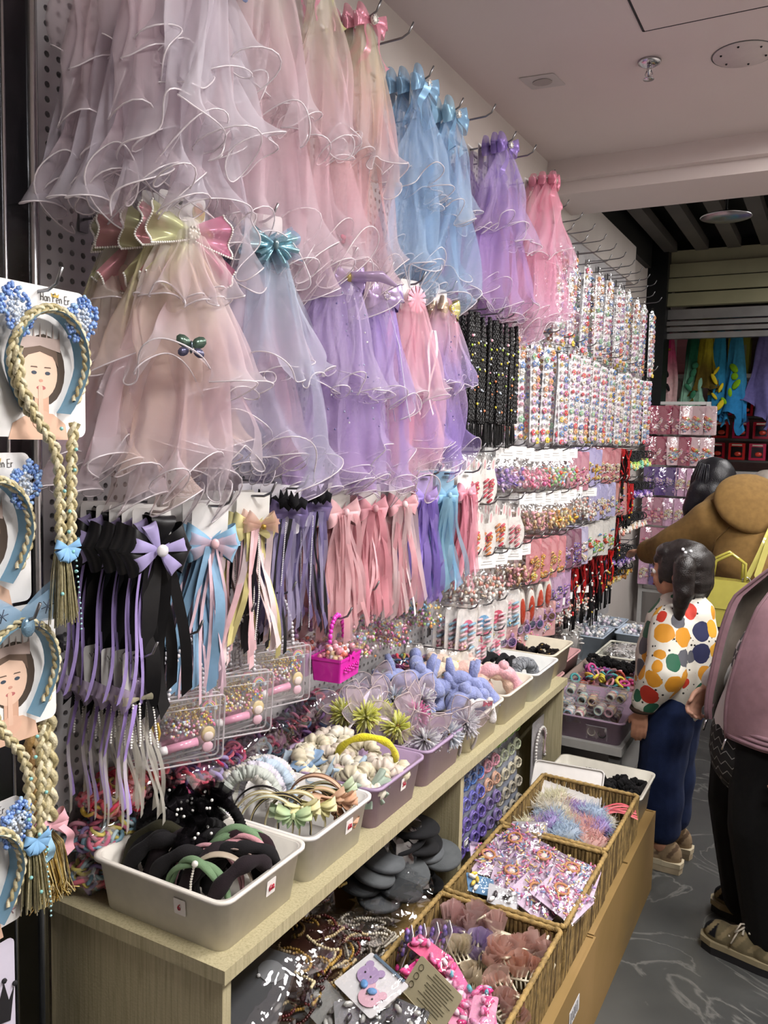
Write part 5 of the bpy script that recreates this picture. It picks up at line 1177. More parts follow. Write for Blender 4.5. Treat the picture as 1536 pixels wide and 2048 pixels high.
# bin 4: gauze wings
def wing_set(label, loc, rot, fcol, seed, sc=1.0, group='gauze wing headbands'):
    q = random.Random(seed); o = thing('fairy_wing_headband', label, 'headband', loc, rot, group); o.scale = (sc,)*3
    for s in (-1, 1):
        for (a, l, w) in ((.95, .085, .026), (.25, .066, .024)):
            ca, sa = math.cos(a), math.sin(a); ol = []
            for i in range(18):
                t = 2*PI*i/18; u = l*.5*(1+math.cos(t)); v = w*math.sin(t)*(.55+.45*math.sin(min(PI, u/l*PI*.9)))
                ol.append((s*(u*ca-v*sa), u*sa+v*ca))
            MB(q.choice(['d8c6d8', 'cfc6d8', 'dcc9d2'])).add([(.004*math.sin(i), a_, b_) for i, (a_, b_) in enumerate(ol)], [tuple(range(18))]).build('gauze_wing', 'wing', o, False)
            MB('c9b8b8').tube([(.004*math.sin(i), a_, b_) for i, (a_, b_) in enumerate(ol)], .0012, 4, closed=True).build('wing_wire', 'satin', o)
    mb = MB(fcol)
    for k in range(150):
        a, b = q.uniform(0, 6.28), q.uniform(-.3, 1.4); d = V(math.sin(b), math.cos(a)*math.cos(b), math.sin(a)*math.cos(b)); c = q.choice([fcol, fcol, 'fdfdc8' if fcol == 'fafc9a' else 'ffffff'])
        mb.tube([V(.008, 0, 0), V(.008, 0, 0)+d*q.uniform(.026, .044)], [.0040, .0020], 3, c, cap=False)
    mb.build('feather_flower', 'fluff', o); mb = MB('9a7a42'); mb.ball((.018, 0, .002), (.006, .009, .012), 7, 5); mb.ball((.022, .004, -.012), (.004, .012, .004), 6, 4, col='b83a44'); mb.build('glitter_gem', 'glitter', o)
    obj('band', headband_mesh('band', 'satin', 'd9d2d8', rx=.058, rz=.066, bw=.005), o, (0, 0, -.09)); return o
rs = random.Random(24)
W4 = [(.10, .15, 'fafc9a'), (.34, .10, 'fafc9a'), (.58, .30, 'fafc9a'), (.30, .45, 'fafc9a'), (.62, .62, 'f29ac8'), (.08, .55, 'd8cfe0'), (.30, .85, 'cfd6e4'), (.55, .95, 'd8cfe0'), (.86, .30, 'e6e2ea'), (.92, .72, 'dfe4ee'), (.10, .95, 'd6cede'), (1.0, 1.02, 'e8e4ea')]
for k, (u, v, c) in enumerate(W4):
    wing_set({'fafc9a': 'lilac gauze wings with yellow feather flower in the purple bin', 'f29ac8': 'gauze wings with hot pink feathers', 'd8cfe0': 'pale lilac gauze wings without bright feathers', 'cfd6e4': 'blue-white gauze wings toward the plush headbands', 'e6e2ea': 'white gauze wings hanging over the purple bin edge', 'dfe4ee': 'white gauze wings with red gem at the bin edge', 'd6cede': 'grey lilac gauze wings by the hair tie bags', 'e8e4ea': 'pinkish gauze wings drooping over the cream bin'}[c],
             bp(4, u, v, .125+rs.uniform(-.01, .02)-(.035 if u > .8 else 0)), (rs.uniform(-.3, .3), (-.2 if u < .8 else .35), -.45+rs.uniform(-.4, .4)), c, 700+k, 1.12)
# bins 5 and 6: plush headbands
def plush_band(label, loc, rot, col, ears='ball', group=None, bow=None, sc=1.0, bw=.017):
    o = thing('plush_headband', label, 'headband', loc, rot, group); o.scale = (sc,)*3
    obj('band', headband_mesh('band', 'plush', col, rx=.058, rz=.064, bw=bw, kind='plush', span=215), o)
    for s in (-1, 1):
        mb = MB(col)
        if ears == 'ball': mb.ball((0, s*.034, .092), .017, 10, 8)
        elif ears == 'long': mb.tube([(0, s*.024, .082), (.0, s*.034, .11), (.004, s*.04, .135)], [.010, .013, .007], 8)
        else: mb.ball((0, s*.036, .088), (.010, .014, .018), 8, 6)
        mb.build('plush_ear', 'plush', o)
    if bow:
        mb = MB()
        for a in (.2, PI-.2): bow_loop(mb, .017, .02, a, bow, .4)
        mb.ball((.012, 0, 0), .005, 6, 5, col=bow); mb.build('felt_bow', 'cloth', o, loc=(.012, .02, .088))
    return o
rs = random.Random(25)
for k, (u, v, yaw) in enumerate(((.05, -.05, .3), (.22, .2, -.1), (.45, .10, -.6), (.30, .55, .2), (.60, .35, -.5), (.72, .70, -.9), (.86, .45, -.4), (.88, .85, -.8), (.15, .85, .5), (.5, .75, .1))):
    plush_band('periwinkle blue plush headband with round ears piled in the cream bin', bp(5, u*.92, .1+v*.8, .035+.014*(k % 3)+.03*(u < .5)), (rs.uniform(-.5, .5), rs.uniform(-.6, .2), yaw), '8f98c8', ('ball', 'long')[k % 2], 'blue plush headbands', None, 1.15, .02)
plush_band('white plush headband with red felt bow among the blue ones', bp(5, .90, .55, .045), (0, .2, -.7), 'ece6e6', 'cat', None, 'c8243c', .8)
plush_band('pale pink plush headband with a red bow behind the blue ones', bp(5, .62, .92, .055), (.3, -.3, -.3), 'e6bcbc', 'cat', None, 'c8243c', .9)
for k, (c, u, v, z, lab) in enumerate((('e2c6b4', .12, .35, .06, 'peach plush headband against the hair tie bags'), ('e6d0b6', .30, .15, .07, 'cream plush headband between peach and pink ones'), ('e6bcb0', .50, .30, .06, 'salmon plush headband beside the white bow one'), ('eecbb8', .68, .5, .04, 'light peach plush headband by the grey bin'), ('f0c4b8', .22, .75, .05, 'apricot plush headband near the back of the cream bin'))):
    plush_band(lab, bp(6, u, v, z-.02), (rs.uniform(-.5, .5), rs.uniform(-.5, .3), rs.uniform(-.8, .3)), c, ('ball', 'cat', 'cat')[k % 3], None, None, 1.2, .021)
plush_band('candy pink plush headband on top of the peach ones', bp(6, .62, .72, .045), (.2, .5, -.9), 'eab0b8', 'cat', None, None, 1.2, .02)
plush_band('second candy pink plush headband leaning on the grey knit one', bp(6, .74, .70, .035), (.3, .1, -1.2), 'e8a9b4', 'ball', None, None, 1.1, .02)
MB('e0cf4a').ball((0, 0, 0), (.03, .022, .016), 10, 6).build('yellow_pompom', 'plush', None, loc=bp(6, .34, .45, .135)); tag(bpy.data.objects['yellow_pompom'], 'yellow fuzzy pompom lying on the peach plush headbands', 'pompom')
# bin 7
for k in range(5):
    headband('black padded headband lying in the off-white bin', bp(7, .18+.12*k, .45+.06*(k % 2), .0), (.75, .0, -.3+.1*k), '17171a', 'cloth', 'black headbands in the off-white bin', kind='plush', bw=.012)
headband('grey ribbed knit headband standing in the off-white bin', bp(7, .80, .25, .02), (0, 0, -.7), '8e9094', 'cloth', kind='ruched', bw=.018, rx=.05, rz=.06)
headband('second grey ribbed knit headband against the bin corner', bp(7, .92, .35, .015), (0, .1, -.5), '82858a', 'cloth', kind='ruched', bw=.018, rx=.05, rz=.06)
for key, n, cols, lab, zz in ((8, 26, [('121011', None), ('151213', None), ('1a1413', 'b89a5a'), ('1c1512', None)], 'cream bin at the counter end', .05), (9, 24, [('0d0c0d', None), ('121112', None)], 'cream bin behind the fluffy basket', .06)):
    for k in range(n):
        c, c2 = rs.choice(cols); u, v = (k % 8+.7)/8.6, (k//8+.6)/(n/8+.2)
        scrunchie(('black velvet scrunchie' if not c2 else 'black scrunchie with gold trim')+' heaped in the '+lab, bp(key, u, v, zz+rs.uniform(-.008, .018)-(.004 if key == 8 else 0)), (rs.uniform(-.8, .8), rs.uniform(-.8, .8), rs.uniform(0, 6)), c, 'cloth', ('black' if not c2 else 'gold')+' scrunchies in the '+lab, rs.uniform(.75, .95), c2)
# ---- bags of elastic hair ties between bins and wall
TM = {}
def tie(loc, rot, col, label, group, R0=.0125, r=.0042):
    if 'm' not in TM: TM['m'] = MB().torus((0, 0, 0), .0125, .0040, 14, 6).mesh('hair_tie', 'rubber'); TM['o'] = MB().torus((0, 0, 0), .0125, .0034, 14, 6, sx=.6).mesh('hair_tie', 'rubber')
    o = obj('hair_tie', TM[R.choice('mmo')], None, loc, rot); o.color = (*lin(col), 1); o.scale = (R.uniform(.9, 1.2),)*3; return tag(o, label, 'hair tie', group)
def tuple_hex(cs): return ''.join('%02x' % (sum(int(c[i:i+2], 16) for c in cs)//len(cs)) for i in (0, 2, 4))   # mean colour of the ties
def tie_bag(loc, dims, cols, n, label, tl, seed, filler='2a1c22'):
    q = random.Random(seed); o = thing('hair_tie_bag', label, 'bag', loc); a, b, c = dims
    def P(s, nz):
        nu, nv = 22, 12; rr = np.random.RandomState(seed+int(s*10)); th = np.linspace(0, 2*PI, nu, endpoint=False)[None, :]; ph = np.linspace(.05, PI-.05, nv)[:, None]
        k = 1+nz*np.sin(3*th+ph*5)*np.sin(ph)+nz*rr.uniform(-.5, .5, (nv, nu))
        return np.stack([s*a*k*np.sign(np.cos(th))*np.abs(np.cos(th))**.7*np.sin(ph)**.6, s*b*k*np.sign(np.sin(th))*np.abs(np.sin(th))**.7*np.sin(ph)**.6, c+s*c*np.sign(np.cos(ph))*np.abs(np.cos(ph))**.75*(1+nz*.6*np.sin(4*th+7*ph))], 2)
    MB().grid(P(1.08, .07), wrap=True).build('clear_bag', 'crinkle', o)
    mb = MB()
    for k in range(int(n*2.6)):
        d = V(q.gauss(0, 1), q.gauss(0, 1), q.gauss(0, 1)).normalized(); m = max(abs(d.x)**1.3, abs(d.y)**1.3, abs(d.z)**1.3)**.25; f = q.uniform(.78, .9)/m; mb.torus((d.x*a*f, d.y*b*f, c+d.z*c*f), .0125, .0042, 10, 5, rot=(q.uniform(-1, 1), q.uniform(-1, 1), 0), col=lin(q.choice(cols)))
    mb.build('packed_hair_ties', 'rubber', o)['kind'] = 'stuff'; MB(tuple_hex(cols)).grid(P(.62, .05), wrap=True).build('inner_mass', 'rubber', o)
    for k in range(n):
        for _ in range(20):
            d = V(q.gauss(0, 1), q.gauss(0, 1), q.gauss(0, 1)).normalized()
            if d.z > -.35 and d.x > -.6: break
        m = max(abs(d.x)**1.3, abs(d.y)**1.3, abs(d.z)**1.3)**.25
        tie(Vector(loc)+V(d.x*a*.9/m, d.y*b*.93/m, c+d.z*c*.88/m), (q.uniform(-1, 1), q.uniform(-1, 1), q.uniform(0, 3)), q.choice(cols), tl, tl)
PASTEL = ['e8a0b4', '9c86c0', '8ab4c8', 'd8c86a', 'e87a8a', 'b8d0d8', 'c86a86']; HOTP = ['f0506a', 'f27a8e', 'e8405a', 'f2a0a8', 'e6c04a', 'd8384e', 'f07a70']; PURP = ['5a3a7a', '7a4a90', 'c8305a', '8a6ab0', '3a2a58', 'd86a8a', 'b04a70', 'a898c8']; DARK = ['5a3050', '6a4a7a', 'a03a5a', '2a3a4a', '4a2a4a', 'b8607a', '7a90a0', 'c87a9a']; BRT = ['e84a5a', '4a6a9a', 'd8c84a', 'a04a8a', 'e88a9a', '2a2a34', '6aa08a']
tie_bag((.052, 1.075, CZ), (.042, .062, .032), PASTEL, 34, 'clear bag of pastel hair ties lowest at the near end of the pegboard', 'pastel hair tie in the lowest bag by the pegboard end', 1)
tie_bag((.052, 1.09, CZ+.066), (.048, .075, .036), PASTEL, 34, 'clear bag of pastel hair ties stacked second by the pegboard end', 'pastel hair tie in the second bag by the pegboard end', 2)
tie_bag((.06, 1.13, CZ+.140), (.055, .095, .032), HOTP, 40, 'clear bag of coral and red hair ties on top of the pastel bags', 'coral hair tie in the top bag of the stack', 3, '5a1c26')
tie_bag((.055, 1.31, CZ), (.046, .10, .05), PURP, 30, 'clear bag of purple and red hair ties behind the white bin', 'purple or red hair tie in the bag behind the white bin', 4)
tie_bag((.066, 1.34, CZ+.095), (.064, .12, .042), PURP+HOTP[:2], 40, 'clear bag of purple and red hair ties under the acrylic cases', 'purple or red hair tie in the bag under the acrylic cases', 5)
tie_bag((.058, 1.58, CZ), (.052, .12, .085), DARK, 32, 'clear bag of plum and blue hair ties behind the purple bin', 'plum hair tie in the bag behind the purple bin', 6)
tie_bag((.058, 1.81, CZ), (.052, .11, .092), DARK+BRT[:2], 36, 'clear bag of dark and rose hair ties under the toy chests', 'dark or rose hair tie in the bag under the toy chests', 7)
tie_bag((.055, 2.02, CZ), (.048, .10, .075), DARK, 18, 'clear bag of dark hair ties behind the gauze wings', 'dark hair tie in the bag behind the gauze wings', 8)
tie_bag((.058, 2.27, CZ), (.052, .13, .088), BRT, 34, 'clear bag of bright mixed hair ties behind the plush headbands', 'bright hair tie in the bag behind the plush headbands', 9)
tie_bag((.05, 2.55, CZ), (.045, .12, .07), DARK, 14, 'clear bag of dark hair ties behind the grey headbands', 'dark hair tie behind the grey headbands', 10)
# silver crinkled bag end
def crumple(name, label, cat, loc, dims, mat, seed, cols=None, fill=None, fillmat='gloss', rot=(0, 0, 0), n=0, group=None, nz=.16, itemr=.012):
    q = random.Random(seed); rr = np.random.RandomState(seed); o = thing(name, label, cat, loc, rot, group); a, b, c = dims
    nu, nv = 26, 14; th = np.linspace(0, 2*PI, nu, endpoint=False)[None, :]; ph = np.linspace(.03, PI-.03, nv)[:, None]
    def shell(s, z): k = 1+z*(np.sin(3*th+4*ph+seed)+np.sin(7*th-5*ph))*.5*np.sin(ph)+z*rr.uniform(-.6, .6, (nv, nu)); return np.stack([s*a*k*np.cos(th)*np.sin(ph)**.7, s*b*k*np.sin(th)*np.sin(ph)**.7, c+s*c*np.sign(np.cos(ph))*np.abs(np.cos(ph))**.8+0*th], 2)
    MB().grid(shell(1, nz), wrap=True).build('clear_bag', mat, o, False)
    if fill: MB(fill).grid(shell(.78, nz*.5), wrap=True).build('bagged_goods', fillmat, o)
    if n:
        mb = MB()
        for k in range(n):
            d = V(q.gauss(0, 1), q.gauss(0, 1), abs(q.gauss(0, 1))).normalized(); p = (d.x*a*.82, d.y*b*.82, c+d.z*c*.82); e = q.uniform(0, 6)
            if itemr < 0:
                cc = q.choice(cols); e2 = q.uniform(-.35, .35); w_ = Vector(p)
                for jj in range(14): w_ = w_+V(.0062*math.cos(e), .0062*math.sin(e), q.uniform(-.002, .001)); e += e2; w_.x = max(-a*.85, min(a*.85, w_.x)); w_.y = max(-b*.85, min(b*.85, w_.y)); mb.ball(w_, .0036, 5, 4, col=cc)
            else: mb.tube([p, (p[0]+itemr*math.cos(e), p[1]+itemr*math.sin(e), p[2]+.004), (p[0]+itemr*2*math.cos(e+.6), p[1]+itemr*2*math.sin(e+.6), p[2])], itemr*.33, 5, q.choice(cols))
        mb.build('bagged_pieces', fillmat, o)['kind'] = 'stuff'
    return o
crumple('crumpled_bag', 'silvery crumpled bag top between hair ties and white bin', 'bag', (.075, 1.50, CZ+.11), (.03, .05, .022), 'crinkle', 31, nz=.3)
# ================================================================ BASKET CONTENTS
def rose(mb, c, r, col, q):
    for k in range(13):
        a = q.uniform(0, 6.28); rr = r*(.25+.75*k/12); n = 7; t = np.linspace(-.9, .9, n)[None, :]; v = np.linspace(0, 1, 4)[:, None]
        X = np.cos(a+t)*rr*(.7+.45*v); Y = np.sin(a+t)*rr*(.7+.45*v); Z = r*(.55-.5*k/12)-r*.7*(1-v)+r*.35*np.cos(t)*v-.2*r*k/12
        cc = mixc(col, (1, 1, 1), q.uniform(0, .25))
        mb.grid(np.stack([X+c[0], Y+c[1], Z+c[2]+0*X], 2), col=cc)
def claw(label, loc, rot, col, seed, sc=1.0):
    q = random.Random(seed); o = thing('rose_claw_clip', label, 'hair claw', loc, rot, 'tulle rose claw clips'); o.scale = (sc,)*3
    mb = MB(); rose(mb, (0, 0, .03), .032, lin(col), q); rose(mb, (.03, .012, .02), .022, lin(col), q); mb.build('tulle_rose', 'organza', o)
    mb = MB('ddd2b8')
    for s in (-1, 1):
        for k in range(6):
            x = -.025+k*.01; mb.tube([(x, 0, .006), (x, s*.020, .002), (x+.001, s*.024, -.014), (x, s*.014, -.026)], .0024, 5)
        mb.tube([(-.028, s*.020, .002), (.028, s*.020, .002)], .0028, 5)
    mb.tube([(0, 0, .006), (.012, .018, .022), (.004, .03, .034), (-.01, .022, .030)], .003, 5); mb.build('claw', 'gloss', o); return o
rs = random.Random(41)
CL = [(.505, 1.735, 'd8a8a4'), (.56, 1.745, 'c79a94'), (.62, 1.735, 'd2a49a'), (.68, 1.70, 'd8a898'), (.72, 1.745, 'cf9f90'), (.50, 1.66, '9a7a86'), (.545, 1.675, 'b08ac0'), (.60, 1.665, 'a58abf'), (.655, 1.64, 'dba694'), (.715, 1.63, 'd2987f'), (.52, 1.60, 'c09a98'), (.575, 1.60, 'e0d2b4'), (.63, 1.58, 'd8c6a6'), (.70, 1.555, 'd09a86'), (.725, 1.50, 'c49080')]
for k, (x, y, c) in enumerate(CL):
    claw({'b08ac0': 'purple tulle claw clip between the rose ones', 'a58abf': 'violet tulle claw clip beside cream roses', 'e0d2b4': 'cream satin rose claw clip in the basket', 'd8c6a6': 'ivory satin rose claw clip by the pink packets', '9a7a86': 'mauve tulle claw clip at the basket edge'}.get(c, 'dusty pink tulle rose claw clip in the near basket'), (x, y, .375+rs.uniform(-.01, .03)), (rs.uniform(-.5, .5), rs.uniform(-.4, .4), rs.uniform(0, 6)), c, 800+k, rs.uniform(.95, 1.15))
def flatpack(name, label, cat, loc, rot, w, h, bg, cols, seed, film_='film', mot=10, items='flower', group=None, bulge=.012, extra=None):
    q = random.Random(seed); o = thing(name, label, cat, loc, rot, group)
    MB(bg).prism(rrect(w, h, .005), .002, (0, 0, 0), (1, 0, 0), (0, 1, 0)).build('printed_card', 'paper', o, False); mb = MB()
    for k in range(mot):
        p = (q.uniform(-.42, .42)*w, q.uniform(-.42, .42)*h, .003+bulge*.3)
        if items == 'flower': mb.ball(p, (.008, .008, .005), 6, 4, col=q.choice(cols))
        elif items == 'tube':
            a = q.uniform(0, 6); mb.tube([p, (p[0]+.012*math.cos(a), p[1]+.012*math.sin(a), p[2]+.002)], .0025, 4, q.choice(cols))
        else: mb.ball(p, (.012, .006, .006), 6, 4, rot=(0, 0, q.uniform(0, 3)), col=q.choice(cols))
    if mot: mb.build('packed_pieces', 'gloss', o)['kind'] = 'stuff'
    n = 9; u = np.linspace(-1, 1, n); P = np.zeros((n, n, 3)); rr = np.random.RandomState(seed)
    for j in range(n):
        for i in range(n): P[j, i] = (u[i]*w*.54, u[j]*h*.54, .002+bulge*(1-u[i]**4)*(1-u[j]**4)+rr.uniform(-.0016, .0016))
    MB().grid(P).build('clear_bag', film_, o)
    if extra: extra(o)
    return o
PK = ['f25a9a', 'f27ab0', 'f29ac4', 'e83a8a', 'f4b0d0', 'f06aa6']
for k, (x, y, rz, w, h) in enumerate(((.60, 1.50, .9, .035, .15), (.645, 1.48, .8, .035, .16), (.66, 1.41, .7, .05, .12), (.70, 1.44, .5, .05, .13), (.57, 1.45, 1.2, .05, .1), (.545, 1.53, 1.3, .045, .1), (.72, 1.39, .2, .05, .11))):
    flatpack('hair_bow_packet', ('hot pink patterned hair strip in clear bag', 'candy pink patterned hair strip in clear bag', 'pale pink hair bow packet at the basket front', 'pink ruffled hair bow packet by the rim', 'magenta clip packet with a green leaf', 'pink star clip packet beside the bead cards', 'soft pink bow packet in the basket corner')[k], 'hair bow', (x, y, .412+.006*k), (rs.uniform(-.2, .2), rs.uniform(-.3, .1), rz), w, h, ('ee5fa0', 'f07ab0', 'f2a0c0', 'ee86b4', 'e8489a', 'f06a9a', 'f0a6c6')[k], PK+['f6e6ee', '6ac0d0'], 820+k, 'film', 12, 'oval', bulge=.016)
for k in range(4):
    flatpack('bead_bracelet_card', 'white card of purple and pink bead strings by the basket rim', 'hair ties', (.475+.022*k, 1.545+.02*k, .415), (1.25, 0, -1.0), .045, .10, 'e8e2e6', ['7a5aa8', 'a88ad0', 'd83a8a', '5a4a90'], 840+k, 'film', 16, 'flower', 'bead cards in the near basket')
def bearface(o):
    for dx, dy, c, e in ((-.018, .008, 'b49ac4', .024), (.022, -.022, 'e6b8c8', .024)):
        m = MB(c); m.prism([(a+dx, b+dy) for a, b in ell(e, e*.9, 18)], .0008, (0, 0, .0035), (1, 0, 0), (0, 1, 0))
        for s in (-1, 1): m.prism([(a+dx+s*e*.7, b+dy+e*.8) for a, b in ell(e*.38, e*.38, 10)], .0008, (0, 0, .0032), (1, 0, 0), (0, 1, 0))
        m.build('animal_print', 'paper', o, False); m = MB('2a262a')
        for s in (-1, 1): m.ball((dx+s*e*.35, dy, .0042), .0022, 6, 4)
        m.build('eye_print', 'paper', o)
    m = MB('6aa0d8')
    for s in (-1, 1): m.ball((.006+s*.012, -.012, .006), (.011, .008, .003), 8, 4, rot=(0, 0, s*.5))
    m.build('blue_bow_print', 'paper', o); m = MB('5f7488'); m.box((0, .048, .0034), (.09, .006, .0004)); m.build('stripe_print', 'paper', o, False)
pz = at(742, 1968, z=.47); flatpack('sticker_packet', 'white packet with lilac and pink cartoon animals and blue bow', 'packet', pz, (.25, .1, -.35), .115, .10, 'e6e4e6', [], 861, 'film', 0, extra=bearface)
pz = at(862, 1985, z=.46); o = thing('folded_carton', 'open beige product carton with small printed lines in the basket', 'carton', pz, (.9, .1, -.45))
MB('b5ab8c').prism(rrect(.13, .075, .006), .002, (0, 0, 0), (1, 0, 0), (0, 1, 0)).build('carton_panel', 'paper', o, False); mb = MB('57513f')
for k in range(11): mb.box((.012+.006*(k % 2), .030-k*.0056, .0012), (.05+.014*(k % 3), .0009, .0006))
for k in range(3): mb.torus((-.048, .02-k*.018, .0014), .006, .0007, 12, 4)
mb.build('lettering', 'paper', o, False); MB('a69c7e').box((0, -.055, -.012), (.125, .045, .002), (.7, 0, 0)).build('carton_flap', 'paper', o, False)
for k, (px, py) in enumerate(((650, 2010), (800, 2035), (720, 2040))):
    flatpack('flat_clip_packet', 'clear packet of dark flat clips at the front of the near basket', 'packet', at(px, py, z=.44), (.3, .2, -.3+.5*k), .10, .07, ('8f8f8c', '4a4a4e', '77777a')[k], ['2a2a2e', 'b9b9b4'], 870+k, 'film', 8, 'oval', 'dark clip packets')
# basket 2: printed zip bags
BEADC = ['e88aa8', 'c8a0d8', 'f0c08a', '8ab4d8', 'f4f0ea', 'd86a9a', 'a88ac8', 'e8d08a', 'f0a0b8']
def zipx(o):
    m = MB('cbb8d0'); m.box((0, .052, .006), (.115, .010, .004)); m.build('zip_strip', 'frosted', o, False); m = MB('c88a5a'); m.torus((-.012, .012, .010), .018, .004, 16, 5); m.build('arch_print', 'paper', o); m = MB('f0d8c8'); m.ball((-.012, .010, .010), (.010, .011, .003), 8, 5); m.build('doll_print', 'paper', o)
for k, (px, py, rx_, ry_, rz) in enumerate(((985, 1722, .2, .15, .5), (1090, 1725, .15, .1, -.3), (1075, 1795, .1, .35, -.15), (1125, 1795, .05, .3, -.2), (1030, 1755, .1, .1, .2), (1150, 1750, .1, .2, .1), (1030, 1690, .3, .1, -.5))):
    flatpack('printed_zip_bag', 'lilac zip bag of sprinkle beads with a doll print, in the middle basket', 'zip bag', at(px, py, z=.40+.008*(k % 4)), (rx_, ry_, rz), .12, .12, 'd6bfd6', BEADC, 880+k, 'film', 90, 'tube', 'doll print zip bags', .02, zipx)
flatpack('printed_zip_bag', 'grey zip bag at the back rim of the middle basket', 'zip bag', at(1060, 1665, z=.425), (.9, 0, .5), .10, .06, 'a8a2a6', BEADC, 895, 'film', 20, 'tube', None, .015)
flatpack('sticker_packet', 'blue packet with yellow and white cartoon print by the wicker rim', 'packet', at(962, 1770, z=.425), (.3, .3, .6), .075, .06, '4f7fa8', ['e8c84a', 'f4f0ea'], 896, 'film', 5, 'oval')
flatpack('sticker_packet', 'clear packet with black and white badge by the wicker rim', 'packet', at(1005, 1795, z=.43), (.3, .3, .4), .075, .06, 'b8b8bc', ['2a2a30', 'e8e8ea'], 897, 'film', 5, 'oval')
# basket 3: fluffy ties
FM = {}
def fluff(label, loc, col, seed, sc, group):
    if seed % 5 not in FM:
        q = random.Random(seed); mb = MB(); mb.torus((0, 0, 0), .022, .014, 14, 7, wob=.12, k=5)
        for k in range(420):
            a = q.uniform(0, 6.28); b = q.uniform(0, 6.28); p = V(math.cos(a)*(.022+.012*math.cos(b)), math.sin(a)*(.022+.012*math.cos(b)), .012*math.sin(b)); d = V(math.cos(a)*math.cos(b), math.sin(a)*math.cos(b), math.sin(b))+V(q.uniform(-.6, .6), q.uniform(-.6, .6), q.uniform(-.6, .6))
            mb.tube([p, p+d*q.uniform(.008, .018)], [.0012, .0003], 3, cap=False)
        FM[seed % 5] = mb.mesh('fluffy_hair_tie', 'fluff')
    o = obj('fluffy_hair_tie', FM[seed % 5], None, loc, (R.uniform(-.5, .5), R.uniform(-.5, .5), R.uniform(0, 6))); o.color = (*lin(col), 1); o.scale = (sc,)*3; return tag(o, label, 'hair tie', group)
FC = [('f6f2d8', 'cream'), ('f6c8c2', 'peachy pink'), ('cdb8ea', 'lilac'), ('cfe0f2', 'pale blue'), ('f6f0e2', 'off-white')]
rs = random.Random(44)
for k in range(34):
    c, nm = FC[k % 5]; u, v = (k % 6+.5)/6, (k//6+.5)/6; fluff(nm+' fluffy hair tie in the farthest wicker basket', (.498+u*.20, 2.275+v*.27+rs.uniform(-.012, .012), .355+rs.uniform(0, .045)), c, k, rs.uniform(1.1, 1.4), nm+' fluffy hair ties')
o = thing('plastic_sheet', 'white plastic lid standing at the back of the fluffy basket', 'lid', at(1128, 1612, z=.345), (-.55, .0, .12)); MB('d6d2ce').prism(rrect(.23, .15, .014), .003, (0, 0, .06), (1, 0, 0), (0, .25, 1)).build('lid_panel', 'plastic', o, False); MB('c9c5c0').tube([(a, .25*b-.003, b+.06) for a, b in rrect(.23, .15, .014)], .003, 5, closed=True).build('lid_rim', 'plastic', o)
o = thing('pink_ribbon_bag', 'coral pink ribbons in a bag beside the white lid', 'ribbon', at(1240, 1625, z=.39), (0, 0, .3)); mb = MB()
for k in range(6): mb.grid(np.stack([np.linspace(-.05, .05, 8)[:, None]+np.zeros((1, 2)), np.array([[-.006, .006]])+.012*k-.03+.008*np.sin(np.linspace(0, 5, 8)+k)[:, None], .012*np.sin(np.linspace(0, 3, 8))[:, None]+np.zeros((1, 2))], 2), col=('e0787e', 'd8606a')[k % 2])
mb.build('ribbon_strips', 'satin', o)['kind'] = 'stuff'
# ================================================================ UNDER THE COUNTER
UZ = .13
def foam(label, loc, rot, r, group, col='4f5254'):
    o = thing('foam_bun_pad', label, 'foam pad', loc, rot, group); MB(col).lathe([(.001, -.006), (r*.95, -.006), (r, -.002), (r, .003), (r*.96, .007), (.001, .007)], 26).build('foam_disc', 'cloth', o); return o
MB('3a3632').box((.22, 1.6, .24), (.36, .7, .2)).build('stock_box', 'cardboard', None, False); tag(bpy.data.objects['stock_box'], 'plain stock box under the bagged goods inside the counter', 'box')
rs = random.Random(51)
for k, (px, py, z) in enumerate(((765, 1720, .50), (745, 1745, .49), (800, 1775, .45), (760, 1790, .44), (815, 1745, .455), (720, 1760, .47), (845, 1700, .46), (880, 1710, .45))):
    foam('grey sponge bun pad lying under the counter beside the wicker basket', at(px, py, z=z), (rs.uniform(-.2, .2), rs.uniform(.0, .35), 0), .058, 'grey foam bun pads', ('5a5d60', '55585a', '3a3c3e')[k % 3])
for k in range(9):
    foam('black sponge bun ring stacked in dark film against the divider', (.30+rs.uniform(-.02, .02), 1.86+rs.uniform(-.05, .05), .36+.021*k), (rs.uniform(-.2, .2), rs.uniform(-.1, .25), 0), .085, 'black foam bun rings', '1c1c1e')
crumple('film_bag', 'black film bag bulging between foam pads and counter divider', 'bag', (.29, 1.84, .345), (.085, .10, .11), 'crinkle', 61, nz=.14)
crumple('film_bag', 'clear film bag over the grey foam pads', 'bag', (.36, 1.70, .37), (.09, .12, .05), 'crinkle', 62, nz=.25)
crumple('bead_chain_bag', 'clear bag of amber and dark red beaded chains under the counter', 'bag', (.33, 1.33, .34), (.11, .17, .10), 'crinkle', 63, ['8a6a2a', '5a1c1c', 'b08a3a', '3a1414', 'c8b48a', 'd8c8a0'], '2a1512', n=90, nz=.2, itemr=-1)
crumple('bead_chain_bag', 'clear bag of pale bead strings near the wicker basket', 'bag', (.37, 1.50, .33), (.08, .10, .07), 'crinkle', 64, ['b8b0a0', '8a8276', 'd0c8b8', '6a6258'], '2a2622', n=60, nz=.22, itemr=-1)
crumple('bead_chain_bag', 'clear bag of dark red sequin strings behind the amber chains', 'bag', (.22, 1.45, .36), (.09, .16, .12), 'crinkle', 65, ['5a1414', '7a2420', '2a0c0c', 'b8a050'], '1c0c0c', n=70, nz=.2, itemr=-1)
o = flatpack('printed_sachet', 'dark grey packet with a grey bear face inside the counter opening', 'packet', at(505, 1985, x=.37), (.5, .2, .35), .12, .17, '3c3e42', [], 898, 'crinkle', 0)
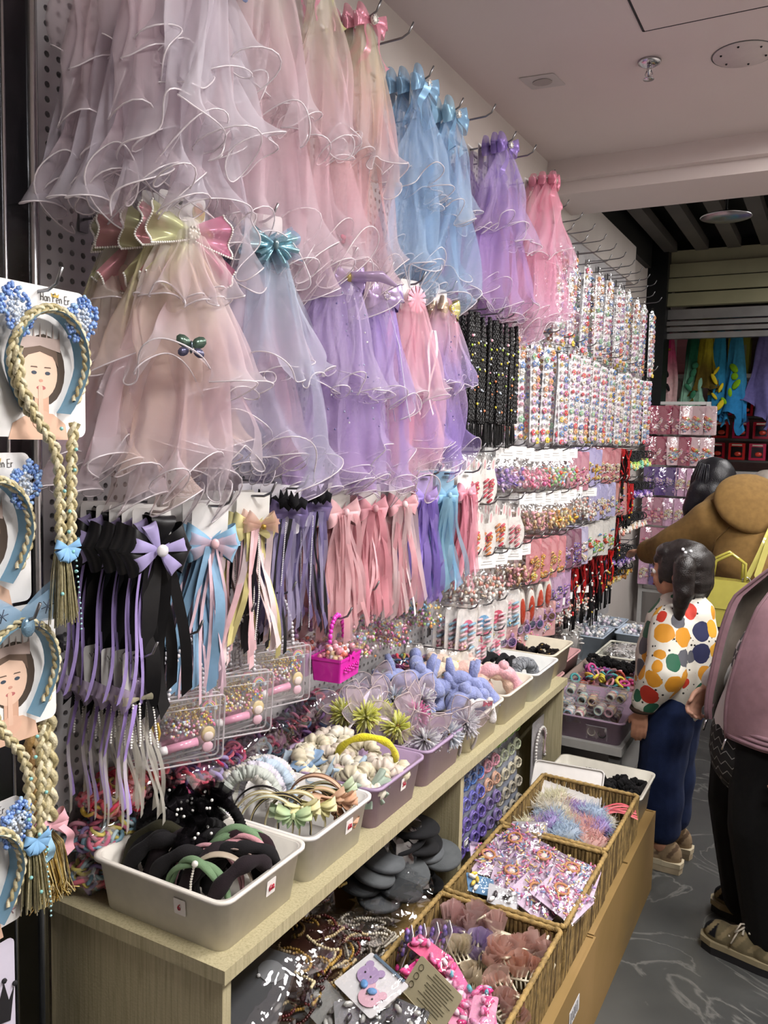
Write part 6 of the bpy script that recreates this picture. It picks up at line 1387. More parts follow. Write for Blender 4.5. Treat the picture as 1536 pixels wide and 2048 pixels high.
m = MB('77797c'); m.prism([(a+.02, b+.045) for a, b in ell(.026, .02, 14)], .001, (0, 0, .002), (1, 0, 0), (0, 1, 0)); m.ball((.0, .03, .003), .004, 6, 4, col='e8e8e8'); m.build('face_print', 'paper', o, False)
# coil packs and pearl headband card standing in the second compartment
def coilpack(label, px0, px1, py0, py1, cols, x, seed):
    a, b = at(px0, py0, x=x), at(px1, py1, x=x); w, h = abs(b.y-a.y), abs(a.z-b.z); o = thing('coil_tie_pack', label, 'hair ties', (x, (a.y+b.y)/2, min(a.z, b.z)), (0, -.08, 0)); q = random.Random(seed)
    MB('9aa0b0').box((-.012, 0, h/2), (.002, w, h)).build('backing_card', 'paper', o, False); n = max(3, int(h/.055)); m2 = max(2, int(w/.05))
    for j in range(n):
        for i in range(m2):
            mb = MB(cols[min(len(cols)-1, int(j/n*len(cols)))]); mb.torus((0, -w/2+(i+.5)*w/m2, (j+.5)*h/n), .019, .0045, 20, 5, rot=(0, PI/2, 0), wob=.08, k=9); mb.torus((.006, -w/2+(i+.5)*w/m2, (j+.5)*h/n), .016, .0035, 20, 5, rot=(.3, PI/2, 0), wob=.1, k=7); mb.build('coil_tie', 'gloss', o)
    b_ = MB(); bag_front(b_, w*1.04, h*1.05, .02, h, gather=.9, seed=seed, n=10); b_.build('clear_bag', 'film', o)
coilpack('tall pack of blue over violet coil hair ties leaning in the counter', 918, 968, 1530, 1672, ['7a68b8', '6a6ac0', '4a7ac8', '3a78c8'], .37, 1)
coilpack('tall pack of orange and pink coil hair ties next to the blue pack', 962, 1000, 1498, 1640, ['8a78b0', 'd8a890', 'e89ab0', 'ee7aa8'], .36, 2)
coilpack('tall pack of clear and lime coil hair ties beside the pink pack', 1000, 1042, 1472, 1610, ['b8b0a0', 'c8c0a8', 'b0b89a', '9ad06a'], .35, 3)
a = at(1082, 1500, x=.36); o = thing('pearl_headband_card', 'clear pack with white pearl headband standing in the counter', 'headband', (.36, a.y, a.z-.12)); MB('a8a4a6').prism([(u, v+.12) for u, v in rrect(.16, .24, .01)], .002, (-.01, 0, 0)).build('backing_card', 'paper', o, False)
mb = MB(); pearls(mb, [(.0, .06*math.cos(t), .13+.075*math.sin(t)) for t in np.linspace(-.6, PI+.6, 26)], .0058); mb.build('pearl_arch', 'pearl', o); MB('d8b8c0').tube([(-.002, .055*math.cos(t), .13+.068*math.sin(t)) for t in np.linspace(-.6, PI+.6, 22)], .004, 6).build('band', 'satin', o)
b_ = MB(); bag_front(b_, .17, .26, .03, .25, gather=.9, seed=3); b_.build('clear_bag', 'film', o)
o = thing('shelf_price_tag', 'small white shelf tag with black border under the blue coil pack', 'tag', at(933, 1685, x=.41)); MB('dcdcda').prism(rrect(.03, .02, .002), .001, (0, 0, 0)).build('tag_card', 'paper', o, False); MB('222222').tube([(.001, a_, b_) for a_, b_ in rrect(.024, .014, .001)], .0008, 4, closed=True).build('tag_border', 'paper', o)
# ================================================================ SECOND COUNTER
TZ = .44
st = thing('side_table', 'grey-white display table of trays beyond the wooden counter', 'table', (0, 0, 0)); MB('9a9894').box((.315, 4.05, TZ-.015), (.63, 2.2, .03)).build('table_top', 'plastic', st, False)
for x in (.04, .6):
    for y in (2.99, 5.1): MB('88868a').box((x, y, (TZ-.03)/2), (.04, .04, TZ-.03)).build('leg', 'greymetal', st, False)
MB('7a7876').box((.315, 4.05, .2), (.56, 2.06, .02)).build('lower_shelf', 'plastic', st, False)
def tray_at(key, label, x0, x1, y0, y1, z, h, col): return bin_(key, y0, y1, col, label, x0, x1, h, z=z)
tray_at('t1', 'purple tray of clear ring cases standing behind the black scrunchie bin', .30, .632, 2.955, 3.36, TZ, .09, '9a8296')
tray_at('t2', 'brown tray of coloured elastics behind the ring cases', .27, .63, 3.37, 3.80, TZ, .09, '8a7a70')
tray_at('t3', 'pink tray of small pink clips beside the cream scrunchie bin', .02, .285, 3.11, 3.40, TZ, .12, 'c99a98')
tray_at('t4', 'second pink tray with bagged beads beside the brown tray', .02, .26, 3.42, 3.74, TZ, .14, 'cf9e9e')
def ringcase(label, loc, rz, cols, seed, sc=1.):
    q = random.Random(seed); o = thing('ring_case', label, 'hair tie case', loc, (0, 0, rz), 'clear ring cases'); o.scale = (sc,)*3; w, d, h = .085, .085, .05
    MB().prism(rrect(w, d, .012), h, (0, 0, h), (1, 0, 0), (0, 1, 0)).build('clear_box', 'acrylic', o, False); MB('d0d0d4').tube([(a, b, h) for a, b in rrect(w, d, .012)], .0016, 4, closed=True).build('lid_edge', 'frosted', o); MB('c8c8cc').box((0, 0, h+.001), (w*.9, .004, .003)).build('lid_bar', 'frosted', o, False)
    mb = MB()
    for k in range(12):
        for s in (-.02, .02): mb.torus((s, -.034+k*.0062, .024), .015, .0032, 10, 5, rot=(PI/2, 0, 0), col=q.choice(cols))
    mb.build('packed_hair_ties', 'rubber', o)['kind'] = 'stuff'; return o
RC = [['8a6a4a', 'c8a87a', '3a3230', 'b8b0a0'], ['e8a8b0', 'f0dca0', '9ac8d8', 'f4f0ea'], ['2a2624', '5a504a', '8a8078'], ['b8d0c8', 'e8d0a8', 'c89aa0']]
k = 0
for j in range(3):
    for i in range(4):
        ringcase(('clear case of brown ring elastics', 'clear case of pastel ring elastics', 'clear case of dark ring elastics', 'clear case of sage and rose elastics')[(i+j) % 4]+' in the purple tray', (.345+j*.093+.02*(i % 2)*(j < 2), 3.005+i*.093, TZ+.012+(.05 if (i+j) % 2 else 0)), R.uniform(-.15, .15), RC[(i+j) % 4], 900+k); k += 1
rs = random.Random(71)
for k in range(60):
    c = rs.choice(['d8a84a', 'c84a8a', '8a3a7a', 'e8a0a8', '4a9a9a', 'b04a3a', 'e0d04a', '2a2426', '6a5a8a']); tie((rs.uniform(.30, .60), rs.uniform(3.40, 3.64), TZ+.07+rs.uniform(0, .04)), (rs.uniform(-1, 1), rs.uniform(-1, 1), 0), c, 'coloured elastic heaped in the brown tray', 'elastics in the brown tray').scale = (1.5,)*3
for k in range(16): scrunchie('black scrunchie at the far side of the brown tray', (rs.uniform(.31, .59), rs.uniform(3.66, 3.76), TZ+.08+rs.uniform(0, .035)), (rs.uniform(-.8, .8), rs.uniform(-.8, .8), 0), '0f0e0f', 'cloth', 'black scrunchies in the brown tray', .75)
for k in range(26): tie((rs.uniform(.05, .25), rs.uniform(3.15, 3.36), TZ+.09+rs.uniform(0, .03)), (rs.uniform(-1, 1), rs.uniform(-1, 1), 0), rs.choice(['e8a0b0', 'f0c0c8', 'e0c86a', 'd87a90']), 'pink or yellow tie in the pink tray', 'ties in the pink tray').scale = (1.5,)*3
MB('9a6f74').box((.45, 3.58, TZ+.035), (.31, .38, .06)).build('tray_liner', 'cloth', None, False); tag(bpy.data.objects['tray_liner'], 'rosy brown layer of packed elastics lining the brown tray', 'liner')
MB('c08a90').box((.152, 3.255, TZ+.04), (.22, .24, .07)).build('tray_liner', 'cloth', None, False); tag(bpy.data.objects['tray_liner.001'], 'pink layer of packed clips lining the pink tray', 'liner')
crumple('bead_bag', 'clear bag of rose and gold beads in the second pink tray', 'bag', (.14, 3.58, TZ+.09), (.09, .12, .05), 'crinkle', 72, ['d89aa8', 'c8a86a', 'f0d0d8', '8a6a90'], 'b08a94', n=80)
crumple('bead_bag', 'silver crinkled bag standing between the cream bin and white boxes', 'bag', (.15, 3.86, TZ+.0), (.08, .08, .13), 'crinkle', 73, ['e0e0dc', 'c8c4bc', 'f4f0ea'], 'a8a6a2', n=60, nz=.25)
def meshbasket(label, x0, x1, y0, y1, z, h, col):
    o = thing('mesh_tray', label, 'basket', ((x0+x1)/2, (y0+y1)/2, z)); w, d = x1-x0, y1-y0; mb = MB(col)
    for k in range(int((w+d)*2/.02)):
        s = (k*.02) % ((w+d)*2); p = (s-w/2, -d/2) if s < w else ((w/2, s-w-d/2) if s < w+d else ((w/2-(s-w-d), d/2) if s < 2*w+d else (-w/2, d/2-(s-2*w-d)))); mb.tube([(p[0]*.94, p[1]*.94, 0), (p[0], p[1], h)], .0022, 4)
    for t in (.0, .25, .5, .75): mb.tube([(a*(.94+.06*t), b*(.94+.06*t), h*t) for a, b in rrect(w, d, .01)], .0022, 4, closed=True)
    mb.build('lattice', 'plastic', o); MB(col).tube([(a, b, h) for a, b in rrect(w, d, .012)], .006, 6, closed=True).build('rim', 'plastic', o); MB(col).box((0, 0, .003), (w*.93, d*.93, .006)).build('base', 'plastic', o, False); return o
meshbasket('white lattice basket of clear sparkly bags beside the child', .30, .62, 3.83, 4.15, TZ, .10, 'd8d6c6')
crumple('bead_bag', 'clear sparkly bag inside the white lattice basket', 'bag', (.42, 3.98, TZ+.02), (.11, .12, .06), 'crinkle', 74, ['f0f0ee', 'd0ccc8', 'b8b4b0'], 'c8c6c4', n=70, nz=.25)
for k, (x, y, z, lab) in enumerate(((.16, 4.18, TZ, 'pale blue box of crystal beads nearest the pegboard'), (.42, 4.34, TZ, 'pale blue box of crystal beads next to the lattice basket'), (.17, 4.46, TZ+.0, 'pale blue box of crystal beads behind the first one'))):
    o = thing('bead_box', lab, 'box', (x, y, z)); tray(MB('b4c2d2'), .23, .24, .13, taper=.004, r=.01).build('tub', 'plastic', o); mb = MB(); q = random.Random(k)
    for i in range(120): mb.ball((q.uniform(-.1, .1), q.uniform(-.105, .105), .115+q.uniform(0, .03)), q.uniform(.006, .012), 5, 4, col=q.choice(['f0f0f0', 'c8ccd2', 'e8e2d8', 'b0b4ba', 'd8c8d8']))
    mb.build('crystal_beads', 'pearl', o)['kind'] = 'stuff'; MB('8f9aa6').box((0, 0, .06), (.2, .21, .1)).build('bead_fill', 'pearl', o, False)
for k, (c, nm) in enumerate((('c8a0d0', 'lilac'), ('8ab84a', 'green'), ('d8cf6a', 'yellow'), ('6a9ab8', 'blue'), ('d88aa8', 'pink'))):
    o = thing('fuzzy_pad', nm+' fuzzy pad lying on the table beyond the crystal boxes', 'hair pad', (.34+.05*k, 4.66+.07*((k*2) % 5), TZ+.006*k+.01), (0, 0, .3)); MB(c).ball((0, 0, .012), (.09, .035, .014), 14, 6).build('fuzzy_body', 'plush', o); MB(mixc(lin(c), (1, 1, 1), .4)).tube([(-.08, 0, .024), (0, .005, .028), (.08, 0, .024)], .006, 6).build('centre_cord', 'plush', o)
# ================================================================ BACK SHOP
rk = thing('display_rack', 'white metal display rack of pink packs in the shop opening', 'rack', (.23, 6.25, 0)); mb = MB('c8c8c6')
for x in (-.21, .19): MB('c8c8c6').box((x, 0, .92), (.03, .03, 1.84)).build('upright', 'plastic', rk, False)
for z in (1.83, 1.5, 1.15, .8, .45, .08): MB('c8c8c6').box((-.01, 0, z), (.43, .025, .022)).build('crossbar', 'plastic', rk, False)
rks = [sachet('b0506a', MIX['pink'], 950, .07, .15), sachet('e6c6cc', MIX['bright'], 951, .07, .15), sachet('5a3a86', MIX['purple'], 952, .07, .15), sachet('d8a8c8', MIX['white'], 953, .07, .15), sachet('c88aa0', MIX['pink'], 954, .07, .15)]
RW = [(1.80, (0, 0, 0, 1, 1, 1), 'crimson and pale pink packs on the top row of the white rack'), (1.58, (0, 0, 1, 0, 1, 1), 'crimson and pale pink pack on the second row of the white rack'), (1.36, (2, 2, 2, 3, 3, 1), 'violet pack on the third row of the white rack'), (1.14, (4, 4, 3, 3, 3, 1), 'pink striped pack on the fourth row of the white rack'), (.92, (4, 4, 4, 0, 0, 0), 'magenta pack on the fifth row of the white rack'), (.70, (3, 2, 3, 2, 3, 3), 'lilac pack on the lowest row of the white rack')]
for z, seq, lab in RW:
    for i, s in enumerate(seq):
        for j in range(2): place(rks[s], 1.35, (.06+i*.075, 6.20-j*.03-.0, z), (R.uniform(-.03, .03), 0, -PI/2+R.uniform(-.4, .4)), lab.replace('packs', 'pack'), lab[:50])
sh = thing('shelf_unit', 'white shelf unit along the back of the far shop', 'shelf', (.5, 7.75, 0))
MB('b89a9a').box((.35, .2, 1.4), (2.6, .03, 2.7)).build('back_panel', 'plastic', sh, False)
for z in (.5, .95, 1.30, 2.12): MB('d2cfcc').box((.35, 0, z), (2.6, .38, .035)).build('shelf_board', 'plastic', sh, False)
for z in (1.42, 1.60, 1.79): MB('3a3432').box((.62, -.06, z-.015), (1.9, .3, .018)).build('dark_shelf', 'plastic', sh, False)
for x in (-.85, 1.6): MB('cfccc9').box((x, 0, 1.35), (.03, .38, 2.6)).build('side_panel', 'plastic', sh, False)
for r, z in enumerate((1.415, 1.595, 1.785)):
    for i in range(8):
        x = .33+i*.16+.02*r; o = thing('gift_box', ('deep red', 'bright red', 'magenta red')[(i+r) % 3]+' gift box with dark window on the '+('lower', 'middle', 'upper')[r]+' dark shelf of the far shop', 'box', (x, 7.62, z+.0005), group='red gift boxes on the '+('lower', 'middle', 'upper')[r]+' dark shelf'); c = ('b01a2c', 'd02a2a', 'c01848')[(i+r) % 3]
        MB(c).box((0, 0, .07), (.13, .1, .14)).build('carton', 'gloss', o, False); MB('1c1414').box((0, -.0505, .066), (.09, .003, .09)).build('window', 'gloss', o, False); MB('e04a38').ball((.01, -.053, .05), (.03, .008, .02), 8, 6).build('toy', 'gloss', o); MB('e8d8c8').box((.0, -.0515, .125), (.08, .002, .012)).build('print_strip', 'paper', o, False)
for i, (x, c, h, nm) in enumerate(((-.02, 'd8909a', .30, 'pink'), (.25, 'b8a23a', .34, 'mustard'), (.45, '8a8a2a', .3, 'olive'), (.72, 'd8a4a8', .33, 'rose'), (.95, 'd8a4a8', .33, 'rose'))):
    o = thing('stock_carton', nm+' stock carton on the high white shelf of the far shop', 'box', (x, 7.7, 2.14), group=nm+' stock cartons'); MB(c).box((0, 0, h/2), (.17, .2, h)).build('carton', 'paper', o, False); MB(mixc(lin(c), (1, 1, 1), .35)).box((0, -.101, h*.55), (.12, .003, h*.5)).build('front_label', 'paper', o, False)
rail = thing('hanging_rail', 'dark garment rail across the far shop opening', 'rail', (.6, 6.85, 2.42)); MB().tube([(-.9, 0, 0), (1.6, 0, 0)], .012, 8).build('bar', 'darkmetal', rail); MB().tube([(-.8, 0, 0), (-.8, 0, .35)], .008, 6).build('bracket', 'darkmetal', rail); MB().tube([(1.3, 0, 0), (1.3, 0, .35)], .008, 6).build('bracket', 'darkmetal', rail)
def garment(label, px, c1, c2, L, w, seed, print_=None):
    p = at(px, 665, y=6.85); o = thing('hooded_towel', label, 'towel', (p.x, 6.85, 2.405), (0, 0, -PI/2+R.uniform(-.3, .3))); rr = np.random.RandomState(seed)
    P, C, H = tier(L, .03, w, .02, .05, lc(c1, c1, c2, c2), seed, 0, nu=30, nv=16, span=1.9, kp=3, flare=.6); MB().grid(P, C).build('towel_cloth', 'cloth', o); MB('88888a').tube([(0, 0, -.01), (0, 0, .012), (.01, 0, .02)], .003, 5).build('clip', 'wire', o)
    if print_:
        mb = MB(print_); q = random.Random(seed)
        for k in range(5): mb.ball((.052+.004*k, (q.random()-.5)*w*.9, -L*(.42+.09*k)), (.010, w*q.uniform(.14, .3), L*q.uniform(.04, .07)), 8, 6, rot=(q.uniform(-.8, .8), 0, 0))
        mb.build('animal_print', 'cloth', o)['kind'] = 'stuff'
garment('pink and white hooded towel with black drawing at the far shop', 1338, 'c8547a', 'd8b4b4', .62, .09, 1, '1c1a1c')
garment('dark to pale green hooded towel at the far shop', 1388, '1e5a40', '8ab8a0', .62, .085, 2, '3a7a5a')
garment('yellow and brown hooded towel behind the green one', 1415, 'a89a2a', '5a4a1a', .48, .10, 3)
garment('turquoise hooded towel with yellow star at the far shop', 1442, '2f86a8', '2a7aa6', .72, .08, 4, 'd8c02a')
garment('sky blue hooded towel with lime crocodile shape', 1475, '3f8fb0', '2a7ab0', .68, .10, 5, '7aae1c')
garment('lavender hooded towel at the end of the rail', 1534, '6f689a', '625c90', .66, .13, 6)
o = thing('pink_poster_board', 'magenta packed item with gold edge above the pink towel', 'packet', at(1325, 685, y=6.7), (0, 0, 0)); MB('c0306a').box((0, 0, 0), (.13, .01, .14)).build('packed_card', 'gloss', o, False); MB('b89a2a').box((.0, -.006, -.07), (.13, .004, .014), (0, -.25, 0)).build('gold_edge', 'gloss', o, False)
# ================================================================ PEOPLE
def remesh(mb, name, mat, voxel, colfn=None, smooth=6, parent=None, disp=None):
    """fuse overlapping closed shapes into one continuous skin"""
    me = mb.mesh('tmp', None); o = bpy.data.objects.new('tmp', me); COL.objects.link(o)
    m = o.modifiers.new('r', 'REMESH'); m.mode = 'VOXEL'; m.voxel_size = voxel; m.use_smooth_shade = True
    s = o.modifiers.new('s', 'SMOOTH'); s.factor = .5; s.iterations = smooth
    dg = bpy.context.evaluated_depsgraph_get(); dg.update(); nm = bpy.data.meshes.new_from_object(o.evaluated_get(dg)); bpy.data.objects.remove(o); nm.name = name
    n = len(nm.vertices); co = np.empty(n*3, np.float32); nm.vertices.foreach_get('co', co); co = co.reshape(-1, 3)
    if disp is not None:
        no = np.empty(n*3, np.float32); nm.vertices.foreach_get('normal', no); co = co+no.reshape(-1, 3)*disp(co)[:, None]; nm.vertices.foreach_set('co', co.astype(np.float32).ravel())
    c = np.ones((n, 4), np.float32); c[:, :3] = colfn(co) if colfn else (1, 1, 1)
    a = nm.color_attributes.get('Col') or nm.color_attributes.new('Col', 'FLOAT_COLOR', 'POINT'); a.data.foreach_set('color', c.ravel())
    nm.materials.clear(); nm.materials.append(MAT[mat]); nm.polygons.foreach_set('use_smooth', [True]*len(nm.polygons)); nm.update()
    return obj(name, nm, parent)
def limb(mb, pts, rad, n=12):
    """tapered capsule chain"""
    P, Rr = [], []
    for (a, ra), (b, rb) in zip(zip(pts, rad), list(zip(pts, rad))[1:]):
        a, b = Vector(a), Vector(b)
        for t in (0, .25, .5, .75): P.append(a.lerp(b, t)); Rr.append(ra+(rb-ra)*t)
    P.append(Vector(pts[-1])); Rr.append(rad[-1]); mb.tube(P, Rr, n)
    for p, r in zip(pts, rad): mb.ball(p, r, n, 8)
def hand(mb, wrist, d, palm, s, curl=.5, thumb=1, spread=1.0):
    """five-fingered hand: d points along the fingers, palm is the palm's facing"""
    d = Vector(d).normalized(); palm = Vector(palm); palm = (palm-d*palm.dot(d)).normalized(); side = d.cross(palm)*thumb; w = Vector(wrist)
    for k in range(4):
        o = (k-1.5)*.017*s*spread; limb(mb, [w+side*o*.5, w+d*.045*s+side*o*.9], [.013*s, .0115*s], 8)
        base = w+d*.055*s+side*o; L = (.036, .042, .039, .030)[k]*s*.62; q = base; cc = 0.
        ch, rd = [base], [.0088*s]
        for j in range(3):
            cc += curl*(.5+.25*j); q = q+(d*math.cos(cc)+palm*math.sin(cc))*L; ch.append(q); rd.append((.0085-.0009*j)*s)
        limb(mb, ch, rd, 8)
    tb = w+d*.014*s-side*.026*s; t1 = tb+(d*.7-side*.6+palm*.4).normalized()*.026*s; t2 = t1+(d*.9-side*.05+palm*.45).normalized()*.026*s
    limb(mb, [w-side*.008*s+d*.01*s, tb, t1, t2], [.014*s, .0115*s, .0098*s, .008*s], 8)
def cfix(c): 
    l = np.array(lin(c), np.float32); return lambda co: np.tile(l, (len(co), 1))
def wrinkle(amp, f=30, seed=0):
    rs = np.random.RandomState(seed); K = rs.normal(0, f, (7, 3)); ph = rs.uniform(0, 6.28, 7)
    return lambda co: amp*sum(np.sin(co@K[i]+ph[i]) for i in range(7))/3.0
def shoe(name, label, loc, rz, L, cols, laces=True, parent=None, chunky=1.0):
    o = bpy.data.objects.new(name, None); COL.objects.link(o); o.location = loc; o.rotation_euler = (0, 0, rz)
    if parent: o.parent = parent
    else: tag(o, label, 'shoe')
    W = L*.36
    def ring(s): return [(x, y) for x, y in ((-.46, .0), (-.44, .30), (-.2, .40), (.1, .42), (.32, .46), (.46, .30), (.5, 0), (.46, -.30), (.32, -.44), (.1, -.36), (-.2, -.36), (-.44, -.28))]
    mb = MB(cols[0])
    for k, (z0, z1, e, c) in enumerate(((0, .022*chunky, 1.02, cols[1]), (.020*chunky, .034*chunky, 1.05, cols[0]))):
        ol = [(x*L*e, y*W*e) for x, y in ring(0)]; mb.prism(ol, z1-z0, (0, 0, z1), (1, 0, 0), (0, 1, 0), col=c)
    mb.build('sole', 'rubber', o, False)
    u = MB(); u.ball((.27*L, 0, .045*chunky), (.22*L, .40*W, .042), 14, 8); u.ball((.02*L, 0, .055), (.26*L, .40*W, .055), 14, 8); u.ball((-.26*L, 0, .055), (.2*L, .36*W, .06), 14, 8); u.tube([(-.22*L, 0, .05), (-.2*L, 0, .105)], [.36*W, .33*W], 14)
    cA, cB, cD = (np.array(lin(c), np.float32) for c in cols[2:5])
    def cf(co):
        c = np.tile(cA, (len(co), 1)); c[co[:, 0] > .30*L] = cB; c[(np.sin(co[:, 0]*140+co[:, 2]*90) > .45)] = cD; c[co[:, 2] < .045*chunky] = cB if chunky < 1.2 else cA; return c
    remesh(u, 'upper', 'cloth', .005, cf, 4, o)
    if laces:
        mb = MB('d8d0c0')
        for k in range(4):
            x = .20*L-k*.075*L; z = .088+.012*k; mb.tube([(x, -.028, z-.012), (x-.008, 0, z+.004), (x-.014, .028, z-.012)], .0035, 5)
        for s in (-1, 1): mb.tube([(-.02*L, 0, .125), (.02*L, s*.03, .135), (.06*L, s*.045, .11), (.01*L, s*.02, .115), (-.02*L, 0, .125)], .003, 5); mb.tube([(-.02*L, 0, .125), (.05*L, s*.03, .105), (.09*L, s*.05, .07)], .0028, 5)
        mb.build('laces', 'cloth', o)
    return o
def fabric_print(name):
    m, nt, o = newmat(name); L = nt.links; p = N(nt, 'ShaderNodeBsdfPrincipled'); p.inputs['Roughness'].default_value = .7; tc = N(nt, 'ShaderNodeTexCoord')
    v = N(nt, 'ShaderNodeTexVoronoi'); v.inputs['Scale'].default_value = 14; v.inputs['Randomness'].default_value = .6
    nz = N(nt, 'ShaderNodeTexNoise'); nz.inputs['Scale'].default_value = 30; ad = N(nt, 'ShaderNodeMix', data_type='VECTOR'); ad.inputs[0].default_value = .012
    L.new(tc.outputs['Object'], nz.inputs['Vector']); L.new(tc.outputs['Object'], ad.inputs[4]); L.new(nz.outputs['Color'], ad.inputs[5]); L.new(ad.outputs[1], v.inputs['Vector'])
    sp = N(nt, 'ShaderNodeSeparateColor'); L.new(v.outputs['Color'], sp.inputs[0]); r = N(nt, 'ShaderNodeValToRGB'); r.color_ramp.interpolation = 'CONSTANT'; e = r.color_ramp.elements
    cs = [('c8881e', 0), ('1f5a40', .27), ('55555c', .48), ('b8301c', .66), ('d09a2a', .80), ('20244a', .92)]
    while len(e) < len(cs): e.new(.5)
    for q, (c, pos) in zip(e, cs): q.position = pos; q.color = (*lin(c), 1)
    L.new(sp.outputs[0], r.inputs[0]); lt = N(nt, 'ShaderNodeMath', operation='LESS_THAN'); lt.inputs[1].default_value = .50; L.new(v.outputs['Distance'], lt.inputs[0])
    v2 = N(nt, 'ShaderNodeTexVoronoi'); v2.inputs['Scale'].default_value = 48; L.new(tc.outputs['Object'], v2.inputs['Vector']); l2 = N(nt, 'ShaderNodeMath', operation='LESS_THAN'); l2.inputs[1].default_value = .2; L.new(v2.outputs['Distance'], l2.inputs[0])
    m1 = N(nt, 'ShaderNodeMix', data_type='RGBA'); m1.inputs[6].default_value = (*lin('d6d2c6'), 1); m1.inputs[7].default_value = (*lin('23221f'), 1); L.new(l2.outputs[0], m1.inputs[0])
    m2 = N(nt, 'ShaderNodeMix', data_type='RGBA'); L.new(lt.outputs[0], m2.inputs[0]); L.new(m1.outputs[2], m2.inputs[6]); L.new(r.outputs[0], m2.inputs[7]); L.new(m2.outputs[2], p.inputs['Base Color']); L.new(p.outputs[0], o.inputs[0])
fabric_print('animalprint')
def zigzag(name):
    m, nt, o = newmat(name); L = nt.links; p = N(nt, 'ShaderNodeBsdfPrincipled'); p.inputs['Roughness'].default_value = .85; tc = N(nt, 'ShaderNodeTexCoord'); sx = N(nt, 'ShaderNodeSeparateXYZ'); L.new(tc.outputs['Object'], sx.inputs[0])
    pp_ = N(nt, 'ShaderNodeMath', operation='PINGPONG'); pp_.inputs[1].default_value = .018; L.new(sx.outputs['Y'], pp_.inputs[0]); a = N(nt, 'ShaderNodeMath', operation='ADD'); L.new(pp_.outputs[0], a.inputs[0]); L.new(sx.outputs['Z'], a.inputs[1])
    md = N(nt, 'ShaderNodeMath', operation='PINGPONG'); md.inputs[1].default_value = .016; L.new(a.outputs[0], md.inputs[0]); lt = N(nt, 'ShaderNodeMath', operation='LESS_THAN'); lt.inputs[1].default_value = .0016; L.new(md.outputs[0], lt.inputs[0])
    mx = N(nt, 'ShaderNodeMix', data_type='RGBA'); mx.inputs[6].default_value = (*lin('0c0c0d'), 1); mx.inputs[7].default_value = (*lin('8a8a86'), 1); L.new(lt.outputs[0], mx.inputs[0]); L.new(mx.outputs[2], p.inputs['Base Color']); L.new(p.outputs[0], o.inputs[0])
zigzag('zigzag')
def checker(name):
    m, nt, o = newmat(name); L = nt.links; p = N(nt, 'ShaderNodeBsdfPrincipled'); p.inputs['Roughness'].default_value = .9; tc = N(nt, 'ShaderNodeTexCoord'); mp = N(nt, 'ShaderNodeMapping'); mp.inputs['Rotation'].default_value = (.0, 0, 0); ck = N(nt, 'ShaderNodeTexChecker'); ck.inputs['Scale'].default_value = 34; ck.inputs[1].default_value = (*lin('d6d2ce'), 1); ck.inputs[2].default_value = (*lin('5a5a5c'), 1)
    L.new(tc.outputs['Object'], mp.inputs[0]); L.new(mp.outputs[0], ck.inputs['Vector']); sx = N(nt, 'ShaderNodeSeparateXYZ'); L.new(tc.outputs['Object'], sx.inputs[0]); ab = N(nt, 'ShaderNodeMath', operation='ABSOLUTE'); ad = N(nt, 'ShaderNodeMath', operation='SUBTRACT'); ad.inputs[1].default_value = 1.02; L.new(sx.outputs['Z'], ad.inputs[0]); L.new(ad.outputs[0], ab.inputs[0])
    lt = N(nt, 'ShaderNodeMath', operation='LESS_THAN'); lt.inputs[1].default_value = .11; L.new(ab.outputs[0], lt.inputs[0]); mx = N(nt, 'ShaderNodeMix', data_type='RGBA'); mx.inputs[6].default_value = (*lin('d2cecc'), 1); L.new(lt.outputs[0], mx.inputs[0]); L.new(ck.outputs[0], mx.inputs[7]); L.new(mx.outputs[2], p.inputs['Base Color']); L.new(p.outputs[0], o.inputs[0])
checker('checkknit')
def head_blobs(mb, c, s, tilt=0., nose=1.0):
    """head facing +x with chin, cheeks, nose, lips, brow and ears"""
    c = Vector(c); M = Euler((0, tilt, 0)).to_matrix()
    def b(p, r, **k): mb.ball(c+M @ (Vector(p)*s), tuple(q*s for q in (r if hasattr(r, '__len__') else (r, r, r))), 14, 10, rot=(0, tilt, 0))
    b((-.012, 0, .02), (.092, .075, .085)); b((.022, 0, -.02), (.062, .062, .078)); b((.05, 0, -.062), (.026, .03, .026)); b((.052, .026, -.03), (.030, .026, .028)); b((.052, -.026, -.03), (.030, .026, .028)); b((.05, 0, .03), (.034, .05, .035))
    b((.088, 0, -.018), (.012*nose, .010, .010)); b((.080, 0, -.002), (.010, .008, .018)); b((.078, 0, -.046), (.010, .018, .007)); b((.076, 0, -.054), (.009, .015, .006))
    for sd in (-1, 1): b((-.012, sd*.074, -.01), (.016, .008, .026)); b((.068, sd*.028, .008), (.012, .014, .008))
def face_detail(o, c, s, tilt=0.):
    c = Vector(c); M = Euler((0, tilt, 0)).to_matrix()
    for sd in (-1, 1):
        e = MB('f2eeea'); e.ball(c+M @ (V(.074, sd*.030, .000)*s), .0105*s, 10, 8); ob = e.build('eye', 'gloss', o); MB('1c1512').ball(c+M @ (V(.082, sd*.031, .0)*s), .0058*s, 8, 6).build('iris', 'gloss', ob)
        MB('241a16').tube([c+M @ (V(.080, sd*.016, .022)*s), c+M @ (V(.082, sd*.030, .026)*s), c+M @ (V(.074, sd*.044, .020)*s)], .0025*s, 5).build('eyebrow', 'hair', o)
    MB('b0605c').ball(c+M @ (V(.083, 0, -.050)*s), (.006*s, .017*s, .006*s), 10, 6).build('lips', 'skin', o)
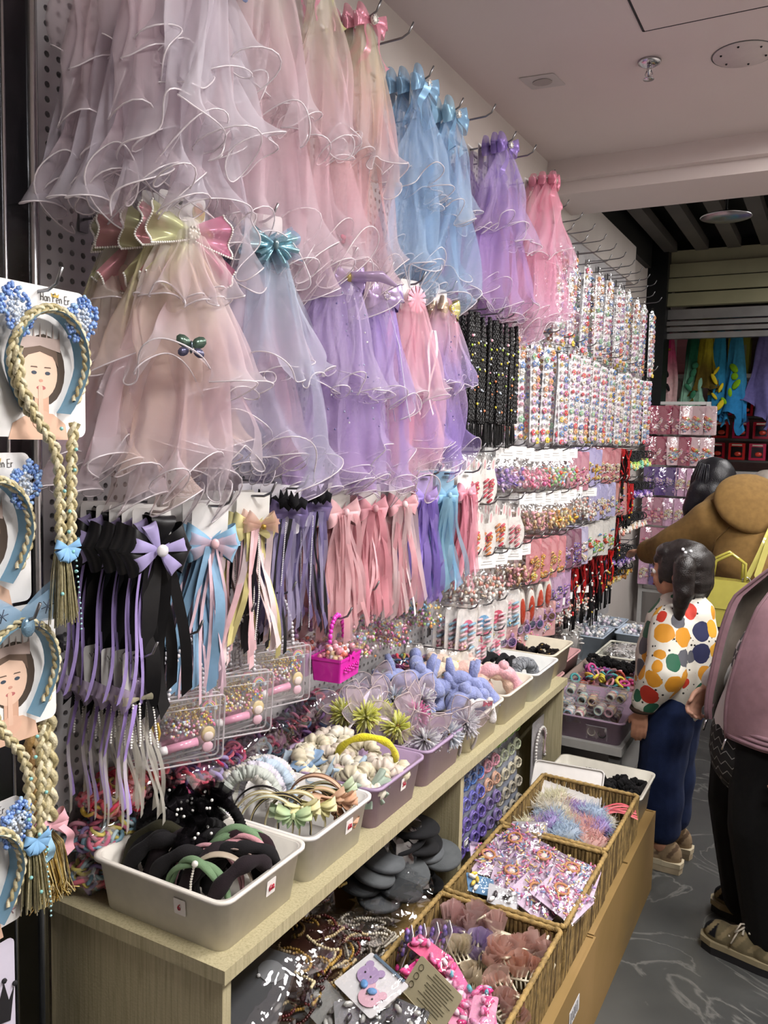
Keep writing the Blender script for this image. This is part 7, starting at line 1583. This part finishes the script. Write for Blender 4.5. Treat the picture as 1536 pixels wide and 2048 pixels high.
# ---------------------------------------------------------------- child
fx, fy = -.99, .12
ch = thing('person', 'child with dark pigtails in a white animal print jacket and blue jeans beside the trays', 'person', (.775, 3.10, 0), (0, 0, math.atan2(fy, fx)))
HC = (.012, 0, 1.085)
b = MB(); limb(b, [(0, 0, .60), (0, 0, .78), (-.005, 0, .90)], [.10, .095, .09]); limb(b, [(0, 0, .92), (.0, 0, 1.03)], [.045, .042]); head_blobs(b, HC, 1.0, .05)
for s in (-1, 1):
    limb(b, [(0, s*.055, .58), (.008, s*.06, .33), (-.005, s*.06, .09)], [.075, .055, .042]); limb(b, [(0, s*.115, .90), (-.005, s*.165, .72), (.06, s*.16, .60)], [.045, .036, .026])
    hand(b, (.064, s*.160, .585), (.10, 0, -1), (.2, -s, 0), .86, .28, thumb=s)
remesh(b, 'body', 'skin', .0042, cfix('c08a6e'), 4, ch); face_detail(ch, HC, 1.0, .05)
j = MB(); limb(j, [(0, 0, .66), (0, 0, .76), (-.008, 0, .87), (-.005, 0, .945)], [.140, .148, .132, .085], 16); limb(j, [(-.04, 0, .965), (.03, 0, .955)], [.062, .055])
for s in (-1, 1): limb(j, [(0, s*.10, .91), (-.01, s*.168, .75), (.05, s*.165, .64)], [.068, .072, .056])
j.ball((-.075, 0, .935), (.05, .09, .06), 14, 8)
remesh(j, 'jacket', 'animalprint', .008, None, 5, ch, wrinkle(.0045, 28, 4))
cu = MB('3a2c24')
for s in (-1, 1): cu.torus((.06, s*.163, .605), .036, .010, 16, 6)
cu.build('cuff', 'cloth', ch)
t = MB()
for s in (-1, 1): limb(t, [(0, s*.05, .60), (.012, s*.062, .36), (-.004, s*.062, .155)], [.098, .084, .068], 14)
remesh(t, 'jeans', 'cloth', .008, cfix('1b2748'), 4, ch, wrinkle(.004, 26, 9))
hr = MB(); hr.ball((-.012, 0, 1.115), (.101, .086, .090), 18, 12); hr.ball((-.045, 0, 1.06), (.066, .078, .075), 14, 10); hr.ball((.045, 0, 1.155), (.048, .070, .035), 12, 8)
for s in (-1, 1):
    hr.ball((.02, s*.062, 1.10), (.045, .022, .055), 10, 8); hr.ball((.055, s*.055, 1.085), (.014, .014, .05), 8, 6); limb(hr, [(-.03, s*.085, 1.135), (-.045, s*.125, 1.12), (-.048, s*.135, 1.03), (-.03, s*.130, .925)], [.030, .040, .036, .014])
hr.ball((.078, 0, 1.128), (.018, .052, .030), 10, 8)
h = remesh(hr, 'hair', 'hair', .006, cfix('17100d'), 7, ch, wrinkle(.0016, 90, 2))
cl = MB('f0f0f4')
for k, p in enumerate(((-.02, .070, 1.175), (-.03, .074, 1.165), (-.05, -.05, 1.175), (-.045, .062, 1.17))): cl.ball(p, .006, 8, 6)
cl.build('hair_clip', 'gloss', h)
for s in (-1, 1): shoe('shoe', '', (.03, s*.066, 0), 0, .245, ('cfc2a4', 'b8a88c', '9a8468', 'c2b192', '6a5644'), True, ch, 1.2)
# ---------------------------------------------------------------- woman in the brown coat
wm = thing('person', 'person with black hair in a brown hooded coat reaching for the packs', 'person', (1.02, 4.25, 0), (0, 0, math.atan2(.60, -.80)))
# local: +x faces the wall side, +y is the person's left (towards the aisle camera)
HW = (.37, .05, 1.345)
b = MB(); limb(b, [(0, 0, .86), (.14, .01, 1.06), (.26, .03, 1.20)], [.15, .14, .13]); limb(b, [(.28, .03, 1.22), (.34, .045, 1.30)], [.055, .052]); head_blobs(b, HW, 1.05, .75)
for s in (-1, 1): limb(b, [(-.02, s*.09, .84), (.0, s*.10, .45), (-.03, s*.10, .08)], [.10, .065, .045])
limb(b, [(.27, .20, 1.16), (.47, .22, 1.02), (.66, .20, .965)], [.055, .045, .032]); hand(b, (.675, .198, .962), (1, -.06, -.05), (0, 0, -1), 1.0, .45, 1)
limb(b, [(.25, -.16, 1.17), (.38, -.20, .95), (.58, -.16, .92)], [.055, .045, .032]); hand(b, (.595, -.158, .92), (1, .1, -.1), (0, 0, -1), 1.0, .45, -1)
remesh(b, 'body', 'skin', .0055, cfix('c49a80'), 3, wm); face_detail(wm, HW, 1.05, .75)
c = MB(); limb(c, [(-.02, 0, .62), (-.01, 0, .80), (.10, .01, 1.0), (.24, .03, 1.18)], [.245, .235, .225, .175], 18)
for s, e1, e2 in ((1, (.46, .235, 1.01), (.63, .205, .965)), (-1, (.37, -.21, .95), (.55, -.17, .92))): limb(c, [(.24, s*.16+.02, 1.17), e1, e2], [.105, .082, .068])
co_ = remesh(c, 'coat', 'cloth', .011, cfix('7d6138'), 60, wm, wrinkle(.006, 16, 5))
nh = V(-.72, .38, .58).normalized(); hd = MB(); hd.T = Matrix.Translation(V(.15, .06, 1.215)+nh*.10) @ nh.to_track_quat('Z', 'Y').to_matrix().to_4x4()
hd.ball((0, 0, 0), (.175, .165, .062), 24, 14); hd.T = Matrix.Translation(V(.235, .05, 1.265)) @ V(.5, .1, .85).normalized().to_track_quat('Z', 'Y').to_matrix().to_4x4(); hd.torus((0, 0, 0), .125, .032, 28, 8); hd.T = None
remesh(hd, 'hood', 'cloth', .007, cfix('7d6138'), 6, co_, wrinkle(.0028, 12, 6))
sm = MB('5f4828');  sm.tube([(.10, .20, 1.16), (.14, .24, 1.10), (.16, .24, 1.02)], .003, 5); sm.build('seam', 'cloth', co_)
st_ = MB('241c1a'); q_ = random.Random(3)
for k in range(60):
    a_ = q_.uniform(-1.2, 2.2); st_.tube([(.355+.06*math.cos(a_), .05+.09*math.sin(a_), 1.47-.012*abs(a_)), (.36+.10*math.cos(a_), .05+.108*math.sin(a_), 1.38), (.37+.085*math.cos(a_), .06+.112*math.sin(a_), 1.27-q_.random()*.05)], .0022, 4, q_.choice(['0b0a10', '15131c', '1d1a24']))
st_.build('hair_strands', 'hair', wm)['kind'] = 'stuff'
hr = MB(); hr.ball((.355, .05, 1.375), (.112, .098, .108), 18, 12); hr.ball((.33, .06, 1.30), (.085, .105, .10), 14, 10); limb(hr, [(.36, .14, 1.32), (.39, .155, 1.22), (.41, .15, 1.14)], [.05, .045, .02]); limb(hr, [(.36, -.05, 1.32), (.40, -.06, 1.22)], [.05, .03])
remesh(hr, 'hair', 'hair', .007, cfix('0c0b12'), 14, wm, wrinkle(.0012, 60, 3))
tr = MB()
for s in (-1, 1): limb(tr, [(-.02, s*.09, .70), (.0, s*.10, .42), (-.03, s*.10, .09)], [.12, .10, .085])
remesh(tr, 'trousers', 'cloth', .010, cfix('2c2824'), 3, wm)
for s in (-1, 1): shoe('shoe', '', (.03, s*.10, 0), 0, .25, ('d8d0b8', 'd0c8b0', 'd8d0ba', 'd8d0ba', 'cfc6ae'), False, wm, .9)
bg = thing('handbag', 'small yellow-green leather handbag hanging at the back of the brown coat', 'handbag', at(1450, 1195, y=3.93), (0, .06, .25)); bg.scale = (1.35, 1.2, 1.5)
pr = MB('a39b48'); pr.prism([(-.085, -.085), (.085, -.085), (.072, .055), (-.072, .055)], .075, (0, -.037, 0), (1, 0, 0), (0, 0, 1)); pr.build('bag_body', 'gloss', bg, False); MB('aea650').prism([(-.074, .056), (.074, .056), (.08, -.03), (-.08, -.03)], .004, (0, -.041, 0), (1, 0, 0), (0, 0, 1)).build('bag_flap', 'gloss', bg, False)
for yy in (-.03, .03): MB('a89f44').tube([(-.05, yy, .05), (-.045, yy, .11), (0, yy, .135), (.045, yy, .11), (.05, yy, .05)], .005, 6).build('handle', 'gloss', bg)
P = np.zeros((10, 2, 3)); q = [(.055, -.02, .06), (.065, -.025, .09), (.075, -.03, .12), (.085, -.03, .15), (.095, -.025, .18), (.105, -.01, .205), (.115, .01, .225), (.125, .04, .24), (.135, .08, .25), (.14, .12, .25)]
for i, p in enumerate(q): P[i, 0] = (p[0]-.010, p[1], p[2]); P[i, 1] = (p[0]+.010, p[1], p[2]+.006)
MB('c8c06a').grid(P).build('strap', 'gloss', bg); MB('c8c06a').prism([(-.009, 0), (.009, 0), (.009, -.12), (0, -.13), (-.009, -.12)], .003, (.105, -.045, .20), (1, 0, -.2), (.2, 0, 1)).build('strap_end', 'gloss', bg, False); MB('a8803a').torus((.055, -.02, .058), .012, .003, 14, 5, rot=(PI/2, 0, 0)).build('ring', 'chrome', bg)
# ---------------------------------------------------------------- person in the pink padded vest
pv = thing('person', 'person in an open pink padded vest, white sweater and black trousers facing the baskets', 'person', (1.10, 2.70, 0), (0, 0, PI+.42))
HP = (-.0, 0, 1.47)
b = MB(); limb(b, [(0, 0, .80), (0, 0, 1.02), (-.015, 0, 1.20)], [.13, .125, .12]); limb(b, [(-.015, 0, 1.26), (-.0, 0, 1.38)], [.055, .05]); head_blobs(b, HP, 1.05, .1)
for s in (-1, 1): limb(b, [(0, s*.08, .78), (.02, s*.095, .45), (-.03, s*.10, .09)], [.09, .06, .045])
limb(b, [(-.02, -.17, 1.20), (-.0, -.235, .98), (.12, -.20, .80)], [.05, .04, .03]); hand(b, (.13, -.195, .785), (.45, .1, -1), (-.2, 1, -.2), 1.0, .75, -1)
limb(b, [(-.02, .17, 1.20), (-.05, .26, .96), (.00, .275, .745)], [.05, .04, .03]); hand(b, (.002, .272, .725), (.35, 0, -1), (.2, -1, 0), 1.0, .5, 1)
remesh(b, 'body', 'skin', .005, cfix('bf917a'), 3, pv); face_detail(pv, HP, 1.05, .1)
sw = MB(); limb(sw, [(.01, 0, .74), (.015, 0, .98), (-.01, 0, 1.20)], [.138, .142, .12], 16); limb(sw, [(-.012, 0, 1.24), (-.005, 0, 1.30)], [.075, .07])
limb(sw, [(-.02, -.15, 1.20), (-.0, -.23, .98), (.11, -.20, .82)], [.072, .062, .045]); limb(sw, [(-.02, .15, 1.20), (-.05, .26, .96), (-.002, .275, .775)], [.075, .07, .055])
remesh(sw, 'sweater', 'checkknit', .008, None, 4, pv, wrinkle(.0025, 24, 12))
def vest_shell(sgn):
    th = np.linspace(.42, PI, 26)[None, :]*sgn; v = np.linspace(0, 1, 20)[:, None]
    z = 1.285-v*.565; rx = .165+.035*np.sin(v*PI)**.7+.004*np.sin(v*9+th*3); ry = .185+.045*np.sin(v*PI*.9)**.6+.006*np.sin(v*11+th*2.3)+.004*np.sin(th*7+v*19); sh_ = np.clip((z-1.13)/.155, 0, 1); ry = ry*(1-.45*sh_); rx = rx*(1-.35*sh_)
    X = np.cos(th)*rx-.005; Y = np.sin(th)*ry; front = np.clip(np.cos(th), 0, 1)
    X = X+front*.02*np.sin(v*3+.5); return np.stack([X+0*z, Y+0*z, z+0*th], 2)
for sgn, nm in ((1, 'vest_panel'), (-1, 'vest_panel')):
    P = vest_shell(sgn); Q = P.copy(); Q[:, :, 0] *= .90; Q[:, :, 1] *= .90
    mb = MB('8f6f76'); mb.grid(P); mb.grid(Q[:, ::-1], col='8c8074'); E1 = np.stack([P[:, 0], Q[:, 0]], 1); mb.grid(E1); mb.grid(np.stack([P[-1], Q[-1]], 0)); vp = mb.build(nm, 'satin', pv)
    MB('7c5f66').tube([tuple(p) for p in P[:, 0]], .006, 6).build('zip_edge', 'satin', vp); 
    hm = MB('866870')
    for k in range(3): hm.tube([(p[0]*1.01, p[1]*1.01, p[2]+.012+k*.014) for p in P[-1]], .008, 6)
    hm.build('ribbed_hem', 'cloth', vp); MB('9a8c7c').tube([(p[0]*1.02, p[1]*1.02, p[2]+.01) for p in P[0]], .022, 8).build('collar', 'satin', vp)
    MB().tube([tuple(P[-1, 0]), (P[-1, 0][0]+.01, P[-1, 0][1], P[-1, 0][2]-.04)], .004, 5).build('zip_pull', 'chrome', vp)
sk = MB(); limb(sk, [(0, 0, .78), (.0, 0, .70), (.0, 0, .64)], [.142, .150, .152], 18); remesh(sk, 'patterned_hem', 'zigzag', .008, None, 3, pv)
tr = MB()
for s in (-1, 1): limb(tr, [(0, s*.075, .74), (.02, s*.095, .44), (-.03, s*.10, .10)], [.118, .098, .082])
remesh(tr, 'trousers', 'cloth', .009, cfix('0b0b0c'), 3, pv)
for sx_, sy_ in ((-.067, -.113), (.027, .097)): shoe('shoe', '', (sx_+.02, sy_, 0), -.70, .255, ('8f8468', '15151a', '6f664e', '14141a', '8a7d60'), True, pv, 1.25)
hr = MB(); hr.ball((-.015, 0, 1.51), (.108, .095, .100), 18, 12); hr.ball((-.05, 0, 1.44), (.075, .092, .10), 14, 10); limb(hr, [(-.05, 0, 1.44), (-.07, 0, 1.34)], [.08, .05])
remesh(hr, 'hair', 'hair', .007, cfix('14100f'), 5, pv)
def lean(o, k, z0):
    for c_ in o.children:
        if c_.type == 'MESH' and c_.name.split('.')[0] not in ('trousers', 'sole', 'upper', 'laces'):
            for vt in c_.data.vertices:
                if vt.co.z > z0: vt.co.x -= k*(vt.co.z-z0)
            lean(c_, k, z0)
lean(pv, .27, .72); pv.scale = (1, 1, .95)
# ---------------------------------------------------------------- person in grey padded jacket, far right edge
gp = thing('person', 'person in a grey padded jacket standing in the far shop', 'person', (1.03, 5.6, 0), (0, 0, PI*.62))
b = MB(); limb(b, [(0, 0, .9), (0, 0, 1.1), (0, 0, 1.3)], [.14, .14, .13]); limb(b, [(0, 0, 1.36), (0, 0, 1.46)], [.055, .05]); head_blobs(b, (.0, 0, 1.56), 1.05, .3)
for s in (-1, 1): limb(b, [(0, s*.09, .88), (.0, s*.10, .48), (-.02, s*.10, .09)], [.09, .06, .045]); limb(b, [(0, s*.19, 1.30), (-.02, s*.24, 1.06), (.1, s*.2, .9)], [.055, .045, .03]); hand(b, (.11, s*.198, .89), (1, 0, -.2), (0, -s, 0), 1.0, .5, s)
remesh(b, 'body', 'skin', .008, cfix('c09a86'), 3, gp); j = MB(); limb(j, [(0, 0, .82), (0, 0, 1.1), (0, 0, 1.34)], [.19, .20, .15], 18)
for k in range(6): j.torus((0, 0, .84+k*.085), .165, .055, 22, 8)
for s in (-1, 1): limb(j, [(0, s*.17, 1.30), (-.02, s*.25, 1.06), (.09, s*.205, .92)], [.10, .09, .065])
remesh(j, 'padded_jacket', 'satin', .011, cfix('857c74'), 3, gp); hr = MB(); hr.ball((-.02, 0, 1.60), (.105, .095, .10), 14, 10); remesh(hr, 'hair', 'hair', .009, cfix('14100e'), 2, gp); tr = MB()
for s in (-1, 1): limb(tr, [(0, s*.08, .85), (.0, s*.10, .44), (-.02, s*.10, .1)], [.12, .095, .08])
remesh(tr, 'trousers', 'cloth', .012, cfix('1c1c20'), 3, gp)
for s in (-1, 1): shoe('shoe', '', (.03, s*.10, 0), 0, .25, ('cfcabf', 'bfb8aa', 'cfcabf', 'cfcabf', 'b0aa9c'), False, gp, 1.0)
o = thing('display_block', 'low white stand with folded mint blanket in the far shop', 'stand', (.93, 6.35, 0)); MB('b0aca6').box((0, 0, .55), (.36, .5, 1.1)).build('stand_body', 'plastic', o, False)
o = thing('mint_blanket', 'folded mint green blanket in clear wrap on the white stand', 'blanket', (.93, 6.3, 1.10)); mb = MB()
for k in range(4): mb.ball((0, 0, .04+k*.055), (.17-.012*k, .19, .038), 16, 8, col=('8fb8a4', '9cc4b0', '86ae9c', 'a3c9b6')[k])
mb.build('folded_cloth', 'cloth', o); MB('d8dcd8').box((.06, -.19, .14), (.07, .004, .09)).build('label_card', 'paper', o, False)
